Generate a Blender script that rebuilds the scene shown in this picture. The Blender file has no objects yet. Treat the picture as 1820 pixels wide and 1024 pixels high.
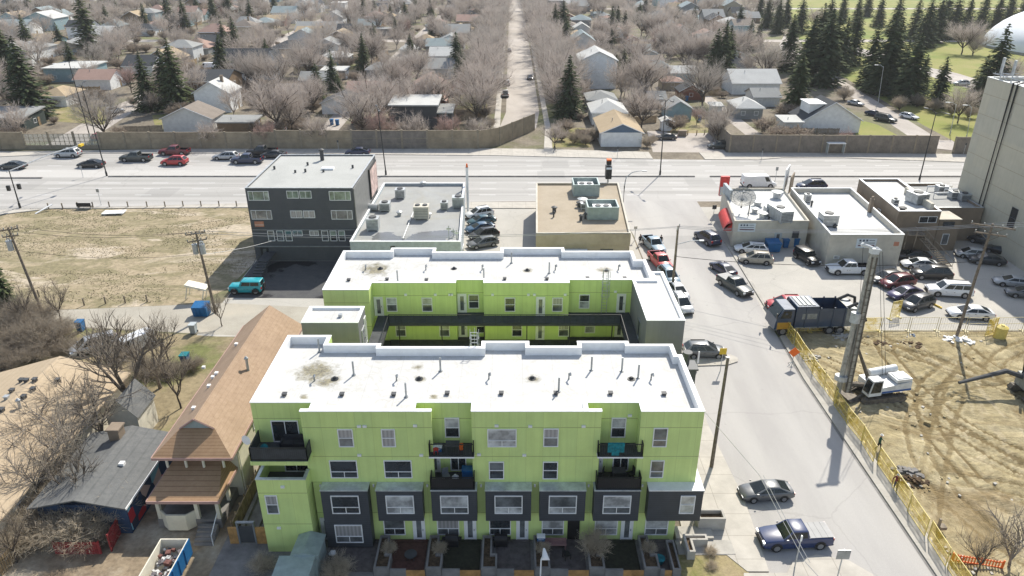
import bpy, math, random
import numpy as np
from mathutils import Matrix, Vector, noise as mnoise
R = math.radians
SC = bpy.context.scene
COL = SC.collection
random.seed(7)
# ------------------------------------------------------------------ camera numbers (pixel of the photo -> ground point)
CAM_H = 42.0; FPX = 1300.0; PITCH = math.atan(617/1300)
SP, CP = math.sin(PITCH), math.cos(PITCH)
def at(x, y, z=0.0):
    """real ground point seen at pixel (x, y) of the 1820x1024 photograph, at height z"""
    v = (y-512)/FPX; d = (CAM_H-z)/(SP+v*CP)
    return ((x-910)/FPX*d, d*(CP-v*SP))
def zat(Y, y):
    v = (y-512)/FPX
    return CAM_H-Y*(SP+v*CP)/(CP-v*SP)
# ------------------------------------------------------------------ materials
MAT = {}
def newmat(name):
    m = bpy.data.materials.new(name); m.use_nodes = True
    nt = m.node_tree; b = nt.nodes['Principled BSDF']
    MAT[name] = m
    return m, nt, b
def nd(nt, typ, **kw):
    n = nt.nodes.new(typ)
    for k, v in kw.items(): setattr(n, k, v)
    return n
def c4(c): return (c[0], c[1], c[2], 1.0)
def mixc(nt, fac, a, b, mode='MIX'):
    n = nd(nt, 'ShaderNodeMix', data_type='RGBA', blend_type=mode)
    for s, v in ((n.inputs[0], fac), (n.inputs[6], a), (n.inputs[7], b)):
        if isinstance(v, bpy.types.NodeSocket): nt.links.new(v, s)
        elif isinstance(v, (int, float)): s.default_value = v
        else: s.default_value = c4(v)
    return n.outputs[2]
def math_(nt, op, a, b=None, c=None, clamp=False):
    n = nd(nt, 'ShaderNodeMath', operation=op, use_clamp=clamp)
    for i, v in enumerate((a, b, c)):
        if v is None: continue
        if isinstance(v, bpy.types.NodeSocket): nt.links.new(v, n.inputs[i])
        else: n.inputs[i].default_value = v
    return n.outputs[0]
def ramp01(nt, x, lo, hi):
    n = nd(nt, 'ShaderNodeMapRange'); n.clamp = True
    nt.links.new(x, n.inputs[0]); n.inputs[1].default_value = lo; n.inputs[2].default_value = hi
    return n.outputs[0]
def wpos(nt):
    return nd(nt, 'ShaderNodeNewGeometry').outputs['Position']
def opos(nt):
    return nd(nt, 'ShaderNodeTexCoord').outputs['Object']
def nz(nt, pos, scale, detail=5, rough=.6, stretch=(1, 1, 1), rot=0.0, dist=0.0):
    mp = nd(nt, 'ShaderNodeMapping'); nt.links.new(pos, mp.inputs[0])
    mp.inputs['Scale'].default_value = stretch; mp.inputs['Rotation'].default_value = (0, 0, rot)
    t = nd(nt, 'ShaderNodeTexNoise'); nt.links.new(mp.outputs[0], t.inputs['Vector'])
    t.inputs['Scale'].default_value = scale; t.inputs['Detail'].default_value = detail
    t.inputs['Roughness'].default_value = rough; t.inputs['Distortion'].default_value = dist
    return t.outputs['Fac']
def bump(nt, b, h, strength=.3, dist=.05):
    n = nd(nt, 'ShaderNodeBump'); n.inputs['Strength'].default_value = strength; n.inputs['Distance'].default_value = dist
    nt.links.new(h, n.inputs['Height']); nt.links.new(n.outputs[0], b.inputs['Normal'])
def plain(name, col, rough=.6, metal=0.0, var=.12, scale=1.5, spec=.4, local=False, coat=0.0):
    m, nt, b = newmat(name)
    b.inputs['Roughness'].default_value = rough; b.inputs['Metallic'].default_value = metal
    b.inputs['Specular IOR Level'].default_value = spec; b.inputs['Coat Weight'].default_value = coat
    if var:
        p = opos(nt) if local else wpos(nt)
        f = nz(nt, p, scale, 6, .65)
        lo = [max(0, c*(1-var*1.6)) for c in col]; hi = [min(.95, c*(1+var*1.3)) for c in col]
        nt.links.new(mixc(nt, ramp01(nt, f, .3, .7), lo, hi), b.inputs['Base Color'])
    else: b.inputs['Base Color'].default_value = c4(col)
    return m
def blend(name, c1, c2, c3, s1=.5, s2=.06, rough=.9, stretch=(1, 1, 1), rot=0.0, fine=6.0, fineamt=.18, bumpamt=.0, th=(.38, .62), th3=(.5, .64), dist=0.0, spec=.2, cracks=0):
    m, nt, b = newmat(name); p = wpos(nt)
    a = ramp01(nt, nz(nt, p, s1, 7, .65, stretch, rot, dist), *th)
    c = mixc(nt, a, c1, c2)
    c = mixc(nt, ramp01(nt, nz(nt, p, s2, 6, .6, stretch, rot, dist), *th3), c, c3)
    f = nz(nt, p, fine, 5, .7)
    d = ramp01(nt, f, .25, .75)
    g = mixc(nt, d, (1-fineamt,)*3, (1+fineamt,)*3)
    if cracks:
        vd = nd(nt, 'ShaderNodeVectorMath', operation='ADD'); nn = nd(nt, 'ShaderNodeTexNoise'); nt.links.new(p, nn.inputs['Vector']); nn.inputs['Scale'].default_value = .35; nn.inputs['Detail'].default_value = 4
        sc = nd(nt, 'ShaderNodeVectorMath', operation='SCALE'); nt.links.new(nn.outputs['Color'], sc.inputs[0]); sc.inputs['Scale'].default_value = 1.6
        nt.links.new(p, vd.inputs[0]); nt.links.new(sc.outputs[0], vd.inputs[1])
        vo = nd(nt, 'ShaderNodeTexVoronoi', feature='DISTANCE_TO_EDGE'); nt.links.new(vd.outputs[0], vo.inputs['Vector']); vo.inputs['Scale'].default_value = cracks
        ck = math_(nt, 'LESS_THAN', vo.outputs['Distance'], cracks*.055)
        c = mixc(nt, math_(nt, 'MULTIPLY', ck, .13), c, (.12,.11,.10))
        v2 = nd(nt, 'ShaderNodeTexVoronoi', distance='CHEBYCHEV'); v2.inputs['Scale'].default_value = .11; nt.links.new(p, v2.inputs['Vector'])
        s2 = nd(nt, 'ShaderNodeSeparateColor'); nt.links.new(v2.outputs['Color'], s2.inputs[0])
        pt = math_(nt, 'MULTIPLY', math_(nt, 'GREATER_THAN', s2.outputs[0], .74), math_(nt, 'LESS_THAN', v2.outputs['Distance'], .30))
        c = mixc(nt, math_(nt, 'MULTIPLY', pt, .30), c, (.24,.235,.225))
        st = ramp01(nt, nz(nt, p, 1.1, 3, .5), .70, .78); c = mixc(nt, math_(nt, 'MULTIPLY', st, .35), c, (.16,.15,.14))
    nt.links.new(mixc(nt, 1.0, c, g, 'MULTIPLY'), b.inputs['Base Color'])
    b.inputs['Roughness'].default_value = rough; b.inputs['Specular IOR Level'].default_value = spec
    if bumpamt: bump(nt, b, f, bumpamt, .06)
    return m
def glassmat(name, col, rough=.06, stripes=0.0, col2=None):
    m, nt, b = newmat(name)
    b.inputs['Roughness'].default_value = rough; b.inputs['Specular IOR Level'].default_value = .6
    b.inputs['Coat Weight'].default_value = 1.0; b.inputs['Coat Roughness'].default_value = .03
    if stripes:
        p = wpos(nt); s = nd(nt, 'ShaderNodeSeparateXYZ'); nt.links.new(p, s.inputs[0])
        w = math_(nt, 'ADD', math_(nt, 'MULTIPLY', math_(nt, 'SINE', math_(nt, 'MULTIPLY', s.outputs[0], stripes)), .5), .5)
        nt.links.new(mixc(nt, w, col, col2), b.inputs['Base Color'])
    else:
        f = nz(nt, wpos(nt), .9, 3, .6)
        nt.links.new(mixc(nt, ramp01(nt, f, .35, .65), [c*.55 for c in col], [c*1.5 for c in col]), b.inputs['Base Color'])
    return m
# ------------------------------------------------------------------ mesh builder
class MB:
    def __init__(s, T=None): s.v = []; s.f = []; s.m = []; s.T = T; s.k = 0
    def add(s, vs, fs, k=None):
        n = len(s.v)
        if s.T is not None: vs = [tuple(s.T @ Vector(p)) for p in vs]
        s.v += [tuple(p) for p in vs]; s.f += [tuple(i+n for i in q) for q in fs]
        s.m += [s.k if k is None else k]*len(fs); return s
    def box(s, x0, x1, y0, y1, z0, z1, k=None):
        return s.add([(x0,y0,z0),(x1,y0,z0),(x1,y1,z0),(x0,y1,z0),(x0,y0,z1),(x1,y0,z1),(x1,y1,z1),(x0,y1,z1)],
                     [(0,3,2,1),(4,5,6,7),(0,1,5,4),(1,2,6,5),(2,3,7,6),(3,0,4,7)], k)
    def cbox(s, c, d, k=None, rz=0.0):
        x, y, z = c; a, b, h = d[0]/2, d[1]/2, d[2]/2; co, si = math.cos(rz), math.sin(rz)
        vs = []
        for zz in (-h, h):
            for (u, w) in ((-a,-b),(a,-b),(a,b),(-a,b)): vs.append((x+u*co-w*si, y+u*si+w*co, z+zz))
        return s.add(vs, [(0,3,2,1),(4,5,6,7),(0,1,5,4),(1,2,6,5),(2,3,7,6),(3,0,4,7)], k)
    def prism(s, poly, z0, z1, k=None, kt=None):
        n = len(poly)
        a = sum(poly[i][0]*poly[(i+1)%n][1]-poly[(i+1)%n][0]*poly[i][1] for i in range(n))
        if a < 0: poly = poly[::-1]
        vs = [(p[0],p[1],z0) for p in poly]+[(p[0],p[1],z1) for p in poly]
        s.add(vs, [(i,(i+1)%n,n+(i+1)%n,n+i) for i in range(n)]+[tuple(range(n-1,-1,-1))], k)
        return s.add([(p[0],p[1],z1) for p in poly], [tuple(range(n))], k if kt is None else kt)
    def ring(s, poly, t, z0, z1, k=None):
        """wall of thickness t inside the outline poly"""
        n = len(poly)
        a = sum(poly[i][0]*poly[(i+1)%n][1]-poly[(i+1)%n][0]*poly[i][1] for i in range(n))
        if a < 0: poly = poly[::-1]
        inn = []
        for i in range(n):
            p0, p1, p2 = (Vector(poly[i-1]), Vector(poly[i]), Vector(poly[(i+1)%n]))
            d1 = (p1-p0).normalized(); d2 = (p2-p1).normalized()
            n1 = Vector((-d1.y, d1.x)); n2 = Vector((-d2.y, d2.x))
            b = n1+n2; b = b/max(.2, b.dot(n1))
            inn.append(p1+b*t)
        vs = [(p[0],p[1],z0) for p in poly]+[(p[0],p[1],z1) for p in poly]+[(p[0],p[1],z0) for p in inn]+[(p[0],p[1],z1) for p in inn]
        fs = []
        for i in range(n):
            j = (i+1)%n
            fs += [(i,j,n+j,n+i),(2*n+j,2*n+i,3*n+i,3*n+j),(n+i,n+j,3*n+j,3*n+i)]
        return s.add(vs, fs, k)
    def quad(s, a, b, c, d, k=None): return s.add([a,b,c,d], [(0,1,2,3)], k)
    def poly(s, pts, k=None): return s.add(pts, [tuple(range(len(pts)))], k)
    def tube(s, pts, r, n=6, k=None, cap=True):
        P = [Vector(p) for p in pts]; rs = r if isinstance(r, (list, tuple)) else [r]*len(P)
        vs = []; fs = []
        for i, p in enumerate(P):
            t = (P[min(i+1,len(P)-1)]-P[max(i-1,0)]); t = t.normalized() if t.length > 1e-9 else Vector((0,0,1))
            u = t.cross(Vector((0,0,1)));
            if u.length < 1e-3: u = t.cross(Vector((1,0,0)))
            u.normalize(); w = t.cross(u)
            for j in range(n):
                a = 2*math.pi*j/n; vs.append(p+(u*math.cos(a)+w*math.sin(a))*rs[i])
        for i in range(len(P)-1):
            for j in range(n): fs.append((i*n+j, i*n+(j+1)%n, (i+1)*n+(j+1)%n, (i+1)*n+j))
        if cap: fs += [tuple(range(n))[::-1], tuple(range((len(P)-1)*n, len(P)*n))]
        return s.add(vs, fs, k)
    def cyl(s, x, y, z0, z1, r, n=12, k=None, r1=None): return s.tube([(x,y,z0),(x,y,z1)], [r, r if r1 is None else r1], n, k)
    def build(s, name, mats, parent=None, smooth=False, world=True, sharp=40):
        me = bpy.data.meshes.new(name)
        vs = s.v
        if parent is not None and world:
            Mi = rootmat(parent).inverted(); vs = [tuple(Mi @ Vector(p)) for p in vs]
        me.from_pydata(vs, [], s.f)
        for m in (mats if isinstance(mats, (list, tuple)) else [mats]): me.materials.append(MAT[m] if isinstance(m, str) else m)
        me.polygons.foreach_set('material_index', s.m)
        if smooth:
            me.polygons.foreach_set('use_smooth', [True]*len(s.f))
            me.set_sharp_from_angle(angle=R(sharp))
        me.update()
        o = bpy.data.objects.new(name, me); COL.objects.link(o)
        if parent is not None: o.parent = parent
        return o
def rootmat(o):
    while o.parent is not None: o = o.parent
    return Matrix.Translation(o.location) @ Matrix.Rotation(o.rotation_euler.z, 4, 'Z') @ Matrix.Diagonal((*o.scale, 1))
def tag(o, label=None, cat=None, group=None, kind=None):
    if label: o['label'] = label
    if cat: o['category'] = cat
    if group: o['group'] = group
    if kind: o['kind'] = kind
    return o
def thing(name, label, cat, loc=(0,0,0), rz=0.0, group=None):
    o = bpy.data.objects.new(name, None); COL.objects.link(o); o.empty_display_size = .3
    o.location = loc if len(loc) == 3 else (*loc, 0); o.rotation_euler = (0, 0, rz)
    return tag(o, label, cat, group)
def kids(o): return KID.get(o.name, [c for c in o.children])
KID = {}
def dup(o, label=None, loc=None, rz=None, scale=None, parent=None):
    c = o.copy(); COL.objects.link(c); c.parent = parent
    if label: c['label'] = label
    if loc is not None: c.location = loc if len(loc) == 3 else (*loc, 0)
    if rz is not None: c.rotation_euler = (0, 0, rz)
    if scale is not None: c.scale = scale if isinstance(scale, tuple) else (scale,)*3
    if o.name not in KID: KID[o.name] = list(o.children)
    for ch in KID[o.name]: dup(ch, parent=c)
    return c
def struct(name, mb, mats, **k):
    o = mb.build(name, mats, **k); o['kind'] = 'structure'; return o
ORD = ['first','second','third','fourth','fifth','sixth','seventh','eighth','ninth','tenth','eleventh','twelfth','thirteenth','fourteenth','fifteenth','sixteenth','seventeenth','eighteenth','nineteenth','twentieth']+['twenty '+w for w in ('first','second','third','fourth','fifth','sixth','seventh','eighth','ninth')]+['thirtieth']+['thirty '+w for w in ('first','second','third','fourth','fifth')]
# ------------------------------------------------------------------ camera, world, sun
cam = bpy.data.cameras.new('camera'); camo = bpy.data.objects.new('camera', cam); COL.objects.link(camo)
camo.location = (0, 0, CAM_H); camo.rotation_euler = (math.pi/2-PITCH, 0, 0)
cam.sensor_width = 36; cam.lens = FPX/1820*36; cam.clip_end = 6000; cam.clip_start = .5
SC.camera = camo
SUN_EL = R(45); SUN_AZ = R(25)          # to the sun: azimuth measured from +Y (away from the camera) towards +X
w = bpy.data.worlds.new('World'); SC.world = w; w.use_nodes = True
nt = w.node_tree; bg = nt.nodes['Background']
sky = nt.nodes.new('ShaderNodeTexSky'); sky.sky_type = 'NISHITA'; sky.sun_disc = False
sky.sun_elevation = SUN_EL; sky.sun_rotation = SUN_AZ; sky.air_density = 1.2; sky.dust_density = 2.0; sky.ozone_density = 1.0; sky.altitude = 1000
hs = nt.nodes.new('ShaderNodeHueSaturation'); hs.inputs['Saturation'].default_value = .75; nt.links.new(sky.outputs[0], hs.inputs['Color']); nt.links.new(hs.outputs[0], bg.inputs[0]); bg.inputs[1].default_value = SKY_STRENGTH = .12
sl = bpy.data.lights.new('sun', 'SUN'); so = bpy.data.objects.new('sun', sl); COL.objects.link(so)
sl.energy = 4.0; sl.angle = R(.55); sl.color = (1, .94, .83)
sd = Vector((math.sin(SUN_AZ)*math.cos(SUN_EL), math.cos(SUN_AZ)*math.cos(SUN_EL), math.sin(SUN_EL)))
so.rotation_euler = sd.to_track_quat('Z', 'Y').to_euler(); so.location = sd*900
vs_ = SC.view_settings; vs_.view_transform = 'Standard'; vs_.look = 'None'; vs_.gamma = 1; vs_.exposure = .66
SC.cycles.max_bounces = 6; SC.cycles.diffuse_bounces = 3; SC.cycles.transparent_max_bounces = 12
# ------------------------------------------------------------------ shared materials
plain('white_trim', (.78,.78,.77), .5, var=.06)
plain('parapet_cap', (.80,.81,.81), .45, var=.05)
plain('black_metal', (.018,.02,.022), .45, var=.1)
plain('grey_metal', (.30,.32,.33), .4, .5, var=.15)
plain('galv_metal', (.45,.47,.48), .45, .4, var=.18, scale=2)
plain('dark_grey', (.06,.063,.067), .6, var=.15)
plain('concrete', (.42,.40,.36), .9, var=.14, scale=.7, spec=.2)
plain('concrete_dark', (.22,.21,.20), .9, var=.18, scale=1, spec=.2)
plain('wood_pole', (.20,.165,.13), .9, var=.25, scale=3, spec=.1)
plain('wood_fence', (.30,.22,.13), .85, var=.3, scale=2.0, spec=.15)
plain('wood_grey', (.27,.23,.18), .9, var=.25, scale=1.2, spec=.1)
plain('cedar', (.42,.23,.08), .8, var=.25, scale=2)
plain('blue_plastic', (.012,.12,.30), .45, var=.12)
plain('black_plastic', (.015,.015,.017), .5, var=.1)
plain('red_paint', (.55,.035,.03), .45, var=.12)
plain('orange_paint', (.85,.16,.02), .5, var=.06)
plain('yellow_paint', (.70,.48,.03), .5, var=.1)
plain('cream_paint', (.72,.68,.57), .7, var=.08)
plain('soil', (.10,.07,.045), .95, var=.35, scale=4, spec=.1)
plain('bark', (.115,.095,.08), .95, var=.3, scale=3, spec=.1)
plain('bark_pale', (.24,.21,.18), .95, var=.3, scale=3, spec=.1)
plain('wire_dark', (.03,.03,.03), .6, var=0)
plain('wire_pale', (.42,.42,.42), .5, .3, var=0)
glassmat('glass_dark', (.03,.035,.04))
glassmat('glass_mid', (.12,.13,.135))
glassmat('glass_blind', (.42,.43,.43), .2)
glassmat('glass_curtain', (.26,.25,.25), .2, 22.0, (.38,.37,.36))
glassmat('glass_green', (.20,.25,.20), .1)
# ------------------------------------------------------------------ SETTING: ground, roads, pavements, lots
blend('m_suburb', (.215,.185,.14), (.125,.105,.08), (.14,.15,.06), .16, .04, fine=1.6, fineamt=.4, bumpamt=.4)
blend('m_drygrass', (.335,.275,.185), (.225,.195,.115), (.44,.375,.285), .22, .10, fine=1.6, fineamt=.36, bumpamt=.5, stretch=(.55,1.3,1), rot=.35, th=(.45,.56), th3=(.54,.60), dist=1.0)
blend('m_lawn', (.20,.22,.045), (.26,.24,.08), (.14,.19,.03), .06, .02, fine=3, fineamt=.2)
blend('m_yardgreen', (.16,.17,.05), (.28,.23,.12), (.32,.26,.16), .35, .1, fine=6, fineamt=.3, bumpamt=.3)
blend('m_yardmix', (.28,.23,.14), (.20,.165,.10), (.15,.16,.06), .35, .12, fine=2, fineamt=.3, bumpamt=.4)
blend('m_dirtyard', (.30,.24,.165), (.17,.13,.09), (.40,.35,.27), .5, .15, fine=2.5, fineamt=.3, bumpamt=.5)
blend('m_road', (.42,.405,.385), (.33,.32,.30), (.47,.455,.43), .25, .05, stretch=(.05,2.2,1), fine=12, fineamt=.07, rough=.85, th=(.42,.58), cracks=.045)
blend('m_street', (.41,.395,.375), (.365,.35,.335), (.44,.425,.40), .22, .06, stretch=(1.6,.25,1), fine=10, fineamt=.08, rough=.85, cracks=.06)
blend('m_lot', (.445,.425,.385), (.385,.37,.335), (.49,.465,.42), .16, .05, cracks=.10, fine=8, fineamt=.12, rough=.88, th=(.35,.65))
blend('m_lane', (.40,.375,.32), (.34,.315,.265), (.45,.405,.33), .3, .07, fine=7, fineamt=.14, rough=.9)
blend('m_resstreet', (.42,.38,.34), (.36,.325,.29), (.46,.42,.38), .15, .06, fine=3, fineamt=.15, rough=.9, stretch=(1,.5,1))
blend('m_shadedasphalt', (.075,.075,.08), (.095,.095,.095), (.022,.022,.025), .8, .16, th3=(.54,.58), fine=9, fineamt=.2)  # asphalt with the block's shade put into its colour, plus dark stains
def walkmat(name, joint=2.4, base=(.47,.44,.39)):
    m, nt, b = newmat(name); p = wpos(nt)
    s = nd(nt, 'ShaderNodeSeparateXYZ'); nt.links.new(p, s.inputs[0])
    fr = math_(nt, 'FRACT', math_(nt, 'DIVIDE', s.outputs[1], joint)); fx = math_(nt, 'FRACT', math_(nt, 'DIVIDE', s.outputs[0], joint))
    ln = math_(nt, 'MAXIMUM', math_(nt, 'LESS_THAN', fr, .025), math_(nt, 'LESS_THAN', fx, .025))
    f = ramp01(nt, nz(nt, p, .6, 7, .65), .3, .7)
    c = mixc(nt, f, [k*.84 for k in base], [k*1.1 for k in base])
    c = mixc(nt, math_(nt, 'MULTIPLY', ln, .5), c, (.2,.18,.15))
    nt.links.new(c, b.inputs['Base Color']); b.inputs['Roughness'].default_value = .9; b.inputs['Specular IOR Level'].default_value = .2
walkmat('m_walk'); walkmat('m_walk2', 1.7, (.42,.40,.36))
def dirtmat():
    m, nt, b = newmat('m_dirt'); p = wpos(nt)
    wn = nd(nt, 'ShaderNodeTexNoise'); nt.links.new(p, wn.inputs['Vector']); wn.inputs['Scale'].default_value = .055; wn.inputs['Detail'].default_value = 2
    ws = nd(nt, 'ShaderNodeVectorMath', operation='SCALE'); nt.links.new(wn.outputs['Color'], ws.inputs[0]); ws.inputs['Scale'].default_value = 26
    wa = nd(nt, 'ShaderNodeVectorMath', operation='ADD'); nt.links.new(p, wa.inputs[0]); nt.links.new(ws.outputs[0], wa.inputs[1]); p0 = p; p = wa.outputs[0]
    f1 = nz(nt, p0, .10, 8, .7, (1, 1, 1), 0, 1.2)
    at_ = nd(nt, 'ShaderNodeAttribute', attribute_name='rut')
    trk = nz(nt, p, .5, 4, .5, (.09, 1.6, 1), -.42, .3)      # long wheel marks raked across the site
    trk2 = nz(nt, p, .5, 4, .5, (1.5, .10, 1), -.5, .3)
    c = mixc(nt, ramp01(nt, f1, .36, .64), (.315,.26,.145), (.44,.375,.235))
    c = mixc(nt, math_(nt, 'MULTIPLY', ramp01(nt, trk, .57, .64), .4), c, (.25,.19,.10))
    c = mixc(nt, math_(nt, 'MULTIPLY', ramp01(nt, trk2, .56, .63), .35), c, (.56,.48,.34))
    c = mixc(nt, math_(nt, 'MULTIPLY', ramp01(nt, at_.outputs['Fac'], .12, .9), .8), c, (.17,.125,.06)); c = mixc(nt, math_(nt, 'MULTIPLY', ramp01(nt, at_.outputs['Fac'], -.15, -.9), .6), c, (.50,.43,.29))
    c = mixc(nt, math_(nt, 'MULTIPLY', ramp01(nt, nz(nt, p, .07, 7, .65, dist=1.0), .55, .63), .7), c, (.22,.16,.08))
    f = nz(nt, p, 4, 6, .75); g = mixc(nt, ramp01(nt, nz(nt, p0, 1.1, 8, .75), .3, .7), (.62,)*3, (1.3,)*3)
    nt.links.new(mixc(nt, 1.0, c, g, 'MULTIPLY'), b.inputs['Base Color']); b.inputs['Roughness'].default_value = 1; b.inputs['Specular IOR Level'].default_value = .1
    h = math_(nt, 'ADD', math_(nt, 'MULTIPLY', f, .4), trk); bump(nt, b, h, 1.0, .35)
dirtmat()
def sheet(name, mat, pts, z):
    mb = MB(); mb.poly([(p[0], p[1], z) for p in pts]); return struct(name, mb, mat)
def rect(x0, x1, y0, y1): return [(x0,y0),(x1,y0),(x1,y1),(x0,y1)]
sheet('ground', 'm_suburb', rect(-3000, 3000, -300, 5000), 0)
# main road and its pavements
farc = [(-700,150),(-111,154),(-96,157),(-50,156.8),(-25,155.8),(-2,155),(17,153.3),(29,152.5),(42,151.9),(52,151.7),(58,153.4),(71,153.2),(94,150),(700,146)]
nearc = [(700,124),(90,124.5),(31,124.5),(-1,124.5),(-47,123.3),(-88,119.6),(-700,110)]
sheet('main_road', 'm_road', farc + nearc, .008)
def slab(name, pts, mat='m_walk', h=.13):
    mb = MB(); mb.prism(pts, -.05, h); return struct(name, mb, mat)
slab('pavement', farc[:8] + [(30,152.4),(30,158),(8,160.4),(-2,160.9),(-60,161.4),(-108,158.4),(-700,156)])
slab('pavement', [(41,152)]+farc[9:] + [(700,151.5),(98,156.2),(60,157.4),(41,157.4)])
slab('pavement', [(-700,106.5),(-88,116.8),(-80,120.4),(-47,121),(-38.2,121.2),(-38.2,123.6),(-47,123.3),(-88,119.6),(-700,110)])
slab('pavement', rect(-37, 4.5, 120.6, 123.9)); slab('pavement', rect(44, 90, 117.2, 124.4))
mb = MB(); mb.box(-79.5, 36, 139.4, 139.8, 0, .2); mb.box(39, 700, 139.4, 139.8, 0, .2); mb.box(-700,-92,138.4,138.8,0,.2)
struct('road_median', mb, 'concrete_dark')
mb = MB()
for yy in (128.2, 131.8, 135.5, 143.6, 147.4, 151):
    x = -240
    while x < 240: mb.box(x, x+3, yy-.06, yy+.06, .012, .013); x += 9
struct('lane_markings', mb, 'white_trim')
# commercial lots, side street, lanes
sheet('parking_lot', 'm_lot', [(-37.2,75.2),(19,75.2),(19,121),(-37.2,121)], .004)
sheet('parking_lot', 'm_lot', rect(31.2, 130, 76.6, 121.5), .004)
sheet('lane', 'm_lane', [(-400,70),(-62,74),(-52,77.6),(-42,76.4),(-25,74.6),(-18.2,74.2),(-18.2,82),(-37,84),(-54,82.3),(-64,81.4),(-400,80)], .006)
sheet('side_street', 'm_street', [(18.6,-60),(31.3,-60),(30.9,66),(31.3,78),(32.2,92),(33,125),(18,125),(19.2,108),(19.1,75),(18.8,57)], .010)
sheet('shaded_yard', 'm_shadedasphalt', [(-37.1,85.5),(-18.2,85.2),(-18.2,92.6),(-22.2,97.6),(-37.1,97.6)], .012)  # dark sheet painted in for the charcoal block's shadow, ending at its edge
for pts in ([(12.6,40),(19,47),(18.6,57),(18.8,68)],): pass
mb = MB()
for P_ in ([(19.15,47),(18.75,57.4),(18.95,68.2)],[(19.15,71.3),(19.2,75),(19.45,95)],[(31.1,10),(30.75,66),(31.25,75)]):
    for a, b_ in zip(P_[:-1], P_[1:]): mb.quad((a[0]-.1,a[1],.017),(a[0]+.1,a[1],.017),(b_[0]+.1,b_[1],.017),(b_[0]-.1,b_[1],.017))
struct('gutter', mb, 'concrete_dark')
slab('pavement', [(13.2,41.25),(16.2,41.25),(17.3,39.65),(18.9,39.65),(19.3,47),(18.8,57.4),(19,68.4),(23.6,68.7),(24.9,69.4),(25.1,70.2),(24.5,70.9),(19,71.0),(19.1,75),(19.3,95),(16.6,95),(16.2,73),(15.4,72.4),(15.2,56),(13.9,52)])
slab('pavement', [(17.4,30),(26,30),(26.4,39.4),(25.2,40.7),(23,41.3),(21,40.6),(20.2,39.5),(17.0,39.5),(16.4,37.6)])
slab('pavement', [(31.2,10),(32.5,10),(32.5,76.2),(31.4,75),(30.9,66)], 'm_walk2')
slab('lot_kerb', [(31.9,79.5),(32.3,79.5),(33.2,105),(32.8,105)], 'yellowish' if 'yellowish' in MAT else 'concrete', .16)
sheet('vacant_lot', 'm_drygrass', [(-400,80.1),(-64,81.5),(-54,82.4),(-41,83.6),(-38,88.2),(-37.2,97.4),(-37.4,121),(-47,120.9),(-80,120.3),(-88,116.6),(-400,110)], .010)
sheet('lawn', 'm_yardgreen', [(12.4,30),(17.5,30),(17.4,39.7),(16.3,41.3),(12.4,41.3)], .09)
sheet('lawn', 'm_yardmix', [(-44,58),(-30,46),(-26.5,70),(-28,74.4),(-52,77.3),(-60,74)], .005)
sheet('paving', 'concrete_dark', [(-22.2,20),(14,20),(14,43),(-18.5,43.2),(-22.2,50)], .003)
sheet('bare_yard', 'm_dirtyard', [(-60,20),(-22.2,20),(-22.2,46),(-30,46),(-40,60),(-60,60)], .004)
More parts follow.
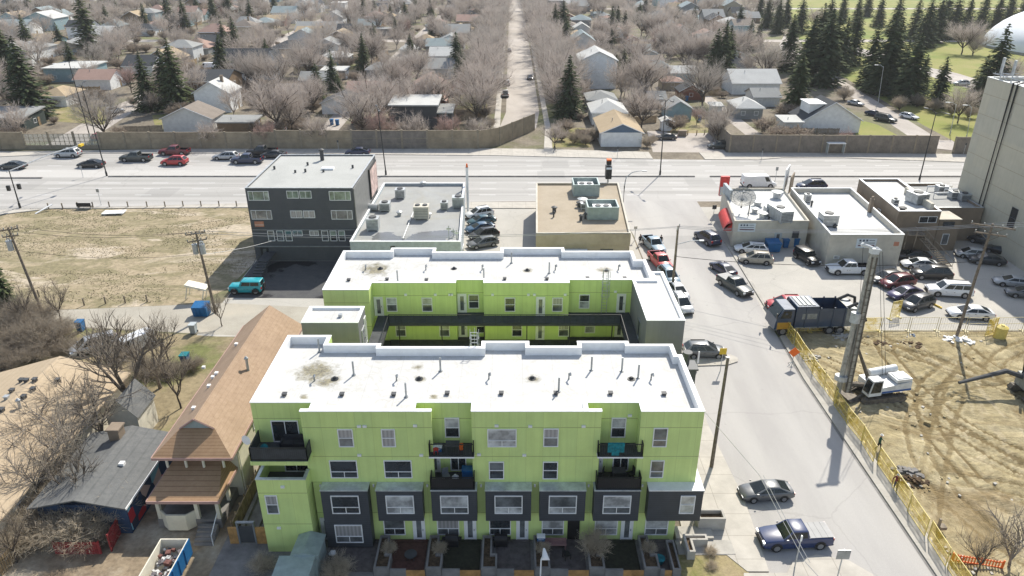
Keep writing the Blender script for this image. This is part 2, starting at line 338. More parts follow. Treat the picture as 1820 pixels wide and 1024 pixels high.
# earth of the building site: a real relief with ruts
def site():
    x0, x1, y0, y1, n, k = 32.6, 150, 8, 76.4, 330, 240
    r = random.Random(17); arcs = []
    for i in range(30):
        R_ = r.choice((9,14,22,40,70,120))*r.uniform(.8,1.3); a = r.uniform(0,6.28); px_, py_ = r.uniform(36,95), r.uniform(25,72)
        arcs.append((px_+R_*math.cos(a), py_+R_*math.sin(a), R_, r.uniform(.4,1.0), r.uniform(0,100)))
    mb = MB(); vs = []; rut = []
    for j in range(k+1):
        for i in range(n+1):
            x = x0+(x1-x0)*(i/n)**1.5; y = y0+(y1-y0)*j/k
            e = max(0, min(1, (x-x0)/2.5, (y1-y)/2))
            q = 0.0; wob = mnoise.noise((x*.2,y*.2,7))*.35
            for (cx, cy, R_, s_, ph) in arcs:
                d = math.hypot(x-cx, y-cy)-R_+wob
                if -1.6 < d < 1.6:
                    m_ = mnoise.noise((x*.06+ph,y*.06,ph))+.25
                    if m_ > 0:
                        m_ = min(1, m_*3)*s_
                        for c in (-.85, .85):
                            u = abs(d-c)
                            if u < .24: q = max(q, m_)
                            elif u < .52 and q <= 0: q = min(q, -m_*.7)
            z = .12+.30*mnoise.noise((x*.13,y*.13,0))+.16*mnoise.noise((x*.45,y*.45,4))+.08*mnoise.noise((x*1.3,y*1.3,4))+.04*mnoise.noise((x*3.1,y*3.1,4))-.13*q
            vs.append((x, y, .03+max(-.02, z)*e)); rut.append(q*e)
    fs = [(j*(n+1)+i, j*(n+1)+i+1, (j+1)*(n+1)+i+1, (j+1)*(n+1)+i) for j in range(k) for i in range(n)]
    mb.add(vs, fs); o = struct('site_earth', mb, 'm_dirt', smooth=True, sharp=80)
    a = o.data.attributes.new('rut', 'FLOAT', 'POINT'); a.data.foreach_set('value', rut)
    mb = MB()
    for i in range(1500):
        x, y = 33+55*r.random()**1.4, r.uniform(20,75)
        if mnoise.noise((x*.12,y*.12,33)) < -.05: continue
        w = r.uniform(.05,.2)*(1.7 if r.random() < .03 else .8); h = .2+.3*mnoise.noise((x*.13,y*.13,0)); rz = r.uniform(0,3)
        mb.k = r.choice((0,0,1)); mb.cbox((x,y,h*.6+w*.3),(w*2,w*1.5,w),rz=rz)
    tag(mb.build('clods', ['m_dirt','concrete']), 'clods and stones scattered over the building site', 'clods', kind='stuff')
    mb = MB()
    for i in range(24000):
        x, y = r.uniform(-95,-37.5), r.uniform(84,120.5)
        if y < 88 and x > -41 or mnoise.noise((x*.11,y*.16,3))+.35*mnoise.noise((x*.5,y*.5,3)) < -.05: continue
        for t in range(2):
            a = r.uniform(0,3.14); w, h = r.uniform(.03,.08), r.uniform(.03,.09); c_, s_ = math.cos(a)*w, math.sin(a)*w; lx, ly = r.uniform(-.12,.12), r.uniform(-.12,.12)
            mb.add([(x-c_,y-s_,.01),(x+c_,y+s_,.01),(x+c_*.6+lx,y+s_*.6+ly,h),(x-c_*.4+lx,y-s_*.4+ly,h)],[(0,1,2,3)],0 if mnoise.noise((x*.07,y*.07,12)) > 0 else 1)
    tag(mb.build('grass', ['dry_tuft','olive_tuft']), 'dry tufted grass on the vacant lot', 'grass', kind='stuff')
plain('dry_tuft',(.36,.30,.195),.95,var=.3,scale=.8); plain('olive_tuft',(.25,.225,.13),.95,var=.3,scale=.8)
site()
# suburb beyond the wall
sheet('residential_street', 'm_resstreet', [(-3.4,178),(1,176.5),(6,181),(7.4,200),(8,520),(12,1500),(0,1500),(-2,520),(-1.6,200)], .008)
mb = MB(); mb.prism([(7.0,158.5),(9.0,158.5),(9.6,181),(9.8,520),(8.6,520),(8.2,181)], -.05, .09); mb.prism([(-4.6,181),(-3.0,181),(-3.2,520),(-4.4,520)], -.05, .09)
struct('residential_pavement', mb, 'm_walk')
sheet('alley', 'm_resstreet', [(-47.5,166),(-42.5,166),(-43.5,300),(-40,640),(-44,640),(-48.5,300)], .007)
sheet('alley', 'm_resstreet', [(56,166),(60,166),(58.5,300),(57,640),(53,640),(55,300)], .007)
sheet('street', 'm_resstreet', [(-106,163),(-97.6,163),(-103,200),(-104,330),(-110,800),(-120,800),(-112,330),(-112,203)], .008)
sheet('cross_street', 'm_resstreet', [(-700,352),(700,352),(700,361),(-700,361)], .009)
sheet('cross_street', 'm_resstreet', [(-700,530),(700,530),(700,540),(-700,540)], .009)
sheet('street', 'm_resstreet', [at(1616,243)[:2],at(1692,262)[:2],at(1624,220)[:2],at(1545,172)[:2],at(1480,132)[:2],at(1420,95)[:2],at(1395,60)[:2],at(1385,80)[:2],at(1395,110)[:2],at(1455,135)[:2],at(1500,163)[:2],at(1560,205)[:2]], .008)
slab('street', [at(1660,264)[:2],at(1715,270)[:2],at(1692,250)[:2],at(1655,250)[:2]], 'm_resstreet', .06)
sheet('park_lawn', 'm_lawn', [at(1735,272)[:2],at(1640,222)[:2],at(1555,170)[:2],at(1490,132)[:2],at(1435,96)[:2],at(1410,50)[:2],at(1400,2)[:2],(330,900),(900,900),(900,160)], .006)
sheet('park_road', 'm_resstreet', [at(1830,196)[:2],at(1790,178)[:2],at(1740,163)[:2],at(1690,148)[:2],at(1600,118)[:2],at(1480,86)[:2],at(1440,70)[:2],at(1440,62)[:2],at(1500,78)[:2],at(1600,104)[:2],at(1640,118)[:2],at(1700,130)[:2],at(1760,148)[:2],at(1830,165)[:2]], .010)
sheet('lawn', 'm_lawn', [at(1520,243)[:2],at(1600,243)[:2],at(1560,222)[:2],at(1525,212)[:2]], .006)
sheet('brown_verge', 'm_suburb', [(-1,161.4),(6.6,159.4),(7.8,180),(5.8,179)], .012)
sheet('drive', 'm_resstreet', [(31,158.2),(47,157.8),(48,176),(33,178)], .009)
for pts in ([at(800,205),at(868,200),at(862,165),at(812,168)], [at(968,262),at(1050,262),at(1040,228),at(975,225)], [at(1185,238),at(1268,236),at(1262,205),at(1200,208)],
            [at(85,215),at(185,222),at(200,190),at(100,182)], [at(275,222),at(320,222),at(330,200),at(270,205)]):
    sheet('lawn', 'm_yardgreen', [p[:2] for p in pts], .011)
# ------------------------------------------------------------------ windows, doors, railings
def inset(poly, t):
    n = len(poly); out = []
    a = sum(poly[i][0]*poly[(i+1)%n][1]-poly[(i+1)%n][0]*poly[i][1] for i in range(n))
    if a < 0: poly = poly[::-1]
    for i in range(n):
        p0, p1, p2 = Vector(poly[i-1]), Vector(poly[i]), Vector(poly[(i+1)%n])
        d1 = (p1-p0).normalized(); d2 = (p2-p1).normalized()
        n1 = Vector((-d1.y, d1.x)); n2 = Vector((-d2.y, d2.x)); b = n1+n2; b = b/max(.2, b.dot(n1))
        q = p1+b*t; out.append((q.x, q.y))
    return out
def faceT(face, base):
    """local (u along the wall, out of the wall, z) -> world"""
    M_ = {'S': ((1,0,0),(0,-1,0)), 'N': ((1,0,0),(0,1,0)), 'E': ((0,1,0),(1,0,0)), 'W': ((0,1,0),(-1,0,0))}[face]
    T = Matrix.Identity(4)
    for i in range(3): T[i][0] = M_[0][i]; T[i][1] = M_[1][i]
    if face in 'SN': T[1][3] = base
    else: T[0][3] = base
    return T
def win(parent, face, base, u0, u1, z0, z1, style='hung', glass='glass_mid', frame='white_trim', fw=.07, T=None, sub=True):
    T = T or faceT(face, base)
    mb = MB(T)
    mb.box(u0, u1, .003, .075, z0, z0+fw); mb.box(u0, u1, .003, .075, z1-fw, z1)
    mb.box(u0, u0+fw, .003, .074, z0+fw, z1-fw); mb.box(u1-fw, u1, .003, .074, z0+fw, z1-fw)
    m = fw*.75; zm = z0+(z1-z0)*.36; um = (u0+u1)/2
    if style == 'slider':
        mb.box(u0+fw, u1-fw, .003, .07, zm-m/2, zm+m/2); mb.box(um-m/2, um+m/2, .003, .068, z0+fw, zm-m/2)
    elif style == 'hung': zm = (z0+z1)/2; mb.box(u0+fw, u1-fw, .003, .07, zm-m/2, zm+m/2)
    elif style == 'low': mb.box(u0+fw, u1-fw, .003, .07, zm-m/2, zm+m/2)
    elif style == 'tri':
        for q in (.24, .76): mb.box(u0+(u1-u0)*q-m/2, u0+(u1-u0)*q+m/2, .003, .07, z0+fw, z1-fw)
    elif style == 'duo': mb.box(um-m/2, um+m/2, .003, .07, z0+fw, z1-fw)
    f = mb.build('window', frame, parent)
    if sub:
        p = MB(T); g2 = None
        if style == 'slider' and isinstance(glass, tuple): glass, g2 = glass
        if isinstance(glass, tuple): glass, g2 = glass
        if g2:
            zz = (z0+z1)/2 if style == 'hung' else zm
            p.k = 0; p.box(u0+fw, u1-fw, .002, .03, zz, z1-fw); p.k = 1; p.box(u0+fw, u1-fw, .002, .03, z0+fw, zz-.001)
            p.build('pane', [glass, g2], f)
        else:
            p.box(u0+fw, u1-fw, .002, .03, z0+fw, z1-fw); p.build('pane', glass, f)
    return f
def door(parent, face, base, u0, u1, z0, z1, mat='white_trim', glass='glass_mid', T=None):
    T = T or faceT(face, base)
    mb = MB(T); mb.box(u0, u1, .003, .06, z0, z1)
    mb.box(u0-.06, u0, .003, .085, z0, z1+.06); mb.box(u1, u1+.06, .003, .085, z0, z1+.06); mb.box(u0, u1, .003, .085, z1, z1+.06)
    d = mb.build('door', mat, parent)
    if glass:
        p = MB(T); w = (u1-u0)*.27; p.box(u0+w, u1-w, .06, .068, z0+.25, z1-.2); p.build('pane', glass, d)
    h = MB(T); h.box(u1-.14, u1-.09, .06, .12, z0+.95, z0+1.1); h.build('handle', 'grey_metal', d)
    return d
def railing(parent, pts, z, h=1.05, mat='black_metal', solid=None, step=.14):
    mb = MB()
    for a, b in zip(pts[:-1], pts[1:]):
        va, vb = Vector(a), Vector(b); L = (vb-va).length; d = (vb-va)/L; ang = math.atan2(d.y, d.x); c = (va+vb)/2
        mb.cbox((c.x, c.y, z+h), (L, .06, .05), rz=ang); mb.cbox((c.x, c.y, z+.1), (L, .04, .04), rz=ang)
        n = max(2, int(L/step))
        for i in range(n+1):
            q = va+d*L*i/n; big = i in (0, n)
            mb.cbox((q.x, q.y, z+h/2), (.06 if big else .022, .06 if big else .022, h), rz=ang)
        if solid: mb.cbox((c.x, c.y, z+h*.52), (L-.1, .014, h*.78), k=1, rz=ang)
    return mb.build('railing', [mat, solid or mat], parent)
# ------------------------------------------------------------------ green building materials
def panelmat(name, col, pw, zlines, dark=.55, var=.05, axis=None):
    m, nt, b = newmat(name); p = wpos(nt)
    s = nd(nt, 'ShaderNodeSeparateXYZ'); nt.links.new(p, s.inputs[0])
    g = nd(nt, 'ShaderNodeNewGeometry'); sn = nd(nt, 'ShaderNodeSeparateXYZ'); nt.links.new(g.outputs['Normal'], sn.inputs[0])
    facex = math_(nt, 'GREATER_THAN', math_(nt, 'ABSOLUTE', sn.outputs[0]), .7)
    u = math_(nt, 'ADD', math_(nt, 'MULTIPLY', s.outputs[1], facex), math_(nt, 'MULTIPLY', s.outputs[0], math_(nt, 'SUBTRACT', 1.0, facex)))
    ln = math_(nt, 'LESS_THAN', math_(nt, 'FRACT', math_(nt, 'DIVIDE', math_(nt, 'ADD', u, 200.3), pw)), .035/pw)
    ln = math_(nt, 'MULTIPLY', ln, .35)
    for z in zlines:
        ln = math_(nt, 'MAXIMUM', ln, math_(nt, 'LESS_THAN', math_(nt, 'ABSOLUTE', math_(nt, 'SUBTRACT', s.outputs[2], z)), .028))
    cell = nd(nt, 'ShaderNodeTexWhiteNoise', noise_dimensions='2D')
    cv = nd(nt, 'ShaderNodeCombineXYZ'); nt.links.new(math_(nt, 'FLOOR', math_(nt, 'DIVIDE', math_(nt, 'ADD', u, 200.3), pw)), cv.inputs[0]); nt.links.new(math_(nt, 'FLOOR', math_(nt, 'DIVIDE', s.outputs[2], 2.6)), cv.inputs[1])
    nt.links.new(cv.outputs[0], cell.inputs[0])
    f = nz(nt, p, .7, 6, .6)
    c = mixc(nt, ramp01(nt, f, .3, .7), [k*(1-var) for k in col], [k*(1+var) for k in col])
    stk = nz(nt, p, 1.3, 5, .65, (2.2,2.2,.10)); c = mixc(nt, 1.0, c, mixc(nt, ramp01(nt, stk, .35, .7), (1.02,1.02,1.02), (.92,.93,.92)), 'MULTIPLY')
    c = mixc(nt, 1.0, c, mixc(nt, cell.outputs[0], (.96,.97,.98), (1.03,1.02,.99)), 'MULTIPLY')
    c = mixc(nt, math_(nt, 'MULTIPLY', ln, dark), c, [k*.25 for k in col])
    nt.links.new(c, b.inputs['Base Color']); b.inputs['Roughness'].default_value = .55; b.inputs['Specular IOR Level'].default_value = .3
    return m
panelmat('green_panel', (.60,.725,.275), 1.22, (2.75, 5.68, 8.05, 10.61))
panelmat('grey_panel', (.205,.20,.215), 1.3, (3.0, 6.0, 9.0), .4)
def siding(name, col, h=.2, amt=.45):
    m, nt, b = newmat(name); p = wpos(nt)
    s = nd(nt, 'ShaderNodeSeparateXYZ'); nt.links.new(p, s.inputs[0])
    ln = math_(nt, 'LESS_THAN', math_(nt, 'FRACT', math_(nt, 'DIVIDE', math_(nt, 'ADD', s.outputs[2], 50), h)), .14)
    f = nz(nt, p, 1.1, 5, .6)
    c = mixc(nt, ramp01(nt, f, .3, .7), [k*.88 for k in col], [k*1.1 for k in col])
    nt.links.new(mixc(nt, math_(nt, 'MULTIPLY', ln, amt), c, [k*.3 for k in col]), b.inputs['Base Color']); b.inputs['Roughness'].default_value = .6
    return m
siding('charcoal_siding', (.050,.056,.066))
plain('deck_dark', (.05,.055,.06), .7, var=.2)
plain('bay_flashing', (.56,.60,.60), .4, .3, var=.2)
ROOF_Z = 11.3
DRAIN = [(at(595,674,ROOF_Z), .5), (at(745,674,ROOF_Z), .45), (at(946,673,ROOF_Z), .55), (at(1122,674,ROOF_Z), .3), (at(560,663,ROOF_Z), 1.5), (at(580,678,ROOF_Z), .9), (at(567,650,ROOF_Z), .8), (at(668,479,ROOF_Z), 1.6),
         (at(807,478,ROOF_Z), .35), (at(937,481,ROOF_Z), .6), (at(1075,480,ROOF_Z), .7), (at(676,500,ROOF_Z), .3), (at(540,706,ROOF_Z), .35), (at(770,706,ROOF_Z), .35), (at(742,653,ROOF_Z),.4)]
def membrane():
    m, nt, b = newmat('roof_membrane'); p = wpos(nt)
    n1 = nz(nt, p, 1.3, 7, .7, dist=.5)
    acc = None
    for (c, r) in DRAIN:
        vm = nd(nt, 'ShaderNodeVectorMath', operation='DISTANCE'); nt.links.new(p, vm.inputs[0]); vm.inputs[1].default_value = (c[0], c[1], ROOF_Z)
        d = math_(nt, 'ADD', math_(nt, 'DIVIDE', vm.outputs['Value'], r), math_(nt, 'MULTIPLY', math_(nt, 'SUBTRACT', n1, .5), 3.0))
        e = ramp01(nt, d, 1.25, .35); acc = e if acc is None else math_(nt, 'MAXIMUM', acc, e)
    base = mixc(nt, ramp01(nt, nz(nt, p, .35, 6, .65), .3, .7), (.49,.485,.465), (.565,.565,.55))
    base = mixc(nt, math_(nt, 'MULTIPLY', ramp01(nt, nz(nt, p, .8, 7, .7, (1,.5,1)), .58, .75), .35), base, (.60,.585,.53))
    sx = nd(nt, 'ShaderNodeSeparateXYZ'); nt.links.new(p, sx.inputs[0]); sm = math_(nt, 'LESS_THAN', math_(nt, 'FRACT', math_(nt, 'DIVIDE', math_(nt, 'ADD', sx.outputs[0], 100), 2.4)), .022)
    base = mixc(nt, math_(nt, 'MULTIPLY', sm, .3), base, (.30,.29,.28))
    pd = nz(nt, p, .45, 5, .6, dist=1.5); base = mixc(nt, math_(nt, 'MULTIPLY', math_(nt, 'SUBTRACT', ramp01(nt, pd, .50, .53), ramp01(nt, pd, .53, .56)), .35), base, (.36,.34,.28))
    c = mixc(nt, math_(nt, 'MULTIPLY', acc, .85), base, mixc(nt, ramp01(nt, nz(nt, p, 5, 5, .7), .4, .65), (.24,.21,.11), (.05,.042,.025)))
    nt.links.new(c, b.inputs['Base Color']); b.inputs['Roughness'].default_value = .7; b.inputs['Specular IOR Level'].default_value = .25
membrane()
# ------------------------------------------------------------------ GREEN APARTMENT BUILDING
APT = thing('apartment_building', 'lime green four storey apartment block with charcoal bays and white roofs', 'building', (-2.6, 48, 0))
def block(poly, ztop=12.0, wall='green_panel', zroof=ROOF_Z, inner='parapet_cap', z0=0.0, cap=.34, parent=None):
    P_ = parent or APT
    mb = MB(); mb.prism(poly, z0, zroof-.02); mb.ring(poly, .17, zroof-.02, ztop-.03)
    mb.build('wall', wall, P_)
    ins = inset(poly, .172)
    mb = MB(); mb.poly([(p[0], p[1], zroof) for p in ins]); rf = mb.build('roof', 'roof_membrane', P_)
    mb = MB(); mb.ring(ins, .14, zroof+.002, ztop-.03); mb.ring(inset(poly, -.03), cap, ztop-.028, ztop+.03); mb.build('parapet', inner, rf)
    return rf
FRONT = [(-18.85,44.0),(-14.4,44.0),(-14.4,42.9),(-6.9,42.9),(-6.9,44.0),(-2.88,44.0),(-2.88,42.9),(5.4,42.9),(5.4,44.0),(9.15,44.0),(9.15,42.9),(13.6,42.9),(13.6,50.7),(13.2,50.7),(13.2,52.4),(9.6,52.4),(9.6,52.9),(5.4,52.9),(5.4,52.1),(1.4,52.1),(1.4,52.9),(-2.5,52.9),(-2.5,52.0),(-10.8,52.0),(-10.8,52.5),(-15.2,52.5),(-15.2,53.9),(-18.85,53.9)]
RF = block(FRONT, z0=5.7)
BACK = [(-18.05,62.8),(-13.65,62.8),(-13.65,64.4),(-5.48,64.4),(-5.48,65.1),(-2.78,65.1),(-2.78,64.4),(5.58,64.4),(5.58,65.1),(11.7,65.1),(13.9,65.1),(13.9,70.0),(12.9,70.0),(12.9,72.4),(5.6,72.4),(5.6,73.4),(-1.2,73.4),(-1.2,72.2),(-8.2,72.2),(-8.2,73.3),(-13,73.3),(-13,72.5),(-18.05,72.5)]
RB = block(BACK)
# lower storeys of the front block, fins, left corner volume
mb = MB()
mb.box(-14.8, 12.5, 42.902, 52.0, 0, 5.69)
mb.box(-18.84, -14.8, 44.0, 53.8, 0, 5.69)
for a, b_ in ((-15.0,-14.402), (-6.898,-5.72), (5.402,6.35)): mb.box(a, b_, 42.9, 43.18, 5.7, 11.97)
mb.box(-18.5, -14.9, 41.7, 43.998, 0, 5.75)
mb.box(-18.5, -14.9, 41.7, 41.88, 5.75, 6.9); mb.box(-18.5, -18.32, 41.88, 43.99, 5.75, 6.9); mb.box(-15.08, -14.9, 41.88, 42.89, 5.75, 6.9)
mb.box(-18.65, -14.5, 41.72, 43.99, 8.18, 8.5)
mb.box(-14.81, -14.4, 42.93, 43.9, 5.69, 8.2)
mb.build('wall', 'green_panel', APT)
for a, b_ in ((-15.03,-14.43), (-6.87,-5.69), (5.43,6.38)): mb = MB(); mb.box(a, b_, 42.86, 43.21, 11.972, 12.03); mb.build('fin_cap', 'parapet_cap', APT)
mb = MB(); mb.add([],[]); U_ = [(-18.53,43.99),(-18.53,41.67),(-14.87,41.67),(-14.87,42.85),(-15.11,42.85),(-15.11,41.91),(-18.29,41.91),(-18.29,43.99)]
mb.prism(U_, 6.902, 6.97); mb.build('parapet', 'bay_flashing', APT)
mb = MB(); mb.box(-18.3, -15.1, 41.9, 43.98, 5.752, 5.78); mb.build('balcony_floor', 'deck_dark', APT); mb = MB(); mb.box(-18.6, -14.55, 41.78, 43.97, 8.502, 8.53); mb.build('balcony_floor', 'deck_dark', APT)
# charcoal bays
WB = ['glass_dark', 'glass_blind', ('glass_blind','glass_mid'), ('glass_mid','glass_blind'), ('glass_mid','glass_blind'), ('glass_blind','glass_mid'), 'glass_mid']
BAYS = [(-14.05,-10.6,.15),(-9.98,-6.6,2.76),(-5.95,-2.6,2.76),(-1.96,1.42,2.76),(2.04,5.42,2.76),(6.05,9.42,2.76),(10.06,14.05,2.76)]
for i, (a, b_, z0) in enumerate(BAYS):
    mb = MB(); mb.box(a, b_, 42.0, 42.899, z0, 5.62)
    if i == 6: mb.box(13.62, 14.05, 42.9, 47.5, z0, 5.62); mb.box(12.52, 13.6, 42.9, 47.5, z0, 5.69)
    bay = mb.build('bay', 'charcoal_siding', APT)
    mb = MB(); mb.box(a-.04, b_+.04, 41.95, 42.897, 5.622, 5.70)
    if i == 6: mb.box(13.63, b_+.04, 42.9, 47.6, 5.622, 5.70)
    mb.build('bay_roof', 'bay_flashing' if i < 6 else 'white_trim', bay)
    w = (a+b_)/2
    if i == 6: win(bay, 'S', 42.0, 12.4, 13.5, 3.5, 5.2, 'hung', 'glass_blind')
    else: win(bay, 'S', 42.0, w-1.02, w+1.05, 3.5, 5.2, 'slider', WB[i])
    if i == 0: win(bay, 'S', 42.0, w-1.02, w+1.05, .65, 2.4, 'slider', ('glass_curtain','glass_mid'))
# front facade windows
for (u0,u1,z0,z1,st,gl) in ((-12.5,-11.4,8.93,10.5,'hung',('glass_curtain','glass_mid')), (-9.38,-8.38,8.93,10.5,'hung','glass_curtain'), (-1.77,.33,8.93,10.5,'slider','glass_blind'), (2.25,3.34,8.95,10.55,'hung',('glass_curtain','glass_mid')), (10.12,11.16,8.93,10.6,'low','glass_mid'),
        (-13.38,-11.35,6.1,7.72,'slider','glass_dark'), (-9.4,-7.35,6.1,7.72,'slider','glass_dark'), (-1.7,-.58,6.0,7.6,'hung',('glass_mid','glass_dark')), (2.26,3.38,6.0,7.6,'hung',('glass_dark','glass_dark')), (10.15,11.16,6.12,7.72,'low','glass_mid')):
    win(APT, 'S', 42.9, u0, u1, z0, z1, st, gl)
for (u0,u1,gl) in ((-9.85,-8.2,('glass_mid','glass_dark')), (-5.75,-4.05,('glass_curtain','glass_mid')), (-1.75,-.08,'glass_dark'), (2.28,3.98,('glass_blind','glass_mid')), (6.35,8.1,'glass_blind'), (10.2,11.98,('glass_blind','glass_mid'))):
    win(APT, 'S', 42.902, u0, u1, .55, 2.35, 'slider', gl)
for u0 in (-14.6, -7.55, -3.62, .38, 8.42): door(APT, 'S', 42.902, u0, u0+.82, .06, 2.2)
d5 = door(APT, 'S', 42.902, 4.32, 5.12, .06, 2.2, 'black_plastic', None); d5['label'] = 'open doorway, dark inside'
win(APT, 'S', 44.0, -17.6, -15.6, 8.55, 10.45, 'duo', ('glass_dark'))
win(APT, 'S', 44.0, -17.1, -15.3, 5.8, 7.7, 'duo', 'glass_dark')
for x in (-4.92, 7.25):
    win(APT, 'S', 44.0, x, x+1.08, 8.95, 10.7, 'hung', ('glass_blind','glass_dark'))
    win(APT, 'S', 44.0, x+.3, x+1.5, 5.9, 7.6, 'duo', 'glass_dark'); door(APT, 'S', 44.0, x-1.3, x-.5, 5.75, 7.8)
win(APT, 'S', 41.7, -18.05, -17.15, 3.75, 5.5, 'hung', ('glass_curtain','glass_mid'))
mb = MB()
for (x, z, y) in ((-10.9,10.75,42.9),(-10.5,10.75,42.9),(-6.9,10.8,42.9),(-1.1,10.8,42.9),(1.3,10.75,42.9),(5.1,10.75,42.9),(-11.1,8.2,42.9),(-6.6,8.2,42.9),(.9,8.2,42.9),(-2.4,8.25,42.9),(-16.6,6.3,41.7),(8.55,10.9,44.0),(-17.4,2.4,41.7)):
    mb.box(x-.14, x+.14, y-.11, y-.002, z-.09, z+.09)
for x in (-14.25,-10.3,-6.3,-2.3,1.7,5.7,9.7): mb.box(x-.06, x+.06, 42.78, 42.898, 5.3, 5.5)
mb.build('vent', 'white_trim', APT)
# balconies
for (x0, x1) in ((-6.0,-2.72), (6.15,9.45)):
    for z, f in ((8.42, 42.35), (5.72, 42.0)):
        mb = MB(); mb.box(x0, x1, f, 43.99, z-.12, z); bal = mb.build('balcony', 'white_trim' if z > 8 else 'charcoal_siding', APT)
        mb = MB(); mb.box(x0+.02, x1-.02, f+.02, 43.98, z+.002, z+.03); mb.build('deck', 'deck_dark', bal)
        railing(bal, [(x0+.06,42.86),(x0+.06,f+.06),(x1-.06,f+.06),(x1-.06,42.86)], z+.03, 1.06, solid='black_plastic' if z < 8 else 'black_metal' if False else None)
railing(APT, [(-18.58,43.9),(-18.58,41.82),(-14.56,41.82),(-14.56,42.8)], 8.53, 1.1, solid='deck_dark')
# rooftop pipes, vents and drains
for zr, par, tall, short, box_, dr in ((ROOF_Z, RF, [(568,626),(629,667),(722,706),(783,660),(1051,658),(1105,660),(1134,672),(993,696)], [(705,677),(869,674),(1011,674),(1157,675),(559,677)], [(506,703),(608,703),(700,703),(795,701),(891,701),(988,701),(1085,701),(1180,702)], [(595,674),(745,674),(946,673),(1122,674)]),
        (ROOF_Z, RB, [(707,501),(860,497),(909,468),(976,486)], [(650,480),(757,480),(857,480),(987,480),(1099,480)], [(620,499),(688,498),(758,499),(897,497),(972,497),(1044,496),(1110,496)], [(676,478),(807,478),(937,481),(1078,481)])):
    for p in tall: x, y = at(*p, zr); mb = MB(); mb.cyl(x, y, zr, zr+1.25, .075, 8); mb.cyl(x, y, zr, zr+.08, .16, 8); mb.build('vent_pipe', 'grey_metal', par, True)
    for p in short: x, y = at(*p, zr); mb = MB(); mb.tube([(x,y,zr),(x,y,zr+.5),(x+.1,y-.12,zr+.62),(x+.1,y-.3,zr+.5)], .075, 8); mb.build('vent_pipe', 'grey_metal', par, True)
    for p in box_: x, y = at(*p, zr); mb = MB(); mb.box(x-.14, x+.14, y-.14, y+.14, zr, zr+.16); mb.box(x-.18, x+.18, y-.18, y+.18, zr+.17, zr+.22); mb.build('roof_vent', 'dark_grey', par)
    for p in dr: x, y = at(*p, zr); mb = MB(); mb.cyl(x, y, zr, zr+.05, .3, 12); mb.cyl(x, y, zr+.05, zr+.22, .2, 10, r1=.1); mb.build('roof_drain', 'black_metal', par)
# roof ladders with cages
def ladder(x, y, z0, z1, sgn, parent):
    mb = MB()
    for s in (-.25, .25): mb.box(x+s-.03, x+s+.03, y-.03, y+.03, z0, z1)
    z = z0+.2
    while z < z1: mb.box(x-.25, x+.25, y-.015, y+.015, z, z+.03); z += .32
    z = z0+2
    while z < z1: mb.tube([(x-.36,y,z),(x-.36,y+sgn*.5,z),(x,y+sgn*.75,z),(x+.36,y+sgn*.5,z),(x+.36,y,z)], .02, 4); z += .7
    for s in (-.36, 0, .36): mb.box(x+s-.02, x+s+.02, y+sgn*(.75 if s == 0 else .5)-.015, y+sgn*(.75 if s == 0 else .5)+.015, z0+2, z1)
    mb.build('ladder', 'galv_metal', parent)
ladder(-3.1, 52.25, 8.5, 13.2, 1, APT); ladder(9.15, 64.9, 8.45, 13.2, -1, APT)
# courtyard: decks, railings, doors, windows
mb = MB()
for z in (8.25, 5.45, 2.6):
    mb.box(-13.3, 11.75, 62.5, 64.39, z, z+.16); mb.box(-5.45, -2.8, 64.392, 65.09, z, z+.16); mb.box(5.6, 11.72, 64.392, 65.09, z, z+.16)
    mb.box(-13.3, -11.9, 54.0, 62.498, z, z+.16); mb.box(10.5, 11.75, 53.0, 62.498, z, z+.16)
mb.build('walkway', 'deck_dark', APT)
mb = MB(); mb.box(-12.5, 11.7, 53, 64, .02, .08); mb.build('courtyard_floor', 'concrete_dark', APT)
for z in (8.41, 5.61, 2.76):
    railing(APT, [(-11.9,54.2),(-11.9,62.55),(10.5,62.55),(10.5,53.2)], z, 1.05, step=.6)
mb = MB()
x = -11
while x < 11: mb.box(x-.05, x+.05, 62.58, 62.68, .1, 8.2); x += 4.15
mb.build('post', 'black_metal', APT)
mb = MB(); mb.box(-13.35, -12.6, 53.0, 56.6, 8.42, 8.46); mb.build('landing', 'grey_metal', APT)
for z in (8.42, 5.62, 2.78):
    for (u, y) in ((-13.52,64.4),(-5.35,65.1),(2.42,64.4),(10.45,65.1)):
        if (u, y) == (-13.52,64.4) and z < 8: continue
        door(APT, 'S', y, u, u+.78, z, z+2.0)
    for i, (u, y) in enumerate(((-12.36,64.4),(-8.88,64.4),(-4.32,65.1),(-.72,64.4),(3.95,64.4),(6.66,65.1))):
        if z < 8: u += .7 if i != 1 else 1.6
        win(APT, 'S', y, u, u+1.04, z+.45, z+1.98, 'hung', [('glass_blind','glass_mid'),('glass_blind','glass_mid'),('glass_dark','glass_dark'),('glass_dark','glass_dark'),('glass_curtain','glass_mid'),('glass_dark','glass_blind')][i])
mb = MB()
for (x, y) in ((-10.4,64.4),(-7.5,64.4),(-6.1,64.4),(-1.9,64.4),(1.6,64.4),(2.2,64.4),(5.2,64.4),(10.2,65.1),(-5.9,64.4)):
    mb.box(x-.13, x+.13, y-.12, y-.003, 10.62, 10.82)
mb.build('lamp', 'white_trim', APT)
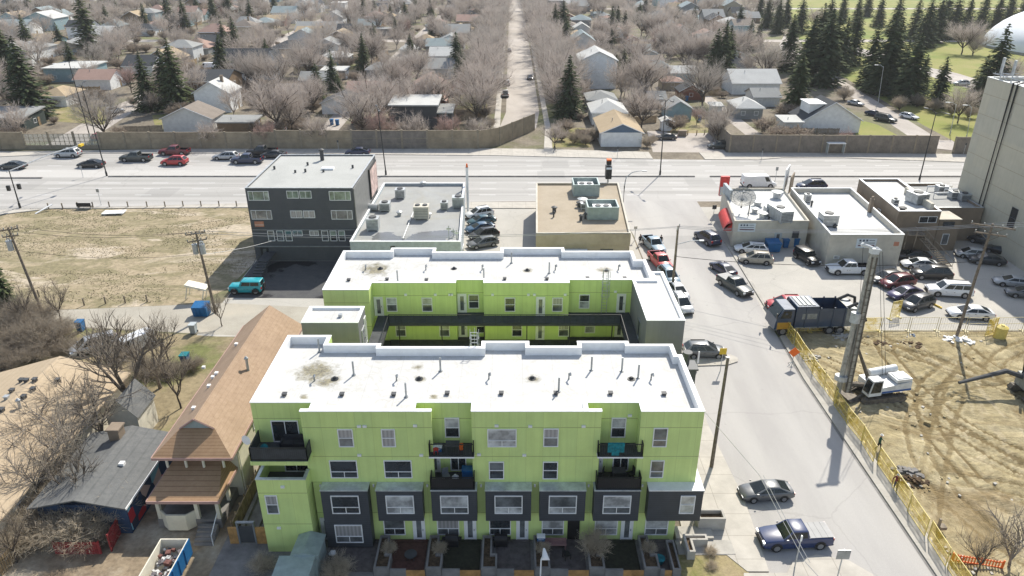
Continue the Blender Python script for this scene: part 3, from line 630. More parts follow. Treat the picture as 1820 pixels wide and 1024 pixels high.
# stair towers
rl = block([(-18.35,56.2),(-13.4,56.2),(-13.4,59.3),(-18.35,59.3)], 12.0, 'grey_panel', 11.8, cap=.3)
rr = block([(11.8,56.6),(15.15,56.6),(15.15,67.0),(13.905,67.0),(13.905,65.098),(11.8,65.098)], 12.0, 'grey_panel', 11.82, cap=.3)
mb = MB(); mb.box(-15.4, -15.1, 57.5, 57.8, 11.8, 12.1); mb.build('roof_vent', 'galv_metal', rl)
door(APT, 'E', -13.4, 57.2, 58.3, 8.42, 10.6, 'galv_metal'); win(APT, 'E', -13.4, 58.4, 59.1, 8.6, 11.2, 'duo', 'glass_mid')
win(APT, 'W', 11.8, 59.2, 60.3, 8.5, 10.4, 'plain', 'glass_dark', 'grey_metal')
# ------------------------------------------------------------------ things on the balconies
def item(name, label, cat, loc, fn, mats, rz=0, group=None, smooth=False):
    mb = MB(Matrix.Translation(loc) @ Matrix.Rotation(rz, 4, 'Z')); fn(mb)
    o = mb.build(name, mats, smooth=smooth); return tag(o, label, cat, group)
def chair_fn(mb):
    mb.box(-.25,.25,-.25,.25,.4,.45); mb.box(-.25,.25,.2,.25,.45,.95)
    for a in (-.22,.22):
        for b_ in (-.22,.22): mb.box(a-.02,a+.02,b_-.02,b_+.02,0,.4)
def table_fn(mb):
    mb.box(-.5,.5,-.35,.35,.7,.74)
    for a in (-.45,.45):
        for b_ in (-.3,.3): mb.box(a-.02,a+.02,b_-.02,b_+.02,0,.7)
def sofa_fn(mb):
    mb.box(-.8,.8,-.35,.35,.1,.42); mb.box(-.8,.8,.2,.4,.42,.85); mb.box(-.95,-.8,-.38,.4,.05,.62); mb.box(.8,.95,-.38,.4,.05,.62)
    mb.box(-.78,-.02,-.36,.18,.42,.52); mb.box(.02,.78,-.36,.18,.42,.52)
plain('cloth_teal', (.01,.17,.20), .9, var=.3, scale=5); plain('cloth_dark', (.03,.03,.035), .9, var=.2)
def bucket_fn(mb): mb.cyl(0,0,0,.42,.13,10,r1=.17); mb.cyl(0,0,.42,.45,.19,10)
def cooler_fn(mb): mb.box(-.3,.3,-.2,.2,0,.34); mb.k = 1; mb.box(-.32,.32,-.22,.22,.342,.42); mb.box(-.2,.2,-.23,-.215,.2,.24)
Z4, Z3 = 8.53, 5.75
item('outdoor_sofa', 'black outdoor sofa on the top left corner balcony', 'sofa', (-15.9,43.4,Z4), sofa_fn, 'cloth_dark')
item('exercise_ball', 'teal ball on the top left corner balcony', 'ball', (-17.95,42.9,Z4+.3), lambda m: m.tube([(0,0,-.3),(0,0,-.24),(0,0,-.1),(0,0,.1),(0,0,.24),(0,0,.3)], [.02,.18,.285,.285,.18,.02], 14), 'cloth_teal', smooth=True)
item('satellite_dish', 'small white dish clamped to the left railing of the corner balcony', 'satellite dish', (-18.75,42.6,9.4), lambda m: (m.tube([(0,0,0),(-.05,-.08,.3),(-.08,-.1,.5)],.03,6), m.tube([(-.1,-.18,.55),(-.14,-.3,.56)],[.05,.38],14)), 'white_trim')
item('cooler', 'blue cooler box with white lid on the upper middle balcony', 'cooler', (-5.4,43.1,Z4-.08), cooler_fn, ['blue_plastic','white_trim'])
item('bucket', 'orange bucket on the upper middle balcony', 'bucket', (-3.7,43.2,Z4-.08), bucket_fn, 'orange_paint')
item('stool', 'red stool on the upper middle balcony', 'stool', (-5.5,42.7,Z4-.08), lambda m: (m.cyl(0,0,.38,.44,.2,12), [m.cyl(.13*a,.13*b_,0,.38,.02,5) for a in (-1,1) for b_ in (-1,1)]), 'red_paint')
item('patio_table', 'dark metal table on the upper middle balcony', 'table', (-4.3,42.95,Z4-.08), table_fn, 'dark_grey')
item('towel', 'teal towel draped over the railing of the upper right balcony', 'towel', (7.45,42.4,Z4), lambda m: (m.box(-.6,.6,-.05,-.03,.3,1.08), m.box(-.6,.6,-.03,.06,1.08,1.1), m.box(-.6,-.1,.06,.08,.5,1.08), m.box(-.3,.25,-.075,-.052,.05,.7)), 'cloth_teal')
item('chair', 'black chair on the lower right balcony, left of the table', 'chair', (7.0,43.2,Z3), chair_fn, 'black_metal', 1.2)
item('chair', 'black chair on the lower right balcony, right of the table', 'chair', (8.9,43.3,Z3), chair_fn, 'black_metal', -1.2)
item('patio_table', 'dark metal table on the lower right balcony', 'table', (7.95,43.3,Z3), table_fn, 'dark_grey')
item('folding_chair', 'grey folded chair on the cluttered lower middle balcony', 'chair', (-4.9,43.1,Z3), chair_fn, 'grey_metal', .4)
item('bag', 'white rubbish bag on the cluttered lower middle balcony', 'bag', (-4.2,42.9,Z3), lambda m: m.tube([(0,0,0),(.02,0,.15),(0,.03,.4),(0,0,.55),(0,0,.62)], [.2,.3,.27,.08,.1], 10), 'white_trim', smooth=True)
item('storage_box', 'dark blue box on the cluttered lower middle balcony', 'box', (-3.3,43.3,Z3), lambda m: (m.box(-.4,.4,-.3,.3,0,.8), m.box(-.43,.43,-.33,.33,.802,.9)), 'blue_plastic')
# ------------------------------------------------------------------ front patios
plain('bench_pink',(.26,.15,.14),.8); plain('deck_red', (.10,.045,.035), .8, var=.3, scale=3); plain('deck_grey', (.115,.10,.095), .85, var=.25, scale=2); plain('turf', (.035,.036,.022), .95, var=.3, scale=3)
for a, b_, mt in ((-13.9,-10.3,'deck_grey'),(-9.4,-6.5,'deck_red'),(-5.3,-2.4,'turf'),(-1.2,1.4,'deck_grey'),(2.6,5.5,'deck_grey'),(6.6,9.5,'turf'),(10.6,12.2,'deck_grey')):
    mb = MB(); mb.box(a, b_, 39.7, 42.6, 0, .05); mb.box(a, b_, 42.6, 42.85, 0, .12)
    struct('patio_floor', mb, mt)
BOUND = [-10.1,-6.3,-2.25,1.65,5.65,9.65]
PLN = ['left of the red plank patio','between the red plank patio and the turf patio','between the turf patio and the bare grey patio','beside the patio with the pink bench','holding the round dry bush','nearest the right end of the building']
for x, t in zip(BOUND, PLN):
    p = thing('planter', 'grey concrete front planter ' + t, 'planter', (x+.5, 41, 0), group='concrete planters dividing the front patios')
    mb = MB(); L = [(x,40.1),(x,42.6),(x+.75,42.6),(x+.75,40.75),(x+1.15,40.75),(x+1.15,39.35),(x,39.35)]
    mb.ring(L, .14, 0, .78); mb.build('box', 'concrete_dark', p)
    mb = MB(); mb.prism(inset(L, .142), .02, .6); mb.build('soil', 'soil', p)
mb = MB(); L = [(11.7,39.2),(11.7,42.1),(12.3,42.1),(12.3,39.2)]; mb.ring(L, .12, 0, .8); mb.k = 1; mb.prism(inset(L,.122), .02, .6)
tag(mb.build('planter', ['concrete_dark','soil']), 'narrow straight concrete planter at the corner patio', 'planter')
for a, b_, t in ((-8.9,-6.35,'red plank patio'),(-5.1,-2.3,'turf patio'),(-1.1,1.6,'bare grey patio'),(2.8,5.6,'patio with the pink bench'),(6.8,9.6,'right turf patio'),(10.8,11.65,'corner patio')):
    mb = MB(); w = (a+b_)/2; mb.box(a, w-.1, 39.2, 39.38, 0, .7); mb.k = 1; mb.box(w-.1, b_, 39.22, 39.3, .05, .62)
    tag(mb.build('patio_wall', ['concrete_dark','cedar']), 'low grey wall with cedar gate in front of the '+t, 'wall')
def grill_fn(m):
    m.box(-.5,.5,-.28,.28,.1,.7); m.tube([(-.5,0,.72),(.5,0,.72)], .3, 10); m.box(-.75,-.5,-.2,.2,.66,.7); m.box(.5,.75,-.2,.2,.66,.7)
    for a in (-.45,.45): m.box(a-.03,a+.03,-.25,-.2,0,.1); m.box(a-.03,a+.03,.2,.25,0,.1)
item('barbecue', 'black covered barbecue under a ground floor window on the turf patio', 'barbecue', (-4.6,42.3,.05), grill_fn, 'black_plastic')
item('barbecue', 'black covered barbecue on the bare grey patio', 'barbecue', (-.85,42.3,.05), grill_fn, 'black_plastic')
item('bench', 'faded pink bench against the wall of the cluttered patio', 'bench', (3.3,42.0,.05), lambda m: (m.box(-.85,.85,-.2,.25,.42,.5), m.box(-.85,.85,.2,.26,.5,.8), m.box(-.8,-.72,-.2,.2,0,.42), m.box(.72,.8,-.2,.2,0,.42)), 'bench_pink')
item('cooler', 'blue cooler box left of the pink bench', 'cooler', (2.2,42.1,.8), cooler_fn, ['blue_plastic','white_trim'])
item('chair', 'black chair on the patio with the pink bench', 'chair', (4.1,41.0,.05), chair_fn, 'black_metal', 2)
item('bag', 'white sack lying on the patio under the two storey bay', 'bag', (-13.6,41.2,.06), lambda m: m.tube([(-.2,0,.15),(0,.05,.22),(.2,.1,.2),(.3,.1,.1)], [.08,.24,.22,.06], 9), 'white_trim', smooth=True)
item('planter_pot', 'green plastic tub on the corner patio', 'tub', (11.0,40.6,.05), lambda m: (m.cyl(0,0,0,.4,.3,12,r1=.38), m.cyl(0,0,.4,.43,.42,12)), 'cloth_teal')
item('fire_pit', 'round dark fire pit on the red plank patio', 'fire pit', (-7.6,41.0,.05), lambda m: (m.cyl(0,0,.12,.4,.25,14,r1=.42), m.cyl(0,0,.4,.43,.48,14), [m.cyl(.25*a,.25*b_,0,.14,.03,5) for a in (-1,1) for b_ in (-1,1)]), 'dark_grey')
# metal stair enclosure at the left corner, side passage
plain('shed_grey', (.33,.40,.39), .5, .2, var=.12)
sh = thing('stair_enclosure', 'pale grey green metal stair enclosure at the left front corner of the green building', 'enclosure', (-14.8, 39.5, 0))
mb = MB(); mb.box(-16.6,-14.3,37.2,39.2,0,1.9); mb.box(-15.9,-14.1,39.2,41.66,0,1.7); mb.build('wall', 'shed_grey', sh)
mb = MB(); mb.box(-16.75,-14.15,37.05,39.3,1.9,2.02); mb.quad((-16.0,39.3,2.0),(-15.05,39.3,2.25),(-15.05,41.68,2.1),(-16.0,41.68,1.75)); mb.quad((-15.05,39.3,2.25),(-13.95,39.3,2.0),(-13.95,41.68,1.75),(-15.05,41.68,2.1)); mb.poly([(-16,39.3,2.0),(-16,39.3,1.7),(-13.95,39.3,1.7),(-13.95,39.3,2.0),(-15.05,39.3,2.25)]); mb.build('roof', 'shed_grey', sh)
g = thing('gate', 'dark gate between cedar panels beside the green building', 'gate', (-20.3, 42.6, 0))
mb = MB(); mb.box(-21.7,-20.9,42.5,42.62,0,1.6); mb.box(-19.7,-18.55,42.5,42.62,0,1.6); mb.build('panel', 'cedar', g)
mb = MB(); mb.box(-20.85,-19.75,42.52,42.6,.1,1.7); mb.build('leaf', 'dark_grey', g)
mb = MB(); mb.box(-21.0,-20.87,42.46,42.66,0,2.05); mb.box(-19.74,-19.62,42.46,42.66,0,2.05); mb.box(-21.0,-19.62,42.46,42.66,2.05,2.15); mb.build('frame', 'grey_metal', g)
mb = MB()
for i in range(12): mb.box(-21.62+i*.012, -21.54+i*.012, 43.2+i*1.0, 44.15+i*1.0, 0, 1.55); mb.box(-21.7, -21.63, 43.13+i, 43.22+i, 0, 1.7)
tag(mb.build('side_fence', 'wood_fence'), 'tan board fence along the passage between cream house and green building', 'fence')
mb = MB(); mb.box(-21.4,-21.1,43.5,56,0,.35); mb.box(-20.2,-19.95,43.5,56,0,.3); tag(mb.build('retaining_kerb','concrete_dark'), 'grey kerb walls running along the side passage', 'kerb')
# planters and walls at the right corner
def Lpl(name, label, poly, h):
    p = thing(name, label, 'planter', (poly[0][0], poly[0][1], 0)); mb = MB(); mb.ring(poly, .16, 0, h); mb.build('box', 'concrete', p)
    mb = MB(); mb.prism(inset(poly, .162), .02, h*.72); mb.build('soil', 'soil', p)
Lpl('planter', 'sunlit concrete planter on the right side of the building by the pavement, tallest', [(14.6,43.8),(16.7,43.8),(16.7,44.9),(14.6,44.9)], 1.3)
Lpl('planter', 'L shaped sunlit concrete planter with dry plants at the right corner', [(13.1,40.8),(13.7,40.8),(13.7,42.0),(14.9,42.0),(14.9,42.6),(13.1,42.6)], .9)
Lpl('planter', 'long narrow concrete planter against the right side wall of the green building', [(14.2,45.6),(14.9,45.6),(14.9,51.5),(14.2,51.5)], .9)
mb = MB(); mb.box(12.7,15.6,42.75,44.0,0,.35); mb.box(12.6,16.9,41.3,42.72,.0,.16); tag(mb.build('entrance_steps','concrete'), 'pale concrete entrance slab at the right corner of the green building', 'steps')
# ------------------------------------------------------------------ COMMERCIAL BUILDINGS
def stainroof(name, c1, c2, c3, puddles=(), z=0):
    m, nt, b = newmat(name); p = wpos(nt)
    c = mixc(nt, ramp01(nt, nz(nt, p, .3, 7, .65), .35, .65), c1, c2)
    c = mixc(nt, math_(nt, 'MULTIPLY', ramp01(nt, nz(nt, p, .12, 6, .65, dist=.8), .52, .66), .7), c, c3)
    b.inputs['Roughness'].default_value = .85; n1 = nz(nt, p, .5, 6, .65)
    acc = None
    for (x, y, r) in puddles:
        vm = nd(nt, 'ShaderNodeVectorMath', operation='DISTANCE'); nt.links.new(p, vm.inputs[0]); vm.inputs[1].default_value = (x, y, z)
        e = ramp01(nt, math_(nt, 'ADD', math_(nt, 'DIVIDE', vm.outputs['Value'], r), math_(nt, 'MULTIPLY', math_(nt, 'SUBTRACT', n1, .5), 2.2)), 1.05, .95)
        acc = e if acc is None else math_(nt, 'MAXIMUM', acc, e)
    if acc:
        c = mixc(nt, math_(nt, 'MULTIPLY', acc, .8), c, (.10,.10,.105))
        nt.links.new(math_(nt, 'SUBTRACT', .85, math_(nt, 'MULTIPLY', acc, .6)), b.inputs['Roughness'])
    nt.links.new(mixc(nt, 1, c, mixc(nt, ramp01(nt, nz(nt, p, 5, 4, .7), .3, .7), (.9,)*3, (1.08,)*3), 'MULTIPLY'), b.inputs['Base Color'])
stainroof('roof_pale', (.37,.375,.355), (.41,.415,.395), (.33,.335,.32))
stainroof('roof_gravel', (.27,.275,.27), (.33,.335,.325), (.30,.29,.25), [(-11.5,95,2.6),(-13.2,94.8,2.0),(-9.6,96.6,2.0),(-18,96,1.6),(-16,94.5,1.5)], 4.7)
stainroof('roof_tan', (.32,.265,.19), (.37,.31,.23), (.29,.24,.175))
stainroof('roof_light', (.55,.55,.53), (.62,.62,.60), (.50,.49,.46))
siding('dark_siding', (.072,.078,.088), .25, .25)
plain('wall_blue_grey', (.40,.44,.46), .8, var=.12); plain('wall_beige', (.40,.33,.24), .85, var=.1, scale=.6)
plain('wall_cream', (.52,.49,.42), .85, var=.12, scale=.5); plain('wall_brown', (.24,.19,.14), .85, var=.12, scale=.6)
panelmat('tower_wall', (.48,.45,.37), 6.0, (3,6,9,12,15,18,21), .4)
def flatb(name, label, poly, h, wall, roof, cap='parapet_cap', par=.45, capw=.3, t=.25, cat='building'):
    cx = sum(p[0] for p in poly)/len(poly); cy = sum(p[1] for p in poly)/len(poly)
    B = thing(name, label, cat, (cx, cy, 0))
    mb = MB(); mb.prism(poly, 0, h-par-.02); mb.ring(poly, t, h-par-.02, h-.04); mb.build('wall', wall, B)
    mb = MB(); mb.poly([(p[0],p[1],h-par) for p in inset(poly, t+.002)]); rf = mb.build('roof', roof, B)
    mb = MB(); mb.ring(inset(poly, -.04), capw, h-.038, h+.04); mb.build('parapet_cap', cap, rf)
    return B, rf
def hvac(parent, x, y, z, sx, sy, sz, mat='galv_metal', fan=1, rz=0):
    T = Matrix.Translation((x, y, z)) @ Matrix.Rotation(rz, 4, 'Z'); mb = MB(T)
    mb.box(-sx/2, sx/2, -sy/2, sy/2, .18, sz); mb.box(-sx/2-.03, sx/2+.03, -sy/2-.03, sy/2+.03, sz+.002, sz+.05)
    for a in (-1, 1): mb.box(a*sx*.4-.06, a*sx*.4+.06, -sy/2, sy/2, 0, .178)
    mb.k = 1
    for i in range(6): mb.box(-sx/2+.1, sx/2-.1, -sy/2-.02, -sy/2-.002, .35+i*(sz-.5)/6, .35+i*(sz-.5)/6+.05)
    for i in range(fan): fx = (i-(fan-1)/2)*sx/max(1, fan); mb.cyl(fx, 0, sz+.052, sz+.2, min(sx/fan, sy)*.33, 14); 
    return mb.build('rooftop_unit', [mat, 'dark_grey'], parent)
def stack(parent, x, y, z, h=.8, r=.25, mat='galv_metal', hood=True):
    mb = MB(Matrix.Translation((x, y, z))); mb.cyl(0,0,0,h,r,10)
    if hood: mb.cyl(0,0,h,h+.12,r*1.6,10); mb.cyl(0,0,h+.12,h+.3,r*1.5,10,r1=r*.4)
    return mb.build('roof_vent', mat, parent, True)
# three storey charcoal block
CH, chr_ = flatb('office_block', 'charcoal three storey walk up with pale grey roof, beside the vacant lot', [(-37.1,97.7),(-22.2,97.7),(-22.0,115.2),(-37.2,115.2)], 11.0, 'dark_siding', 'roof_pale', 'galv_metal', .18, .2, .2)
for u0,u1 in ((-36.8,-33.9),(-25.5,-22.5)):
    for z0 in (9.2, 6.4): win(CH, 'S', 97.7, u0, u1, z0, z0+1.35, 'tri', 'glass_green' if z0 > 9 else 'glass_mid')
for u0 in (-31.4,-29.6):
    win(CH, 'S', 97.7, u0, u0+1.65, 9.5, 10.6, 'duo', 'glass_green'); win(CH, 'S', 97.7, u0+.15, u0+1.8, 6.6, 7.7, 'duo', 'glass_curtain')
for i, u0 in enumerate((-34.9,-33.6,-32.4)): win(CH, 'S', 97.7, u0, u0+.95, 3.1, 4.7, 'hung', 'glass_mid')
for i, u0 in enumerate((-27.2,-26.0,-24.8)): win(CH, 'S', 97.7, u0, u0+.95, 3.1, 4.7, 'hung', ('glass_green','glass_dark') if i else 'glass_mid')
win(CH,'S',97.7,-31.3,-29.9,3.9,4.7,'duo','glass_mid'); win(CH,'S',97.7,-28.9,-27.6,3.9,4.7,'duo','glass_curtain')
mb = MB(); mb.box(-37,-22.2,97.62,97.698,4.78,4.86); mb.box(-37.0,-22.2,97.55,97.69,2.2,2.35); mb.build('band', 'grey_metal', CH)
plain('side_grey', (.22,.22,.215), .45, .2, var=.12)  # paler grey than the siding, for the east side only
plain('sign_peach', (.50,.22,.14), .7, var=.15); plain('poster', (.62,.46,.42), .6, var=.35, scale=1.3)
mb = MB(); mb.box(-36.5,-35.2,97.6,97.69,5.3,6.1); mb.k = 1; mb.box(-36.5,-35.2,97.58,97.599,5.55,5.62); mb.build('wall_sign', ['sign_peach','cream_paint'], CH)
mb = MB(); mb.box(-22.05,-21.8,108.7,114.7,5.6,10.4); mb.k = 1; mb.box(-21.798,-21.76,109,114.4,5.9,10.1); mb.build('billboard', ['black_metal','poster'], CH)
for p, h in (((573,285),1.6),((488,301),.5),((547,294),.5),((627,299),.5),((525,307),.4),((543,306),.5),((575,306),.4)):
    x, y = at(*p, 10.82); stack(chr_, x, y, 10.82, h, .16 if h < 1 else .3, 'dark_grey', h > 1)
x, y = at(583,301,10.82); mb = MB(); mb.box(x-.9,x+.9,y-.5,y+.5,10.82,11.1); mb.build('skylight','parapet_cap',chr_)
mb = MB(); mb.box(-22.17,-22.02,97.9,115,0,10.8); mb.build('side_sheet','side_grey',CH)  # thin paler grey sheet over the east wall
door(CH, 'S', 97.7, -36.2, -35.2, .05, 2.1, 'black_metal')
mb = MB()
for i in range(9): mb.box(-35.6,-34.2, 89.2+i*.62, 89.82+i*.62, .16*i, .16*(i+1))
for s in (-35.65,-34.15): mb.tube([(s,89.2,.9),(s,95,2.4)],.04,5); mb.tube([(s,89.2,0),(s,89.2,.9)],.04,5)
mb.box(-35.7,-34.1,94.8,97.69,1.3,1.44); tag(mb.build('steps','dark_grey'), 'dark steps rising to the back door of the charcoal block', 'steps')
# low grey roofed shop
LS, lr = flatb('shop', 'low shop with grey gravel roof, puddles and rooftop units, right of the charcoal block', [(-22.1,92.7),(-7.0,92.7),(-8.0,119.4),(-21.7,119.4)], 5.0, 'wall_blue_grey', 'roof_gravel')
for p, s, f in (((712,352),(1.5,1.4,1.5),1),((664,408),(1.7,1.6,1.8),1),((685,374),(1.6,1.5,1.3),1),((750,388),(2.2,1.8,2.0),2),((790,372),(1.1,1.1,1.2),1),((815,368),(1.8,1.6,1.7),1)):
    x, y = at(p[0], p[1], 4.55); hvac(lr, x, y, 4.55, *s, 'galv_metal' if f < 2 else 'wall_cream', f)
for p in ((710,383),(762,386),(752,330)): x, y = at(*p, 4.55); stack(lr, x, y, 4.55, .5, .3)
x0,y0 = at(740,365,4.6); x1,y1 = at(716,426,4.6); mb = MB(); mb.tube([(x0,y0,4.72),(x1,y1,4.72)],.08,5); x1,y1=at(650,373,4.6); x0,y0=at(672,374,4.6); mb.tube([(x0,y0,5.1),(x1,y1,5.1)],.5,10); mb.build('duct','galv_metal',lr)
for i, p in enumerate(((798,425),(812,428),(806,420))):
    x, y = at(*p, 4.6); mb = MB(); mb.tube([(x,y,4.55),(x,y,6.6-.4*i)], .07, 5); mb.box(x-.3,x+.3,y-.05,y+.05,6.0-.4*i,6.3-.4*i); mb.build('antenna','galv_metal',lr)
mb = MB(); mb.box(-16.6,-16,92.62,92.699,4.1,4.35); mb.build('wall_vent','dark_grey',LS)
win(LS,'E',-7.02,96,98,1,2.6,'duo','glass_dark')
# tan roofed restaurant
BR, br = flatb('restaurant', 'tan roofed flat building with deep beige fascia behind the green block', [(3.4,95.9),(16.6,95.9),(18.0,119.4),(4.1,119.4)], 5.0, 'wall_beige', 'roof_tan', 'wall_cream', .3, .25, .25)
BRW = [c for c in BR.children if c.name.startswith('wall')]
mb = MB(); mb.box(3.35,16.65,95.75,95.88,3.3,4.9); mb.build('fascia','wall_beige',BR)
for x in (5.2, 8.0, 12.5): win(BR,'S',95.9,x,x+1.8,.9,2.6,'duo','glass_dark','dark_grey')
door(BR,'S',95.9,10.6,11.6,.05,2.1,'dark_grey')
for p, sx, sy in (((1040,343),4.2,4.0),((1069,384),4.6,3.6)):
    x, y = at(*p, 4.7); mb = MB(); L = rect(x-sx/2,x+sx/2,y-sy/2,y+sy/2); mb.ring(L,.1,4.75,6.6); mb.ring(inset(L,-.04),.2,6.602,6.7)
    u = mb.build('unit_screen','shed_grey',br)
    mb = MB(); mb.box(x-sx*.3,x+sx*.3,y-sy*.3,y+sy*.25,4.72,6.3); mb.k = 1; mb.cyl(x-.6,y,6.3,6.42,.45,12); mb.cyl(x+.6,y,6.3,6.42,.45,12); mb.build('rooftop_unit',['parapet_cap','dark_grey'],u)
for p, r in (((985,377),.3),((984,386),.12),((1035,362),.5),((1030,368),.35),((1040,389),.15),((1032,392),.2)):
    x, y = at(*p, 4.7); stack(br, x, y, 4.7, .7, r, 'dark_grey' if r < .4 else 'galv_metal')
x, y = at(1040,372,4.7); hvac(br, x, y, 4.7, 1.4, 1.0, 1.0)
tk = thing('storage_container','white canopy roof and box against the back of the restaurant','canopy',(8,93.5,0)); mb = MB(); mb.box(5.9,10.6,91.8,95.7,2.5,2.7); mb.build('roof','parapet_cap',tk); mb = MB()
for a in (6.0,10.4): mb.box(a,a+.1,91.9,92.0,0,2.5)
mb.box(5.2,7.2,91.2,91.78,1.4,2.9); mb.build('post','galv_metal',tk)
# building with the mesh dish
DB, dr_ = flatb('shop', 'white roofed corner shop with big mesh dish, red awning and rooftop units', [(33.3,103),(44.4,103),(46.0,119.0),(35.6,119.0)], 4.2, 'wall_cream', 'roof_light', 'wall_cream', .35, .25)
def dish(parent, x, y, z, r, tilt):
    T = Matrix.Translation((x,y,z)) @ Matrix.Rotation(R(-15),4,'Z') @ Matrix.Rotation(tilt,4,'X'); mb = MB(T)
    n = 24
    for ring_ in (.35,.7,1.0):
        mb.tube([(r*ring_*math.cos(2*math.pi*i/n), r*ring_*math.sin(2*math.pi*i/n), .32*r*ring_**2) for i in range(n+1)], .035, 4)
    for i in range(20):
        a = 2*math.pi*i/20; mb.tube([(r*q*math.cos(a), r*q*math.sin(a), .32*r*q*q) for q in (.05,.35,.7,1)], .03, 4)
    mb.k = 1
    vs = []; fs = []
    for j in range(5):
        for i in range(n): q = .04+.96*j/4; vs.append((r*q*math.cos(2*math.pi*i/n), r*q*math.sin(2*math.pi*i/n), .32*r*q*q+.01))
    for j in range(4):
        for i in range(n): fs.append((j*n+i, j*n+(i+1)%n, (j+1)*n+(i+1)%n, (j+1)*n+i))
    mb.add(vs, fs, 1)
    mb.k = 0
    for a in (.3,2.4,4.5): mb.tube([(r*.9*math.cos(a), r*.9*math.sin(a), .28*r),(0,0,r*.85)], .03, 4)
    mb.cyl(0,0,r*.78,r*.95,.16,8)
    d = mb.build('mesh_dish', ['grey_metal','dish_mesh'], parent)
    mb = MB(); mb.tube([(x,y,4.6),(x,y,z)], .12, 8); mb.build('mast','dark_grey',d)
m, nt, b = newmat('dish_mesh'); b.inputs['Base Color'].default_value = c4((.20,.19,.16)); b.inputs['Alpha'].default_value = .6; b.inputs['Roughness'].default_value = .5
x, y = at(1316,378,3.85); dish(dr_, x, y, 6.0, 1.95, R(30))
hx, hy = at(1384,390,3.85); hvac(dr_, hx, hy, 3.85, 2.0, 4.2, 1.9, 'galv_metal', 1, R(12))
x, y = at(1364,382,3.85); hvac(dr_, x, y, 3.85, 1.0, 1.6, 1.3)
for p, h, r in (((1346,366),.7,.55),((1341,378),.6,.4),((1355,388),.8,.5),((1380,352),1.0,.6),((1366,390),.4,.15),((1331,376),1.6,.08),((1330,384),1.2,.06)): x, y = at(*p, 3.85); stack(dr_, x, y, 3.85, h, r, 'galv_metal' if r > .3 else 'dark_grey', r > .3)
plain('awning_red', (.50,.03,.025), .6, var=.1)
aw = MB()
for i in range(7):
    a0, a1 = math.pi/2*i/6, math.pi/2*(i+1)/6
for (y0, y1) in ((104.6,111.6),):
    n = 7; X0 = 32.4
    prof = [(-1.25*math.sin(math.pi/2*i/(n-1)), 2.0+1.3*math.cos(math.pi/2*i/(n-1))) for i in range(n)]
    f = lambda yy: 33.3+(yy-103)*.143
    vs = [(f(y0)+p[0]-.02, y0, p[1]) for p in prof]+[(f(y1)+p[0]-.02, y1, p[1]) for p in prof]
    aw.add(vs, [(i,i+1,n+i+1,n+i) for i in range(n-1)]+[tuple(range(n))+(), ]); aw.add([vs[i] for i in range(n, 2*n)]+[(f(y1)-.02,y1,2.0)], [tuple(range(n+1))]); aw.add([vs[i] for i in range(n)]+[(f(y0)-.02,y0,2.0)], [tuple(range(n+1))])
aw.build('awning','awning_red',DB)
mb = MB(); mb.box(35.2,35.7,113.5,117.5,3.9,5.6); mb.build('wall_panel','wall_blue_grey',DB)
def bars_sign(parent, face, base, u0, u1, z0, z1, rows, name='wall_sign', board='sign_white'):
    T = faceT(face, base); mb = MB(T); mb.box(u0,u1,.003,.06,z0,z1); mb.k = 1
    for (a,b_,c,d,k) in rows: mb.box(u0+(u1-u0)*a,u0+(u1-u0)*b_,.061,.068,z0+(z1-z0)*c,z0+(z1-z0)*d,k)
    return mb.build(name,[board,'sign_navy','sign_maroon'],parent)
plain('sign_white',(.62,.68,.72),.5,var=.04); plain('sign_navy',(.06,.08,.12),.5,var=0); plain('sign_maroon',(.12,.05,.09),.5,var=0)
def roofed_rows():
    r = []
    for i in range(3): r.append((.12+.17*i,.22+.17*i,.70,.9,1))
    r += [(.62,.9,.78,.84,1),(.1,.92,.5,.56,1),(.1,.92,.2,.34,2)]
    return r
bars_sign(DB,'S',103,33.9,36.5,2.5,3.8,roofed_rows()); 
door(DB,'S',103,39.6,40.6,.05,2.3,'wall_blue_grey'); win(DB,'S',103,42.2,43.2,1.5,2.6,'plain','glass_dark','dark_grey')
# second: cream box with sunk roof
SB, sr = flatb('warehouse', 'big cream flat roofed building with sunk grey roof and white wall sign', [(44.6,95.6),(54.9,95.6),(56.4,117.0),(46.4,117.0)], 4.9, 'wall_cream', 'roof_light', 'parapet_cap', .85, .25)
bars_sign(SB,'S',95.6,48.4,51.2,2.9,4.3,roofed_rows()); mb = MB(); mb.box(53.7,54.4,95.54,95.598,3.2,3.8); mb.build('wall_plate','sign_peach',SB)
x, y = at(1470,400,4.05); hvac(sr, x, y, 4.05, 2.3, 2.0, 1.8); x, y = at(1434,359,4.05); hvac(sr, x, y, 4.05, .9, .9, 1.3)
x, y = at(1442,366,4.05); stack(sr, x, y, 4.05, .6, .15, 'dark_grey'); x, y = at(1484,405,4.05); stack(sr, x, y, 4.05, .3, .2, 'dark_grey')
mb = MB(); mb.box(55.1,55.6,107,107.6,4.1,6.2); mb.cyl(55.35,107.3,6.2,6.6,.2,8); mb.build('chimney','wall_brown',SB)
win(SB,'S',95.6,45.6,46.4,1.2,1.7,'plain','glass_blind')
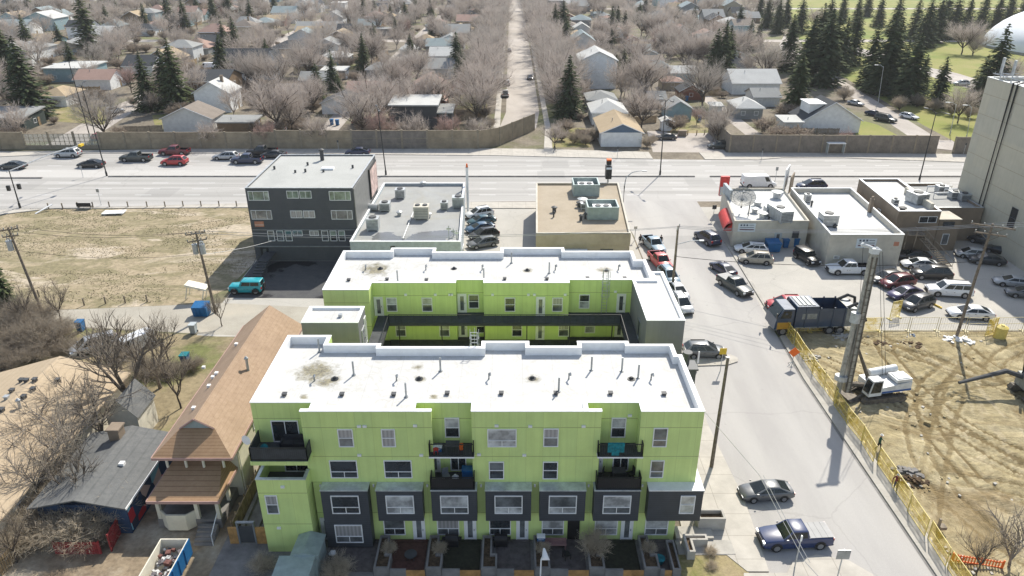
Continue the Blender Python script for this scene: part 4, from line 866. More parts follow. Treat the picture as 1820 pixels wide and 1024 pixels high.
# third and fourth
TB, tr = flatb('shop', 'tall narrow brown shop with bright white roof and wooden back stairs', [(56.6,101.4),(62.8,101.4),(64.2,117.6),(57.7,117.6)], 6.3, 'wall_brown', 'roof_membrane', 'parapet_cap', .4, .3)
x, y = at(1628,360,5.9); hvac(tr, x, y, 5.9, 2.2, 2.4, 1.6, 'galv_metal', 1, R(15)); x, y = at(1590,363,5.9); hvac(tr, x, y, 5.9, .8, .8, .8); x, y = at(1604,373,5.9); stack(tr, x, y, 5.9, .25, .35, 'dark_grey')
mb = MB(); mb.box(62.0,62.5,103,111,5.92,6.9); mb.build('roof_curb','wall_cream',tr)
win(TB,'S',101.4,59.8,62.4,4.5,5.5,'duo','glass_dark','white_trim'); win(TB,'W',56.9,107,108,3.5,4.5,'plain','glass_dark')
FB, fr_ = flatb('shop', 'brown two storey shop beside the tall tower with grey roof and pipe frames', [(64.4,105.6),(71.7,105.6),(71.8,118),(65.6,118)], 5.4, 'wall_brown', 'roof_gravel', 'galv_metal', .4, .25)
mb = MB(); mb.box(63.0,66.2,101.6,105.58,0,4.9); mb.build('annex','wall_brown',FB); mb = MB(); mb.box(62.9,66.3,101.5,105.58,4.902,5.0); mb.build('annex_roof','wall_cream',FB)
win(FB,'S',101.6,63.6,65.3,3.8,4.6,'duo','glass_dark','dark_grey'); win(FB,'S',101.6,64,65,1.0,2.7,'plain','glass_mid')
mb = MB()
for (a,b_) in ((1660,340),(1690,345),(1672,352)):
    x, y = at(a,b_,5.0); mb.tube([(x-1.2,y,5.8),(x+3.0,y+.4,5.8)],.14,6); mb.tube([(x-1.2,y,5.0),(x-1.2,y,5.8)],.07,5); mb.tube([(x+3.0,y+.4,5.0),(x+3.0,y+.4,5.8)],.07,5)
mb.build('pipe_frame','white_trim',fr_)
for p in ((1695,352),(1672,342),(1712,356)): x, y = at(*p, 5.0); hvac(fr_, x, y, 5.0, 1.6, 1.3, 1.1)
st = thing('back_stairs','grey wooden back stairs and landing behind the tall brown shop','stairs',(60,98,0)); SO = Matrix.Translation((2.9,5.4,0)); mb = MB(SO)
for i in range(16): mb.box(58.8-.16*i-.0, 59.9-.16*i, 90.2+i*.34, 90.54+i*.34, .2*i, .2*i+.06)
mb.build('tread','wood_grey',st)
mb = MB(SO)
for s in (0,1.1): mb.tube([(58.8+s,90.2,.9),(56.4+s,95.6,4.1)],.05,4); mb.tube([(58.8+s,90.2,0),(56.4+s,95.6,3.2)],.07,4)
for i in range(5): mb.tube([(58.8-.6*i,90.2+1.36*i,.8*i),(58.8-.6*i,90.2+1.36*i,.8*i+.95)],.04,4); mb.tube([(59.9-.6*i,90.2+1.36*i,.8*i),(59.9-.6*i,90.2+1.36*i,.8*i+.95)],.04,4)
mb.build('handrail','wood_grey',st)
mb = MB(SO); mb.box(54.6,57.6,94.2,95.98,3.1,3.25); 
for a,b_ in ((54.7,94.3),(57.5,94.3),(56.1,94.3)): mb.box(a-.07,a+.07,b_-.07,b_+.07,0,4.2)
mb.box(54.6,57.6,94.22,94.3,4.1,4.2); mb.build('landing','wood_grey',st)
# tower
TW, twr = flatb('apartment_tower', 'tall blank beige tower cut by the right edge, dark pipes down its side', [(72,60),(116,60),(116,113.7),(72,113.7)], 23.4, 'tower_wall', 'roof_light', 'galv_metal', .5, .4)
mb = MB()
for yy in (106.2,107.2): mb.tube([(71.82,yy,1.0),(71.82,yy,23.6),(72.6,yy,23.8)],.13,6)
mb.build('downpipe','black_metal',TW)
mb = MB()
for z in (3,6,9,12,15,18,21): mb.box(71.985,71.999,60,113.7,z,z+.05)
mb.build('joint','wall_beige',TW)
win(TW,'W',72,98.6,100.0,4.5,7.5,'hung','glass_dark','dark_grey'); win(TW,'W',72,86.0,87.6,9.5,12,'hung','glass_mid','dark_grey')
for (yy,xx) in ((112.3,73),(109.6,73),(107.6,74.5)):
    mb = MB(); mb.tube([(xx,yy,22.9),(xx,yy,26.4)],.08,6); mb.box(xx-.22,xx+.02,yy-.2,yy+.2,24.2,26.4); mb.tube([(xx,yy,24.1),(xx+1.2,yy,23)],.05,5); mb.build('antenna','galv_metal',twr)
mb = MB(Matrix.Translation((4,6.4,-.9))); mb.tube([(68.5,107,24.9),(68.5,96,24.9)],.05,5); mb.tube([(70,107,24.9),(70,96,24.9)],.05,5)
for i in range(6): mb.tube([(68.5,106.5-2*i,24),(68.5,106.5-2*i,25.2)],.04,4); mb.tube([(68.5,106.5-2*i,24.9),(72,106.5-2*i,24.9)],.04,4)
mb.build('roof_rail','galv_metal',twr)
mb = MB(); mb.box(73.5,75.5,103,105.5,22.92,24.7); mb.build('rooftop_unit','galv_metal',twr)
# ------------------------------------------------------------------ LEFT FOREGROUND HOUSES
def shinglemat(name, c1, c2, row=.28, amt=.35, axis=2):
    m, nt, b = newmat(name); p = wpos(nt); s = nd(nt, 'ShaderNodeSeparateXYZ'); nt.links.new(p, s.inputs[0])
    fr = math_(nt, 'FRACT', math_(nt, 'DIVIDE', math_(nt, 'ADD', s.outputs[axis], 40), row))
    f = nz(nt, p, 2.4, 7, .75); g = nz(nt, p, .3, 5, .6)
    c = mixc(nt, ramp01(nt, f, .3, .7), c1, c2)
    c = mixc(nt, math_(nt, 'MULTIPLY', ramp01(nt, g, .45, .7), .35), c, [k*.72 for k in c1])
    c = mixc(nt, math_(nt, 'MULTIPLY', math_(nt, 'LESS_THAN', fr, .16), amt), c, [k*.4 for k in c1])
    nt.links.new(c, b.inputs['Base Color']); b.inputs['Roughness'].default_value = .95; b.inputs['Specular IOR Level'].default_value = .15
    bump(nt, b, f, .4, .03)
plain('red_fence',(.28,.035,.035),.8,var=.25,scale=2)
shinglemat('shingle_tan', (.29,.205,.14), (.42,.31,.225), .22, .16); shinglemat('shingle_row', (.32,.20,.12), (.42,.28,.17), .15, .5)
shinglemat('shingle_sand', (.40,.315,.215), (.475,.385,.275), .2, .15); shinglemat('shingle_grey', (.115,.12,.12), (.185,.185,.18), .2, .2)
plain('stucco_cream', (.64,.60,.48), .9, var=.08, scale=1); plain('mauve_trim', (.42,.27,.235), .7, var=.08); plain('gable_blue', (.30,.36,.37), .7, var=.1)
HS = thing('cream_house', 'cream two storey house with tan shingle roof, gablet and front porch beside green block', 'house', (-25.3, 56, 0))
mb = MB(); mb.box(-27.7,-22.4,48.0,67.6,0,5.2); mb.build('wall','stucco_cream',HS)
xr, zr_, ze = -25.35, 7.6, 5.2; x0, x1, y0, y1 = -28.4, -22.1, 46.3, 68.3
gz = 6.55; gw = (zr_-gz)/(zr_-ze)*(x1-x0)/2; gy = y0+(gz-ze)*1.55
mb = MB(); mb.k = 0
mb.poly([(x0,y0,ze),(xr-gw,gy,gz),(xr,gy-.25,zr_),(xr,y1,zr_),(x0,y1,ze)]); mb.poly([(x1,y0,ze),(x1,y1,ze),(xr,y1,zr_),(xr,gy-.25,zr_),(xr+gw,gy,gz)])
mb.k = 1; mb.poly([(x0,y0,ze),(x1,y0,ze),(xr+gw,gy,gz),(xr-gw,gy,gz)])
mb.k = 2; mb.poly([(xr-gw,gy+.01,gz),(xr+gw,gy+.01,gz),(xr,gy-.02,zr_-.06)])
mb.k = 3; mb.box(x0-.02,x1+.02,y0-.06,y0-.002,ze-.22,ze+.02); mb.box(x0-.06,x0-.002,y0,y1,ze-.2,ze+.02); mb.box(x1+.002,x1+.06,y0,y1,ze-.2,ze+.02)
mb.poly([(x0,y0,ze-.03),(x1,y0,ze-.03),(x1,y1,ze-.03),(x0,y1,ze-.03)])
mb.tube([(xr-gw,gy-.1,gz),(xr,gy-.3,zr_)],.08,4); mb.tube([(xr+gw,gy-.1,gz),(xr,gy-.3,zr_)],.08,4)
mb.k = 2; mb.poly([(x0+.7,y1-.4,ze),(x1-.7,y1-.4,ze),(xr,y1-.4,zr_-.05)])
hr = mb.build('roof',['shingle_tan','shingle_row','gable_blue','mauve_trim'],HS)
for p in ((440,652),): x, y = at(*p, 7.0); stack(hr, x, y, 6.5, 1.3, .12, 'galv_metal')
for p in ((378,668),(385,664),(372,689),(345,728),(420,612),(352,606)): x, y = at(*p, 6.6); mb = MB(); mb.cbox((x,y,6.62 if False else zr_-abs(x-xr)*(zr_-ze)/((x1-x0)/2)+.1),(.3,.3,.22)); mb.build('roof_vent','white_trim',hr)
# porch
mb = MB(); X0,X1,Y0 = -28.2,-22.6,43.9
mb.poly([(X0,Y0,2.95),(X1,Y0,2.95),(X1-1.0,48.0,4.3),(X0+1.0,48.0,4.3)]); mb.poly([(X0,Y0,2.95),(X0+1.0,48.0,4.3),(X0,48.3,2.95)]); mb.poly([(X1,Y0,2.95),(X1,48.3,2.95),(X1-1,48.0,4.3)])
mb.k = 1; mb.box(X0-.03,X1+.03,Y0-.06,Y0-.002,2.72,2.97); mb.box(X1+.002,X1+.06,Y0,48,2.72,2.97); mb.box(X0-.06,X0-.002,Y0,48,2.72,2.97); mb.poly([(X0,Y0,2.9),(X1,Y0,2.9),(X1,48,2.9),(X0,48,2.9)])
mb.build('porch_roof',['shingle_row','mauve_trim'],HS)
mb = MB(); mb.box(-27.9,-22.9,44.2,47.99,.0,.85); mb.build('porch_floor','concrete_dark',HS)
mb = MB()
for x, y in ((-27.7,44.4),(-24.7,44.4),(-23.05,44.4),(-23.05,46.5)): mb = MB(); mb.box(x-.14,x+.14,y-.14,y+.14,.85,2.72); mb.build('column','stucco_cream',HS)
mb = MB()
P4 = [(-27.7,44.4),(-26.9,43.7),(-25.4,43.7),(-24.7,44.4)]
mb.prism(P4+[(p[0],p[1]+.16) for p in P4[::-1]], .2, 1.7)
mb.build('porch_wall','stucco_cream',HS)
mb = MB()
for i in range(5): mb.box(-24.5,-23.0,43.85-.32*i-.3,43.85-.32*i,0,.85-.17*i-.1)
mb.build('step','concrete_dark',HS)
mb = MB(); mb.tube([(-22.95,43.9,1.8),(-22.95,42.3,1.0)],.04,5); mb.tube([(-22.95,42.3,0),(-22.95,42.3,1.0)],.04,5); mb.build('handrail','white_trim',HS)
win(HS,'S',48.0,-27.2,-26.0,1.3,2.6,'hung','glass_dark'); door(HS,'S',48.0,-24.6,-23.7,.87,2.7,'wood_fence',None)
for u in (-26.9,-25.5,-24.1): win(HS,'S',48.0,u,u+1.0,4.35,5.05,'plain','glass_dark')
mb = MB()
for u in (-27.5,-26.0,-24.6,-23.0): mb.cyl(u,46.7,4.0,5.0,.11,8)
mb.build('column','cream_paint',HS)
for u, z in ((50.5,1.2),(54.5,1.2),(52,3.7),(57,3.7),(61,3.7)): win(HS,'E',-22.4,u,u+1.1,z,z+1.2,'hung','glass_mid')
mb = MB(); mb.tube([(-22.33,48.2,0),(-22.33,48.2,5)],.05,6); mb.build('downpipe','cream_paint',HS)
# tan roofed bungalow at the left edge
TH = thing('tan_bungalow', 'bungalow with broad sand coloured shingle roof at the left edge', 'house', (-44.2, 51, 0))
mb = MB(); mb.box(-50,-38.4,39.5,61.2,0,3.5); mb.prism([(-50,61.2),(-38.4,61.2),(-38.4,61.21),(-50,61.21)],0,3.5); mb.poly([(-50,61.2,3.5),(-38.4,61.2,3.5),(-44.2,61.2,5.15)]); mb.poly([(-50,39.5,3.5),(-38.4,39.5,3.5),(-44.2,39.5,5.15)]); mb.build('wall','cream_paint',TH)
mb = MB()
for (xe, s) in ((-37.7,1),(-50.7,-1)):
    mb.add([(xe,39,3.42),(-44.2,39,5.3),(-44.2,61.8,5.3),(xe,61.8,3.42),(xe,39,3.3),(-44.2,39,5.18),(-44.2,61.8,5.18),(xe,61.8,3.3)],[(0,1,2,3),(4,7,6,5),(0,3,7,4),(0,4,5,1),(2,6,7,3)])
thr = mb.build('roof','shingle_sand',TH)
for p in ((40,682),(50,686),(66,688),(104,681),(24,702),(62,702),(15,716),(46,716),(8,742)):
    x, y = at(*p, 4.6); z = 5.3-abs(x+44.2)*.29; mb = MB(); mb.cbox((x,y,z+.12),(.34,.34,.28)); mb.cbox((x,y,z+.28),(.44,.44,.06)); mb.build('roof_vent','galv_metal' if p[0]%2 else 'dark_grey',thr)
x, y = at(38,730,4.7); stack(thr, x, y, 4.6, 1.1, .13, 'galv_metal')
win(TH,'E',-38.4,50,51.2,1.2,2.5,'hung','glass_mid'); win(TH,'E',-38.4,44,45.2,1.2,2.5,'hung','glass_mid')
# grey roofed house with painted side
m, nt, b = newmat('mural'); p = wpos(nt); s = nd(nt,'ShaderNodeSeparateXYZ'); nt.links.new(p, s.inputs[0])
vo = nd(nt,'ShaderNodeTexVoronoi'); mp = nd(nt,'ShaderNodeMapping'); nt.links.new(p, mp.inputs[0]); mp.inputs['Scale'].default_value = (1,.75,.8); nt.links.new(mp.outputs[0], vo.inputs['Vector']); vo.inputs['Scale'].default_value = 1.0
cr = nd(nt,'ShaderNodeValToRGB'); cr.color_ramp.interpolation = 'CONSTANT'; sx = nd(nt,'ShaderNodeSeparateColor'); nt.links.new(vo.outputs['Color'], sx.inputs[0]); nt.links.new(sx.outputs[0], cr.inputs[0])
els = cr.color_ramp.elements; els[0].color = (.02,.05,.11,1); els[1].position = .35; els[1].color = (.20,.42,.52,1)
e = els.new(.6); e.color = (.40,.02,.03,1); e = els.new(.74); e.color = (.02,.03,.06,1); e = els.new(.9); e.color = (.6,.45,.4,1)
nt.links.new(cr.outputs[0], b.inputs['Base Color']); b.inputs['Roughness'].default_value = .7
plain('navy_wall',(.03,.06,.12),.8,var=.2)
GH = thing('painted_house', 'small house with worn grey roof and blue and red painted side wall', 'house', (-33,49,0))
mb = MB(); mb.box(-36.6,-29.75,43.6,52.1,0,2.85); mb.build('wall','navy_wall',GH)
mb = MB(); mb.box(-29.745,-29.7,43.7,50.6,.25,2.75); mb.build('mural','mural',GH)
mb = MB()
for xe in (-29.45,-37.0): mb.add([(xe,43.1,2.9),(-33.2,43.1,3.75),(-33.2,52.6,3.75),(xe,52.6,2.9),(xe,43.1,2.78),(-33.2,43.1,3.63),(-33.2,52.6,3.63),(xe,52.6,2.78)],[(0,1,2,3),(4,7,6,5),(0,3,7,4),(0,4,5,1),(2,6,7,3)])
mb.k = 1; mb.box(-29.46,-29.4,43.1,51,2.78,2.95); mb.k = 0
ghr = mb.build('roof',['shingle_grey','white_trim'],GH)
mb = MB(); mb.box(-34.2,-33.3,50.6,51.6,3.4,4.6); mb.box(-34.3,-33.2,50.5,51.7,4.602,4.75); mb.build('chimney','wall_brown',ghr)
x,y = at(218,828,3.3); mb = MB(); mb.cbox((x,y,3.5),(.4,.4,.3)); mb.build('roof_vent','white_trim',ghr)
ad = thing('rear_dormer_shed', 'steep grey and white gabled shed behind the painted house', 'shed', (-35.5,56.5,0))
mb = MB(); mb.box(-37,-34.2,55.2,58.5,0,3.0); mb.poly([(-37,55.2,3.0),(-34.2,55.2,3.0),(-35.6,55.2,4.6)]); mb.poly([(-37,58.5,3.0),(-34.2,58.5,3.0),(-35.6,58.5,4.6)]); mb.build('wall','cream_paint',ad)
mb = MB(); mb.quad((-37.2,55,2.8),(-35.6,55,4.7),(-35.6,58.7,4.7),(-37.2,58.7,2.8)); mb.quad((-34.0,55,2.8),(-35.6,55,4.7),(-35.6,58.7,4.7),(-34.0,58.7,2.8)); mb.build('roof','shingle_grey',ad)
# fences, deck and yard things on the left
def boards(name, label, pts, h, mat='wood_fence', gap=.16, bw=.13, rails=2, cat='fence'):
    mb = MB()
    for a, b_ in zip(pts[:-1], pts[1:]):
        va, vb = Vector(a), Vector(b_); L = (vb-va).length; d = (vb-va)/L; an = math.atan2(d.y,d.x); n = max(1,int(L/gap))
        for i in range(n): q = va+d*(i+.5)*L/n; hh = h*random.uniform(.97,1.03); mb.cbox((q.x,q.y,hh/2),(bw,.025,hh),rz=an)
        c = (va+vb)/2; nn = Vector((-d.y,d.x))*.04
        for r in range(rails): mb.cbox((c.x+nn.x,c.y+nn.y,h*(.25+.55*r)),(L,.05,.09),rz=an)
        k = max(1,int(L/2.4))
        for i in range(k+1): q = va+d*L*i/k; mb.cbox((q.x+nn.x,q.y+nn.y,h*.52),(.1,.1,h*1.06),rz=an)
    return tag(mb.build(name, mat), label, cat)
p = [at(5,1023)[:2], at(40,985)[:2], at(95,925)[:2], at(120,880)[:2]]
boards('picket_fence','pale worn picket fence at the lower left corner', p, 1.5, 'wood_fence', .2, .12)
boards('board_fence','faded red board fence in front of the painted house', [at(100,985)[:2], at(180,985)[:2]], 1.2, 'red_fence', .17, .15)
boards('board_fence','red board fence between the painted house and the cream house', [at(222,935)[:2], at(198,980)[:2]], 1.6, 'red_fence', .16, .15)
mb = MB()
for i in range(7): mb.box(-29.2,-26.4, 60.0,60.05,.2+i*.28,.4+i*.28)
for a in (-29.2,-27.8,-26.4): mb.box(a-.06,a+.06,60.05,60.15,0,2.2)
mb.box(-29.2,-26.5,58.0,59.98,.55,.65); mb.box(-30.9,-29.22,56.5,60,.0,.5); tag(mb.build('slat_screen','wood_fence'), 'tan horizontal slat screen and deck behind the cream house', 'deck')
db = thing('dumpster','open white and blue waste container full of rubbish by the cream house','container',(-25.4,39.4,0))
mb = MB(); L = [(-26.3,37.3),(-24.2,37.3),(-24.2,41.4),(-26.3,41.4)]; mb.ring(L,.08,.15,1.6); mb.box(-26.2,-24.3,37.4,41.3,.16,.3); mb.build('body','cream_paint',db)
mb = MB(); mb.box(-24.195,-24.14,37.3,41.4,.15,1.62); 
for yy in (38.3,39.3,40.3): mb.box(-24.14,-24.08,yy-.05,yy+.05,.15,1.6)
mb.box(-26.3,-24.2,37.2,37.29,.15,1.62); mb.build('side','blue_plastic',db)
plain('junk_a',(.5,.5,.5),.7,var=.5,scale=6); plain('junk_b',(.12,.11,.12),.8,var=.5,scale=6); plain('junk_c',(.16,.07,.06),.8,var=.4,scale=6)
rr_ = random.Random(3); mb = MB()
for i in range(70):
    mb.k = rr_.choice((0,0,1,1,2)); mb.cbox((rr_.uniform(-26.0,-24.5),rr_.uniform(37.7,41.0),rr_.uniform(.4,1.05)),(rr_.uniform(.1,.6),rr_.uniform(.1,.4),rr_.uniform(.05,.3)),rz=rr_.uniform(0,3))
tag(mb.build('rubbish',['junk_a','junk_b','junk_c']), 'heap of mixed rubbish lying in the open waste container', 'rubbish', kind='stuff')
def bin_(label, loc, mat='blue_plastic', lid=None, rz=0, s=1.0, group=None):
    o = thing('wheeled_bin', label, 'bin', loc, rz, group); mb = MB(Matrix.Translation(o.location) @ Matrix.Rotation(rz,4,'Z') @ Matrix.Scale(s,4))
    mb.add([(-.24,-.26,.06),(.24,-.26,.06),(.24,.26,.06),(-.24,.26,.06),(-.3,-.34,.98),(.3,-.34,.98),(.3,.36,.98),(-.3,.36,.98)],[(0,3,2,1),(4,5,6,7),(0,1,5,4),(1,2,6,5),(2,3,7,6),(3,0,4,7)])
    mb.build('body',mat,o); mb = MB(mb.T); mb.box(-.33,.33,-.38,.38,.985,1.05); mb.tube([(-.28,.42,.95),(.28,.42,.95)],.03,5); mb.build('lid',lid or mat,o)
    mb = MB(mb.T); 
    for a in (-.27,.23): mb.tube([(a,.3,.1),(a+.05,.3,.1)],.1,10)
    mb.build('wheel','black_plastic',o); return o
bin_('blue wheeled bin beside the hedge near the silver minivan', at(145,588)[:2], s=1.3)
bin_('pale blue wheeled bin at the lane edge behind the cream house', at(345,592)[:2], 'wall_blue_grey', s=1.2); bin_('blue purple wheeled bin in the yard behind the cream house', at(331,648)[:2], 'blue_plastic', 'cloth_teal', s=1.3)
dm = thing('recycling_skip','blue skip under a tilted white board at the foot of the transformer pole','skip',at(360,560)[:2]); x, y = at(360,560)
mb = MB(Matrix.Translation((x,y,0))@Matrix.Scale(.85,4)); mb.add([(-1,-.7,.1),(1,-.7,.1),(1,.7,.1),(-1,.7,.1),(-1.1,-.9,1.6),(1.1,-.9,1.6),(1.1,.9,1.9),(-1.1,.9,1.9)],[(0,3,2,1),(4,5,6,7),(0,1,5,4),(1,2,6,5),(2,3,7,6),(3,0,4,7)])
for a in (-.6,0,.6): mb.box(a-.05,a+.05,-1.0,-.86,.3,1.5)
mb.build('body','blue_plastic',dm)
x, y = at(352,535); mb = MB(Matrix.Translation((x-.3,y+.3,0))@Matrix.Rotation(.25,4,'Y')); mb.box(-1.5,1.2,-.6,.9,2.0,2.12); mb.box(-1.5,1.2,-.62,-.6,1.9,2.12)
for a in (-1.2,.9): mb.box(a-.05,a+.05,-.5,-.4,.1,2.0); mb.box(a-.05,a+.05,.7,.8,.1,2.0)
tag(mb.build('board_table','cream_paint'),'tilted white board on posts behind the blue skip','board')
# ------------------------------------------------------------------ VEHICLES
def paint(name, col, rough=.32, metal=.0):
    m, nt, b = newmat(name); b.inputs['Roughness'].default_value = rough; b.inputs['Metallic'].default_value = metal
    b.inputs['Coat Weight'].default_value = .45; b.inputs['Coat Roughness'].default_value = .1
    f = nz(nt, opos(nt), 2.5, 5, .6)
    nt.links.new(mixc(nt, ramp01(nt, f, .3, .75), [c*.92 for c in col], [min(.9, c*1.06+.008) for c in col]), b.inputs['Base Color'])
    return m
for n, c in dict(black=(.012,.012,.014), charcoal=(.04,.043,.047), grey=(.13,.135,.14), silver=(.42,.43,.44), white=(.72,.73,.74), blue=(.012,.028,.10), navy=(.012,.02,.06), teal=(.0,.30,.36), red=(.42,.02,.022), maroon=(.13,.012,.018), purple=(.06,.05,.12), tan=(.36,.33,.27), lightblue=(.20,.29,.37), greygreen=(.045,.052,.05), steelblue=(.04,.10,.18), darkteal=(.02,.075,.10)).items(): paint('paint_'+n, c, .35 if n != 'silver' else .4, .3 if n in ('silver','grey') else 0)
plain('car_glass', (.012,.018,.02), .12, var=.2, spec=.5, local=True); plain('tyre', (.02,.02,.02), .85, var=.15); plain('rim', (.34,.34,.35), .35, .6, var=.1, local=True)
plain('trim_black', (.02,.02,.022), .6, var=.1, local=True); plain('lamp_clear', (.70,.72,.74), .15, var=.05, local=True); plain('lamp_red', (.35,.01,.01), .25, var=.05, local=True); plain('lamp_amber',(.7,.25,.02),.3,var=.05,local=True)
# stations of the lower body: (x, belt height, half width); greenhouse: rear base, rear top, front top, front base
CARS = {
 'sedan': dict(L=4.75, W=.91, H=1.45, st=[(-2.37,.72,.72),(-2.28,.97,.82),(-1.9,1.03,.88),(-.8,1.01,.91),(1.0,.97,.91),(1.8,.86,.89),(2.2,.73,.82),(2.37,.55,.66)], gh=(-2.08,-1.0,.22,1.35), gw=(.86,.63), wx=1.38, wr=.33, sp=2),
 'hatch': dict(L=4.2, W=.88, H=1.5, st=[(-2.1,.75,.72),(-2.05,.98,.82),(-1.3,1.0,.87),(0,.98,.88),(.95,.96,.88),(1.6,.86,.86),(1.95,.74,.8),(2.1,.6,.68)], gh=(-2.03,-1.35,.25,1.35), gw=(.80,.60), wx=1.25, wr=.32, sp=2),
 'suv': dict(L=4.75, W=.95, H=1.74, st=[(-2.37,.85,.80),(-2.32,1.08,.88),(-1.5,1.1,.94),(0,1.08,.95),(1.0,1.07,.95),(1.7,1.0,.93),(2.15,.87,.86),(2.37,.66,.70)], gh=(-2.30,-1.75,.3,1.42), gw=(.89,.67), wx=1.42, wr=.37, sp=3),
 'bigsuv': dict(L=5.5, W=1.0, H=1.9, st=[(-2.75,.9,.86),(-2.7,1.15,.94),(-1.5,1.16,.99),(0,1.15,1.0),(1.35,1.14,1.0),(2.1,1.1,.98),(2.6,1.0,.92),(2.75,.75,.82)], gh=(-2.66,-2.4,.65,1.45), gw=(.93,.76), wx=1.65, wr=.4, sp=3),
 'minivan': dict(L=5.05, W=.98, H=1.75, st=[(-2.52,.8,.84),(-2.48,1.05,.92),(-1.5,1.06,.97),(0,1.04,.98),(1.4,1.0,.97),(2.0,.88,.93),(2.35,.74,.85),(2.52,.6,.7)], gh=(-2.45,-2.15,.75,1.75), gw=(.90,.70), wx=1.5, wr=.35, sp=3),
 'wagon': dict(L=4.8, W=.92, H=1.5, st=[(-2.4,.75,.76),(-2.35,.95,.86),(-1.5,.98,.91),(0,.96,.92),(.95,.95,.92),(1.8,.85,.9),(2.2,.74,.84),(2.4,.6,.72)], gh=(-2.33,-1.8,.2,1.35), gw=(.85,.63), wx=1.4, wr=.34, sp=3),
 'van': dict(L=5.6, W=1.0, H=2.15, st=[(-2.8,.9,.93),(-2.78,1.15,.97),(-1.5,1.15,1.0),(0,1.15,1.0),(1.7,1.12,1.0),(2.3,1.0,.97),(2.65,.85,.9),(2.8,.65,.8)], gh=(-2.76,-2.72,1.35,2.0), gw=(.97,.88), wx=1.75, wr=.36, sp=1),
 'pickup': dict(L=5.7, W=1.0, H=1.88, st=[(-2.85,.95,.93),(-2.82,1.18,.97),(-1.9,1.19,.99),(-.85,1.2,1.0),(.9,1.17,1.0),(1.3,1.15,1.0),(2.2,1.08,.97),(2.7,.98,.92),(2.85,.75,.85)], gh=(-.85,-.7,.55,1.3), gw=(.93,.74), wx=1.78, wr=.41, sp=2, bed=(-2.72,-.95)),
 'jeep': dict(L=4.6, W=.92, H=1.85, st=[(-2.2,.85,.80),(-2.18,1.15,.82),(-1.2,1.16,.84),(0,1.16,.84),(.7,1.15,.84),(1.5,1.12,.80),(2.1,1.08,.74),(2.2,.75,.72)], gh=(-2.14,-2.08,.45,.75), gw=(.80,.74), wx=1.4, wr=.42, sp=2, flare=True),
}
def carmesh(kind, name, k):
    root = thing({'bigsuv':'large_suv','hatch':'hatchback','pickup':'pickup_truck','van':'delivery_van','jeep':'off_road_car','wagon':'estate_car'}.get(kind, kind), 'x', 'car'); Tz = None
    W, H = k['W'], k['H']; st = k['st']; mb = MB()
    n = len(st); xs = [s[0] for s in st]
    ringN = 11
    vs = []
    for i, (x, zt, w) in enumerate(st):
        end = i in (0, n-1); zb = .42 if end else (.30 if i in (1, n-2) else .24)
        pr = [(w*.86,zb),(w*.97,zb+.08),(w,zb+(zt-zb)*.45),(w*.985,zb+(zt-zb)*.78),(w*.94,zt-.05),(w*.86,zt)]
        sec = [(y,z) for y,z in pr]+[(-y,z) for y,z in pr[::-1]]
        for y,z in sec: vs.append((x,y,z))
    m = 12; fs = []; mats = []
    bed = k.get('bed')
    for i in range(n-1):
        for j in range(m):
            a, b_ = j, (j+1)%m
            if j == 5 and bed and xs[i+1] <= bed[1]+.11: continue
            fs.append((i*m+a, i*m+b_, (i+1)*m+b_, (i+1)*m+a)); mats.append(1 if j in (0,10,11) else 0)
    fs.append(tuple(range(m))); mats.append(0); fs.append(tuple(range((n-1)*m, n*m))[::-1]); mats.append(0)
    mb.v += vs; mb.f += fs; mb.m += mats
    # wheel arches (dark lip) and sills
    for sx in (-1,1):
        for sy in (-1,1):
            cx = sx*k['wx']; r = k['wr']+.075; N = 10
            y0 = sy*(W*.96); y1 = sy*(W+(.09 if k.get('flare') else .012))
            A = [(cx+r*math.cos(math.pi*q/N), k['wr']+r*math.sin(math.pi*q/N)) for q in range(N+1)]
            P_ = [(x,y1,z) for x,z in A]; mb.add(P_, [tuple(range(N+1))], 1); mb.add([(x,y0,z) for x,z in A]+P_, [(q,q+1,N+2+q,N+1+q) for q in range(N)], 1 if not k.get('flare') else 1)
    # greenhouse
    xa, xb, xc, xd = k['gh']; wb, wt = k['gw']
    def belt(x):
        for i in range(n-1):
            if xs[i] <= x <= xs[i+1]: t = (x-xs[i])/(xs[i+1]-xs[i]); return st[i][1]*(1-t)+st[i+1][1]*t
        return st[0][1]
    za, zd = belt(xa)-.03, belt(xd)-.03; zm = max(belt((xa+xd)/2)-.02, za)
    Hs = H-.06
    B = [(xa,wb,za),(xd,wb*.97,zd),(xd,-wb*.97,zd),(xa,-wb,za)]; Tt = [(xb,wt,Hs-.02),(xc,wt,Hs),(xc,-wt,Hs),(xb,-wt,Hs-.02)]
    cap = [(xb+.12,wt*.82,H-.01),(xc-.12,wt*.82,H),(xc-.12,-wt*.82,H),(xb+.12,-wt*.82,H-.01)]
    mb.add(B+Tt+cap, [(0,1,5,4),(1,2,6,5),(2,3,7,6),(3,0,4,7),(4,5,9,8),(5,6,10,9),(6,7,11,10),(7,4,8,11),(8,9,10,11)], 0)
    if bed:
        x0, x1 = bed; zt = belt((x0+x1)/2); w = W*.80; wo = W*.86
        mb.add([(x0,w,zt),(x1,w,zt),(x1,-w,zt),(x0,-w,zt),(x0,w,.72),(x1,w,.72),(x1,-w,.72),(x0,-w,.72)],[(0,1,5,4),(1,2,6,5),(2,3,7,6),(3,0,4,7),(4,5,6,7)],1)
        mb.add([(xs[0],wo,zt-.005),(x1+.1,wo,zt),(x1+.1,-wo,zt),(xs[0],-wo,zt-.005),(x0,w,zt),(x1,w,zt),(x1,-w,zt),(x0,-w,zt)],[(0,1,5,4),(1,2,6,5),(2,3,7,6),(3,0,4,7)],0)
    # bumper, grille, plate
    xf, xr_ = xs[-1], xs[0]; wf = st[-1][2]; zf = st[-1][1]
